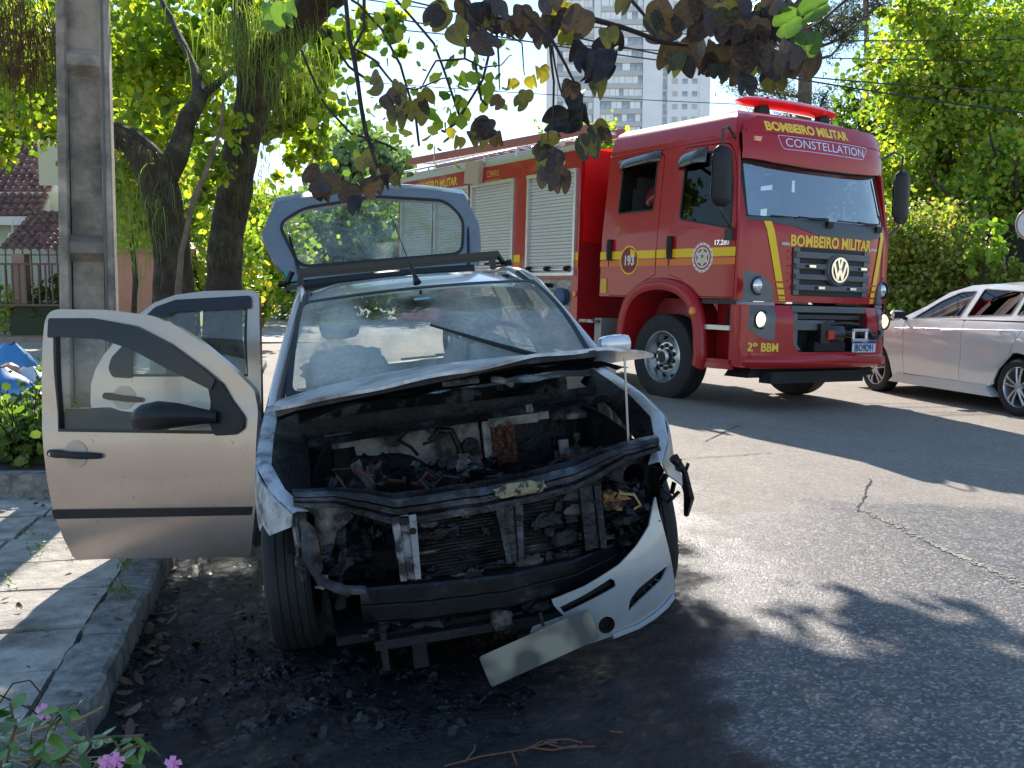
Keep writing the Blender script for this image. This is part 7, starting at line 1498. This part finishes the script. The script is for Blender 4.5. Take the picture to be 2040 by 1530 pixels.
# ------------------------------------------------------------------ plants in the bed
def bushclump(label, x, y, Y, n, rx, rz, size, m, fl=0):
    p = at(x, y, Y); e = empty('flowering_bush', label, 'bush', loc=(p.x, Y, .17), group='bushes in the kerbside bed')
    st = []; pts = []; g = MB()
    for i in range(n):
        a = RNG.uniform(0, 2*PI); r_ = RNG.random()**.6*rx; top = Vector((r_*math.cos(a), r_*math.sin(a)*.8, rz*RNG.uniform(.5, 1)*(1-.4*(r_/rx)**2))); b_ = top*.25; b_.z = 0
        P = [b_, b_.lerp(top, .5)+Vector(RNG.normal(size=3)*.02), top]; g.tube(P, .004, 4)
        for k in range(9): q = b_.lerp(top, RNG.uniform(.25, 1.03)); pts.append(q+Vector(RNG.normal(size=3)*.055))
        st.append(top)
    obj('stem', g, twigm, e); o = leaves('foliage', pts, size, m, e, up=.3)
    fm = mat('pink_petals', (.75, .35, .5), .6)
    for i in range(fl):
        t = st[i]; g = MB()
        for k in range(5): a = 2*PI*k/5; g.add([t, t+Vector((.012*math.cos(a-.5), .012*math.sin(a-.5), .012)), t+Vector((.026*math.cos(a), .026*math.sin(a), .014)), t+Vector((.012*math.cos(a+.5), .012*math.sin(a+.5), .012))], [(0, 1, 2, 3)])
        obj('flower', g, fm, e, 0)
    return e
gl = leafmat('bed_leaf', [(.07, .12, .03), (.15, .22, .05), (.26, .32, .08)], .45)
bushclump('leafy green bush spilling over the bed edge at the left side, nearest the open door', 60, 850, 6.9, 150, .42, .55, .062, gl)
bushclump('taller bush with pink flowers seen through the open front door window', 150, 780, 7.7, 110, .34, .85, .055, gl, 9)
bushclump('low straggly bush at the left edge behind the leafy one', 5, 840, 7.4, 90, .35, .5, .055, gl, 2)
bushclump('small bush with pink blossoms right of the taller one, in front of the pole', 195, 830, 7.2, 70, .25, .55, .05, gl, 5)
# foreground periwinkle, individual leaves
pl_ = empty('periwinkle_plant', 'glossy green periwinkle with pink flowers in the bottom left corner', 'plant', loc=(-1.05, 2.3, .05))
def leafmesh(name, w_, curl):
    g = MB(); P = []
    for i in range(7):
        t = i/6; hw_ = w_*math.sin(PI*min(.98, t*.95+.02))**.7; z = curl*t*t; P.append([(-hw_, t, z+.06*hw_), (-hw_*.5, t, z+.02), (0, t, z-.02), (hw_*.5, t, z+.02), (hw_, t, z+.06*hw_)])
    g.grid(P); return g.mesh(name, 60)
pg = mat('periwinkle_leaf', (.05, .12, .025), .25, coat=.3, var=.2, vs=30); pg2 = mat('periwinkle_leaf_pale', (.12, .22, .04), .3, coat=.2)
lms = []
for m_ in (pg, pg2):
    for c_ in (-.3, -.6, .1): me = leafmesh('leaf', .24, c_); me.materials.append(m_); lms.append(me)
import mathutils
stems = [[(60, 1530), (90, 1470), (130, 1420), (120, 1410)], [(10, 1530), (30, 1450), (20, 1400)], [(110, 1530), (150, 1480), (200, 1470), (285, 1465)], [(170, 1540), (230, 1500), (300, 1480)], [(0, 1480), (60, 1500), (130, 1520)], [(60, 1440), (100, 1410), (150, 1420)], [(240, 1540), (250, 1510), (230, 1480)]]
for k, st in enumerate(stems):
    pts = [at(x, y, 2.25+.06*k) - pl_.location for x, y in st]; g = MB(); g.tube([pts[0]-Vector((0, 0, .12))]+pts, .0035, 5); obj('stem', g, mat('periwinkle_stem', (.14, .08, .04), .7), pl_)
    for i in range(len(pts)-1):
        for j in range(7):
            q = pts[i].lerp(pts[i+1], j/7); o = obj('leaf', lms[int(RNG.integers(0, 6))], None, pl_); o.location = q; s = RNG.uniform(.035, .062); o.scale = (s, s, s); o.rotation_euler = (R(RNG.uniform(-35, 35)), R(RNG.uniform(-30, 30)), RNG.uniform(0, 2*PI))
fm = mat('petal_pink', (.75, .28, .6), .55)
for (x, y) in ((212, 1520), (232, 1515), (345, 1522), (88, 1418)):
    q = at(x, y, 2.3)-pl_.location; g = MB()
    for k in range(5): a = 2*PI*k/5+.3; c_ = Vector((math.cos(a), 0, math.sin(a))); n_ = Vector((-math.sin(a), 0, math.cos(a))); g.add([q, q+c_*.010+n_*.008-Vector((0, .004, 0)), q+c_*.021+n_*.006, q+c_*.021-n_*.008, q+c_*.010-n_*.006], [(0, 1, 2, 3, 4)])
    obj('flower', g, fm, pl_, 0)
g = MB(); P = [at(x, y, 2.5)-pl_.location for x, y in ((0, 1400), (25, 1362), (60, 1355), (85, 1385), (70, 1410))]; g.tube(P, .0022, 5); P = [at(x, y, 2.5)-pl_.location for x, y in ((0, 1385), (60, 1412), (110, 1450))]; g.tube(P, .0022, 5); obj('bare_stem', g, twigm, pl_)
# dry debris in the corner under the periwinkle
g = MB(); 
for k in range(40):
    x, y = RNG.uniform(-40, 190), RNG.uniform(1430, 1530); q = Vector((*gp(x, y, .06), .065)); a = RNG.uniform(0, PI); d = Vector((math.cos(a), math.sin(a), .05))*RNG.uniform(.02, .07); g.tube([q-d, q, q+d], .0018, 4)
tag(obj('dry_stalks', g, mat('straw', (.35, .24, .1), .8)), 'dry straw coloured stalks on the pavement in the bottom left corner', 'dry stalks', kind='stuff')
g = MB()
st = [at(x, y, 2.75) for x, y in ((165, 1432), (185, 1428), (200, 1418))]; g.tube([Vector((*gp(x, y, .06), .07)) for x, y in ((30, 1475), (100, 1450), (160, 1438), (205, 1415))], .005, 5); tag(obj('dead_stick', g, MATS['straw']), 'curved tan stick lying on the pavement above the periwinkle', 'stick')
# weeds in the pavement joints
wd = leafmat('weed_green', [(.1, .16, .03), (.2, .22, .07)], .3)
wp = []
for (x, y, n) in ((240, 1180, 90), (255, 1130, 60), (60, 1065, 30), (75, 1100, 50), (20, 1165, 25), (150, 1110, 20)):
    for _ in range(n): a, b = gp(x+RNG.normal()*14, y+RNG.normal()*9, .05); wp.append((a, b, .06+.025*RNG.random()))
leaves('joint_weeds', wp, .02, wd, swk, aspect=.3, up=.9)
# ------------------------------------------------------------------ litter: leaves in the gutter, charred heap, twigs
lit = leafmat('litter_leaf', [(.12, .06, .03), (.2, .1, .05), (.06, .035, .02), (.25, .16, .09)], .1)
lm2 = []
for k in range(3):
    me = leafmesh('fallen_leaf', .3, (.25, -.2, .45)[k]); me.materials.append(lit); lm2.append(me)
root = empty('gutter_leaves', 'fallen brown leaves lying wet in the gutter beside the kerb', 'fallen leaves', loc=(0, 0, 0))
spots = [(345, 1150), (355, 1170), (330, 1135), (375, 1155), (350, 1210), (325, 1225), (310, 1250), (300, 1330), (330, 1310), (310, 1290), (300, 1370), (365, 1250), (345, 1270), (390, 1130), (400, 1160), (420, 1150), (330, 1185), (320, 1400), (350, 1420), (390, 1200), (290, 1420)]
for i in range(60):
    x, y = spots[i] if i < len(spots) else (lambda yy: (330-(yy-1120)*.28+abs(RNG.normal())*22, yy))(RNG.uniform(1125, 1480)); a, b = gp(x, y); o = obj('leaf', lm2[i % 3], None, root); s = RNG.uniform(.03, .075); o.scale = (s, s, s); o.location = (a, b, gz(a, b)+.012); o.rotation_euler = (R(RNG.uniform(-25, 25)), R(RNG.uniform(-25, 25)), RNG.uniform(0, 6.28))
root = empty('pavement_leaves', 'scattered brown leaves on the grey pavement slabs and by the bed edging', 'fallen leaves', loc=(0, 0, 0))
for (x, y) in ((70, 1005), (90, 990), (85, 1010), (110, 1000), (40, 1215), (180, 1185), (60, 1330), (130, 1140), (20, 1190), (245, 1235), (95, 1260), (150, 1380)):
    a, b = gp(x, y, .06); o = obj('leaf', lm2[int(RNG.integers(0, 3))], None, root); s = RNG.uniform(.02, .05); o.scale = (s, s, s); o.location = (a, b, .06); o.rotation_euler = (R(RNG.uniform(-20, 20)), 0, RNG.uniform(0, 6.28))
# melted and charred flakes spread under and in front of the nose
flake = mat('char_flake', (.005, .005, .006), .25, 0, spec=.35, col2=(.02, .02, .025), lo=.5, hi=.7, ms=18, bump=1, bs=40)
V = []; Fc = []; k = 0
for i in range(5200):
    if RNG.random() < .9: x, y = RNG.uniform(230, 1060), 1270+abs(RNG.normal())*110
    else: x, y = RNG.uniform(300, 560), RNG.uniform(1120, 1300)
    if y > 1560: continue
    a, b = gp(x, y); z = gz(a, b)+.004+abs(RNG.normal())*.008*(1 if x < 1000 else .4)
    s = RNG.uniform(.003, .009)*(1+(RNG.random() < .05)*2); n_ = 5; ph = RNG.random()*6
    tl = RNG.normal(size=2)*.5
    for j in range(n_): t = ph+2*PI*j/n_; r_ = s*RNG.uniform(.5, 1.2); dx, dy = r_*math.cos(t), r_*math.sin(t)*.8; V.append((a+dx, b+dy, z+dx*tl[0]+dy*tl[1]+.003))
    Fc.append(tuple(range(k, k+n_))); k += n_
o = bpy.data.objects.new('charred_debris', npmesh('charred_debris', V, Fc, flake)); C.objects.link(o); tag(o, 'black charred flakes and ash spread on the road under the burnt nose', 'charred debris', kind='stuff')
rd_ = random.Random(9); g = MB()
for i, (x, y, s) in enumerate(((560, 1340, .10), (700, 1330, .13), (820, 1350, .11), (480, 1370, .09), (640, 1400, .12), (760, 1430, .13), (880, 1370, .08), (900, 1420, .10), (1000, 1395, .07), (540, 1440, .10), (400, 1400, .08), (660, 1350, .10), (1045, 1380, .06), (360, 1440, .07), (840, 1460, .08), (940, 1395, .07))):
    a, b = gp(x, y); P = []; z0 = gz(a, b)
    for th in range(9):
        r_ = s*(1-th/8); P.append([(a+r_*math.cos(t)*(1+.35*noise.noise(Vector((math.cos(t)*2, math.sin(t)*2, i)))), b+r_*.75*math.sin(t)*(1+.35*noise.noise(Vector((math.cos(t)*2, math.sin(t)*2, i+9)))), z0-.005+s*.22*(1-(r_/s)**2)*(1+.9*noise.noise(Vector((r_*40*math.cos(t), r_*40*math.sin(t), i))))) for t in np.linspace(0, 2*PI, 25)])
    g.grid(P)
tag(obj('melted_plastic', g, flake, None, 25), 'shapeless melted black plastic crusted on the road under the burnt nose', 'melted plastic', kind='stuff')
# straw-like twigs at the bottom
tw_e = empty('dry_twigs', 'thin reddish dry twigs lying on the wet asphalt at the bottom centre', 'twigs', loc=(0, 0, 0)); tm_ = mat('red_twig', (.16, .06, .03), .6)
for P in ([(885, 1532), (960, 1512), (1040, 1500), (1110, 1480)], [(925, 1524), (945, 1500), (946, 1490)], [(1020, 1505), (1030, 1530)], [(1060, 1495), (1100, 1500), (1150, 1490)], [(1085, 1485), (1120, 1495), (1185, 1492)], [(1215, 1462), (1240, 1464)], [(1040, 1502), (1080, 1482), (1110, 1486)], [(1090, 1480), (1130, 1478), (1160, 1485)]):
    pts = []
    for x, y in P: a, b = gp(x, y); pts.append((a, b, gz(a, b)+.008))
    g = MB(); g.tube(pts, .0028, 5); obj('twig', g, tm_, tw_e)
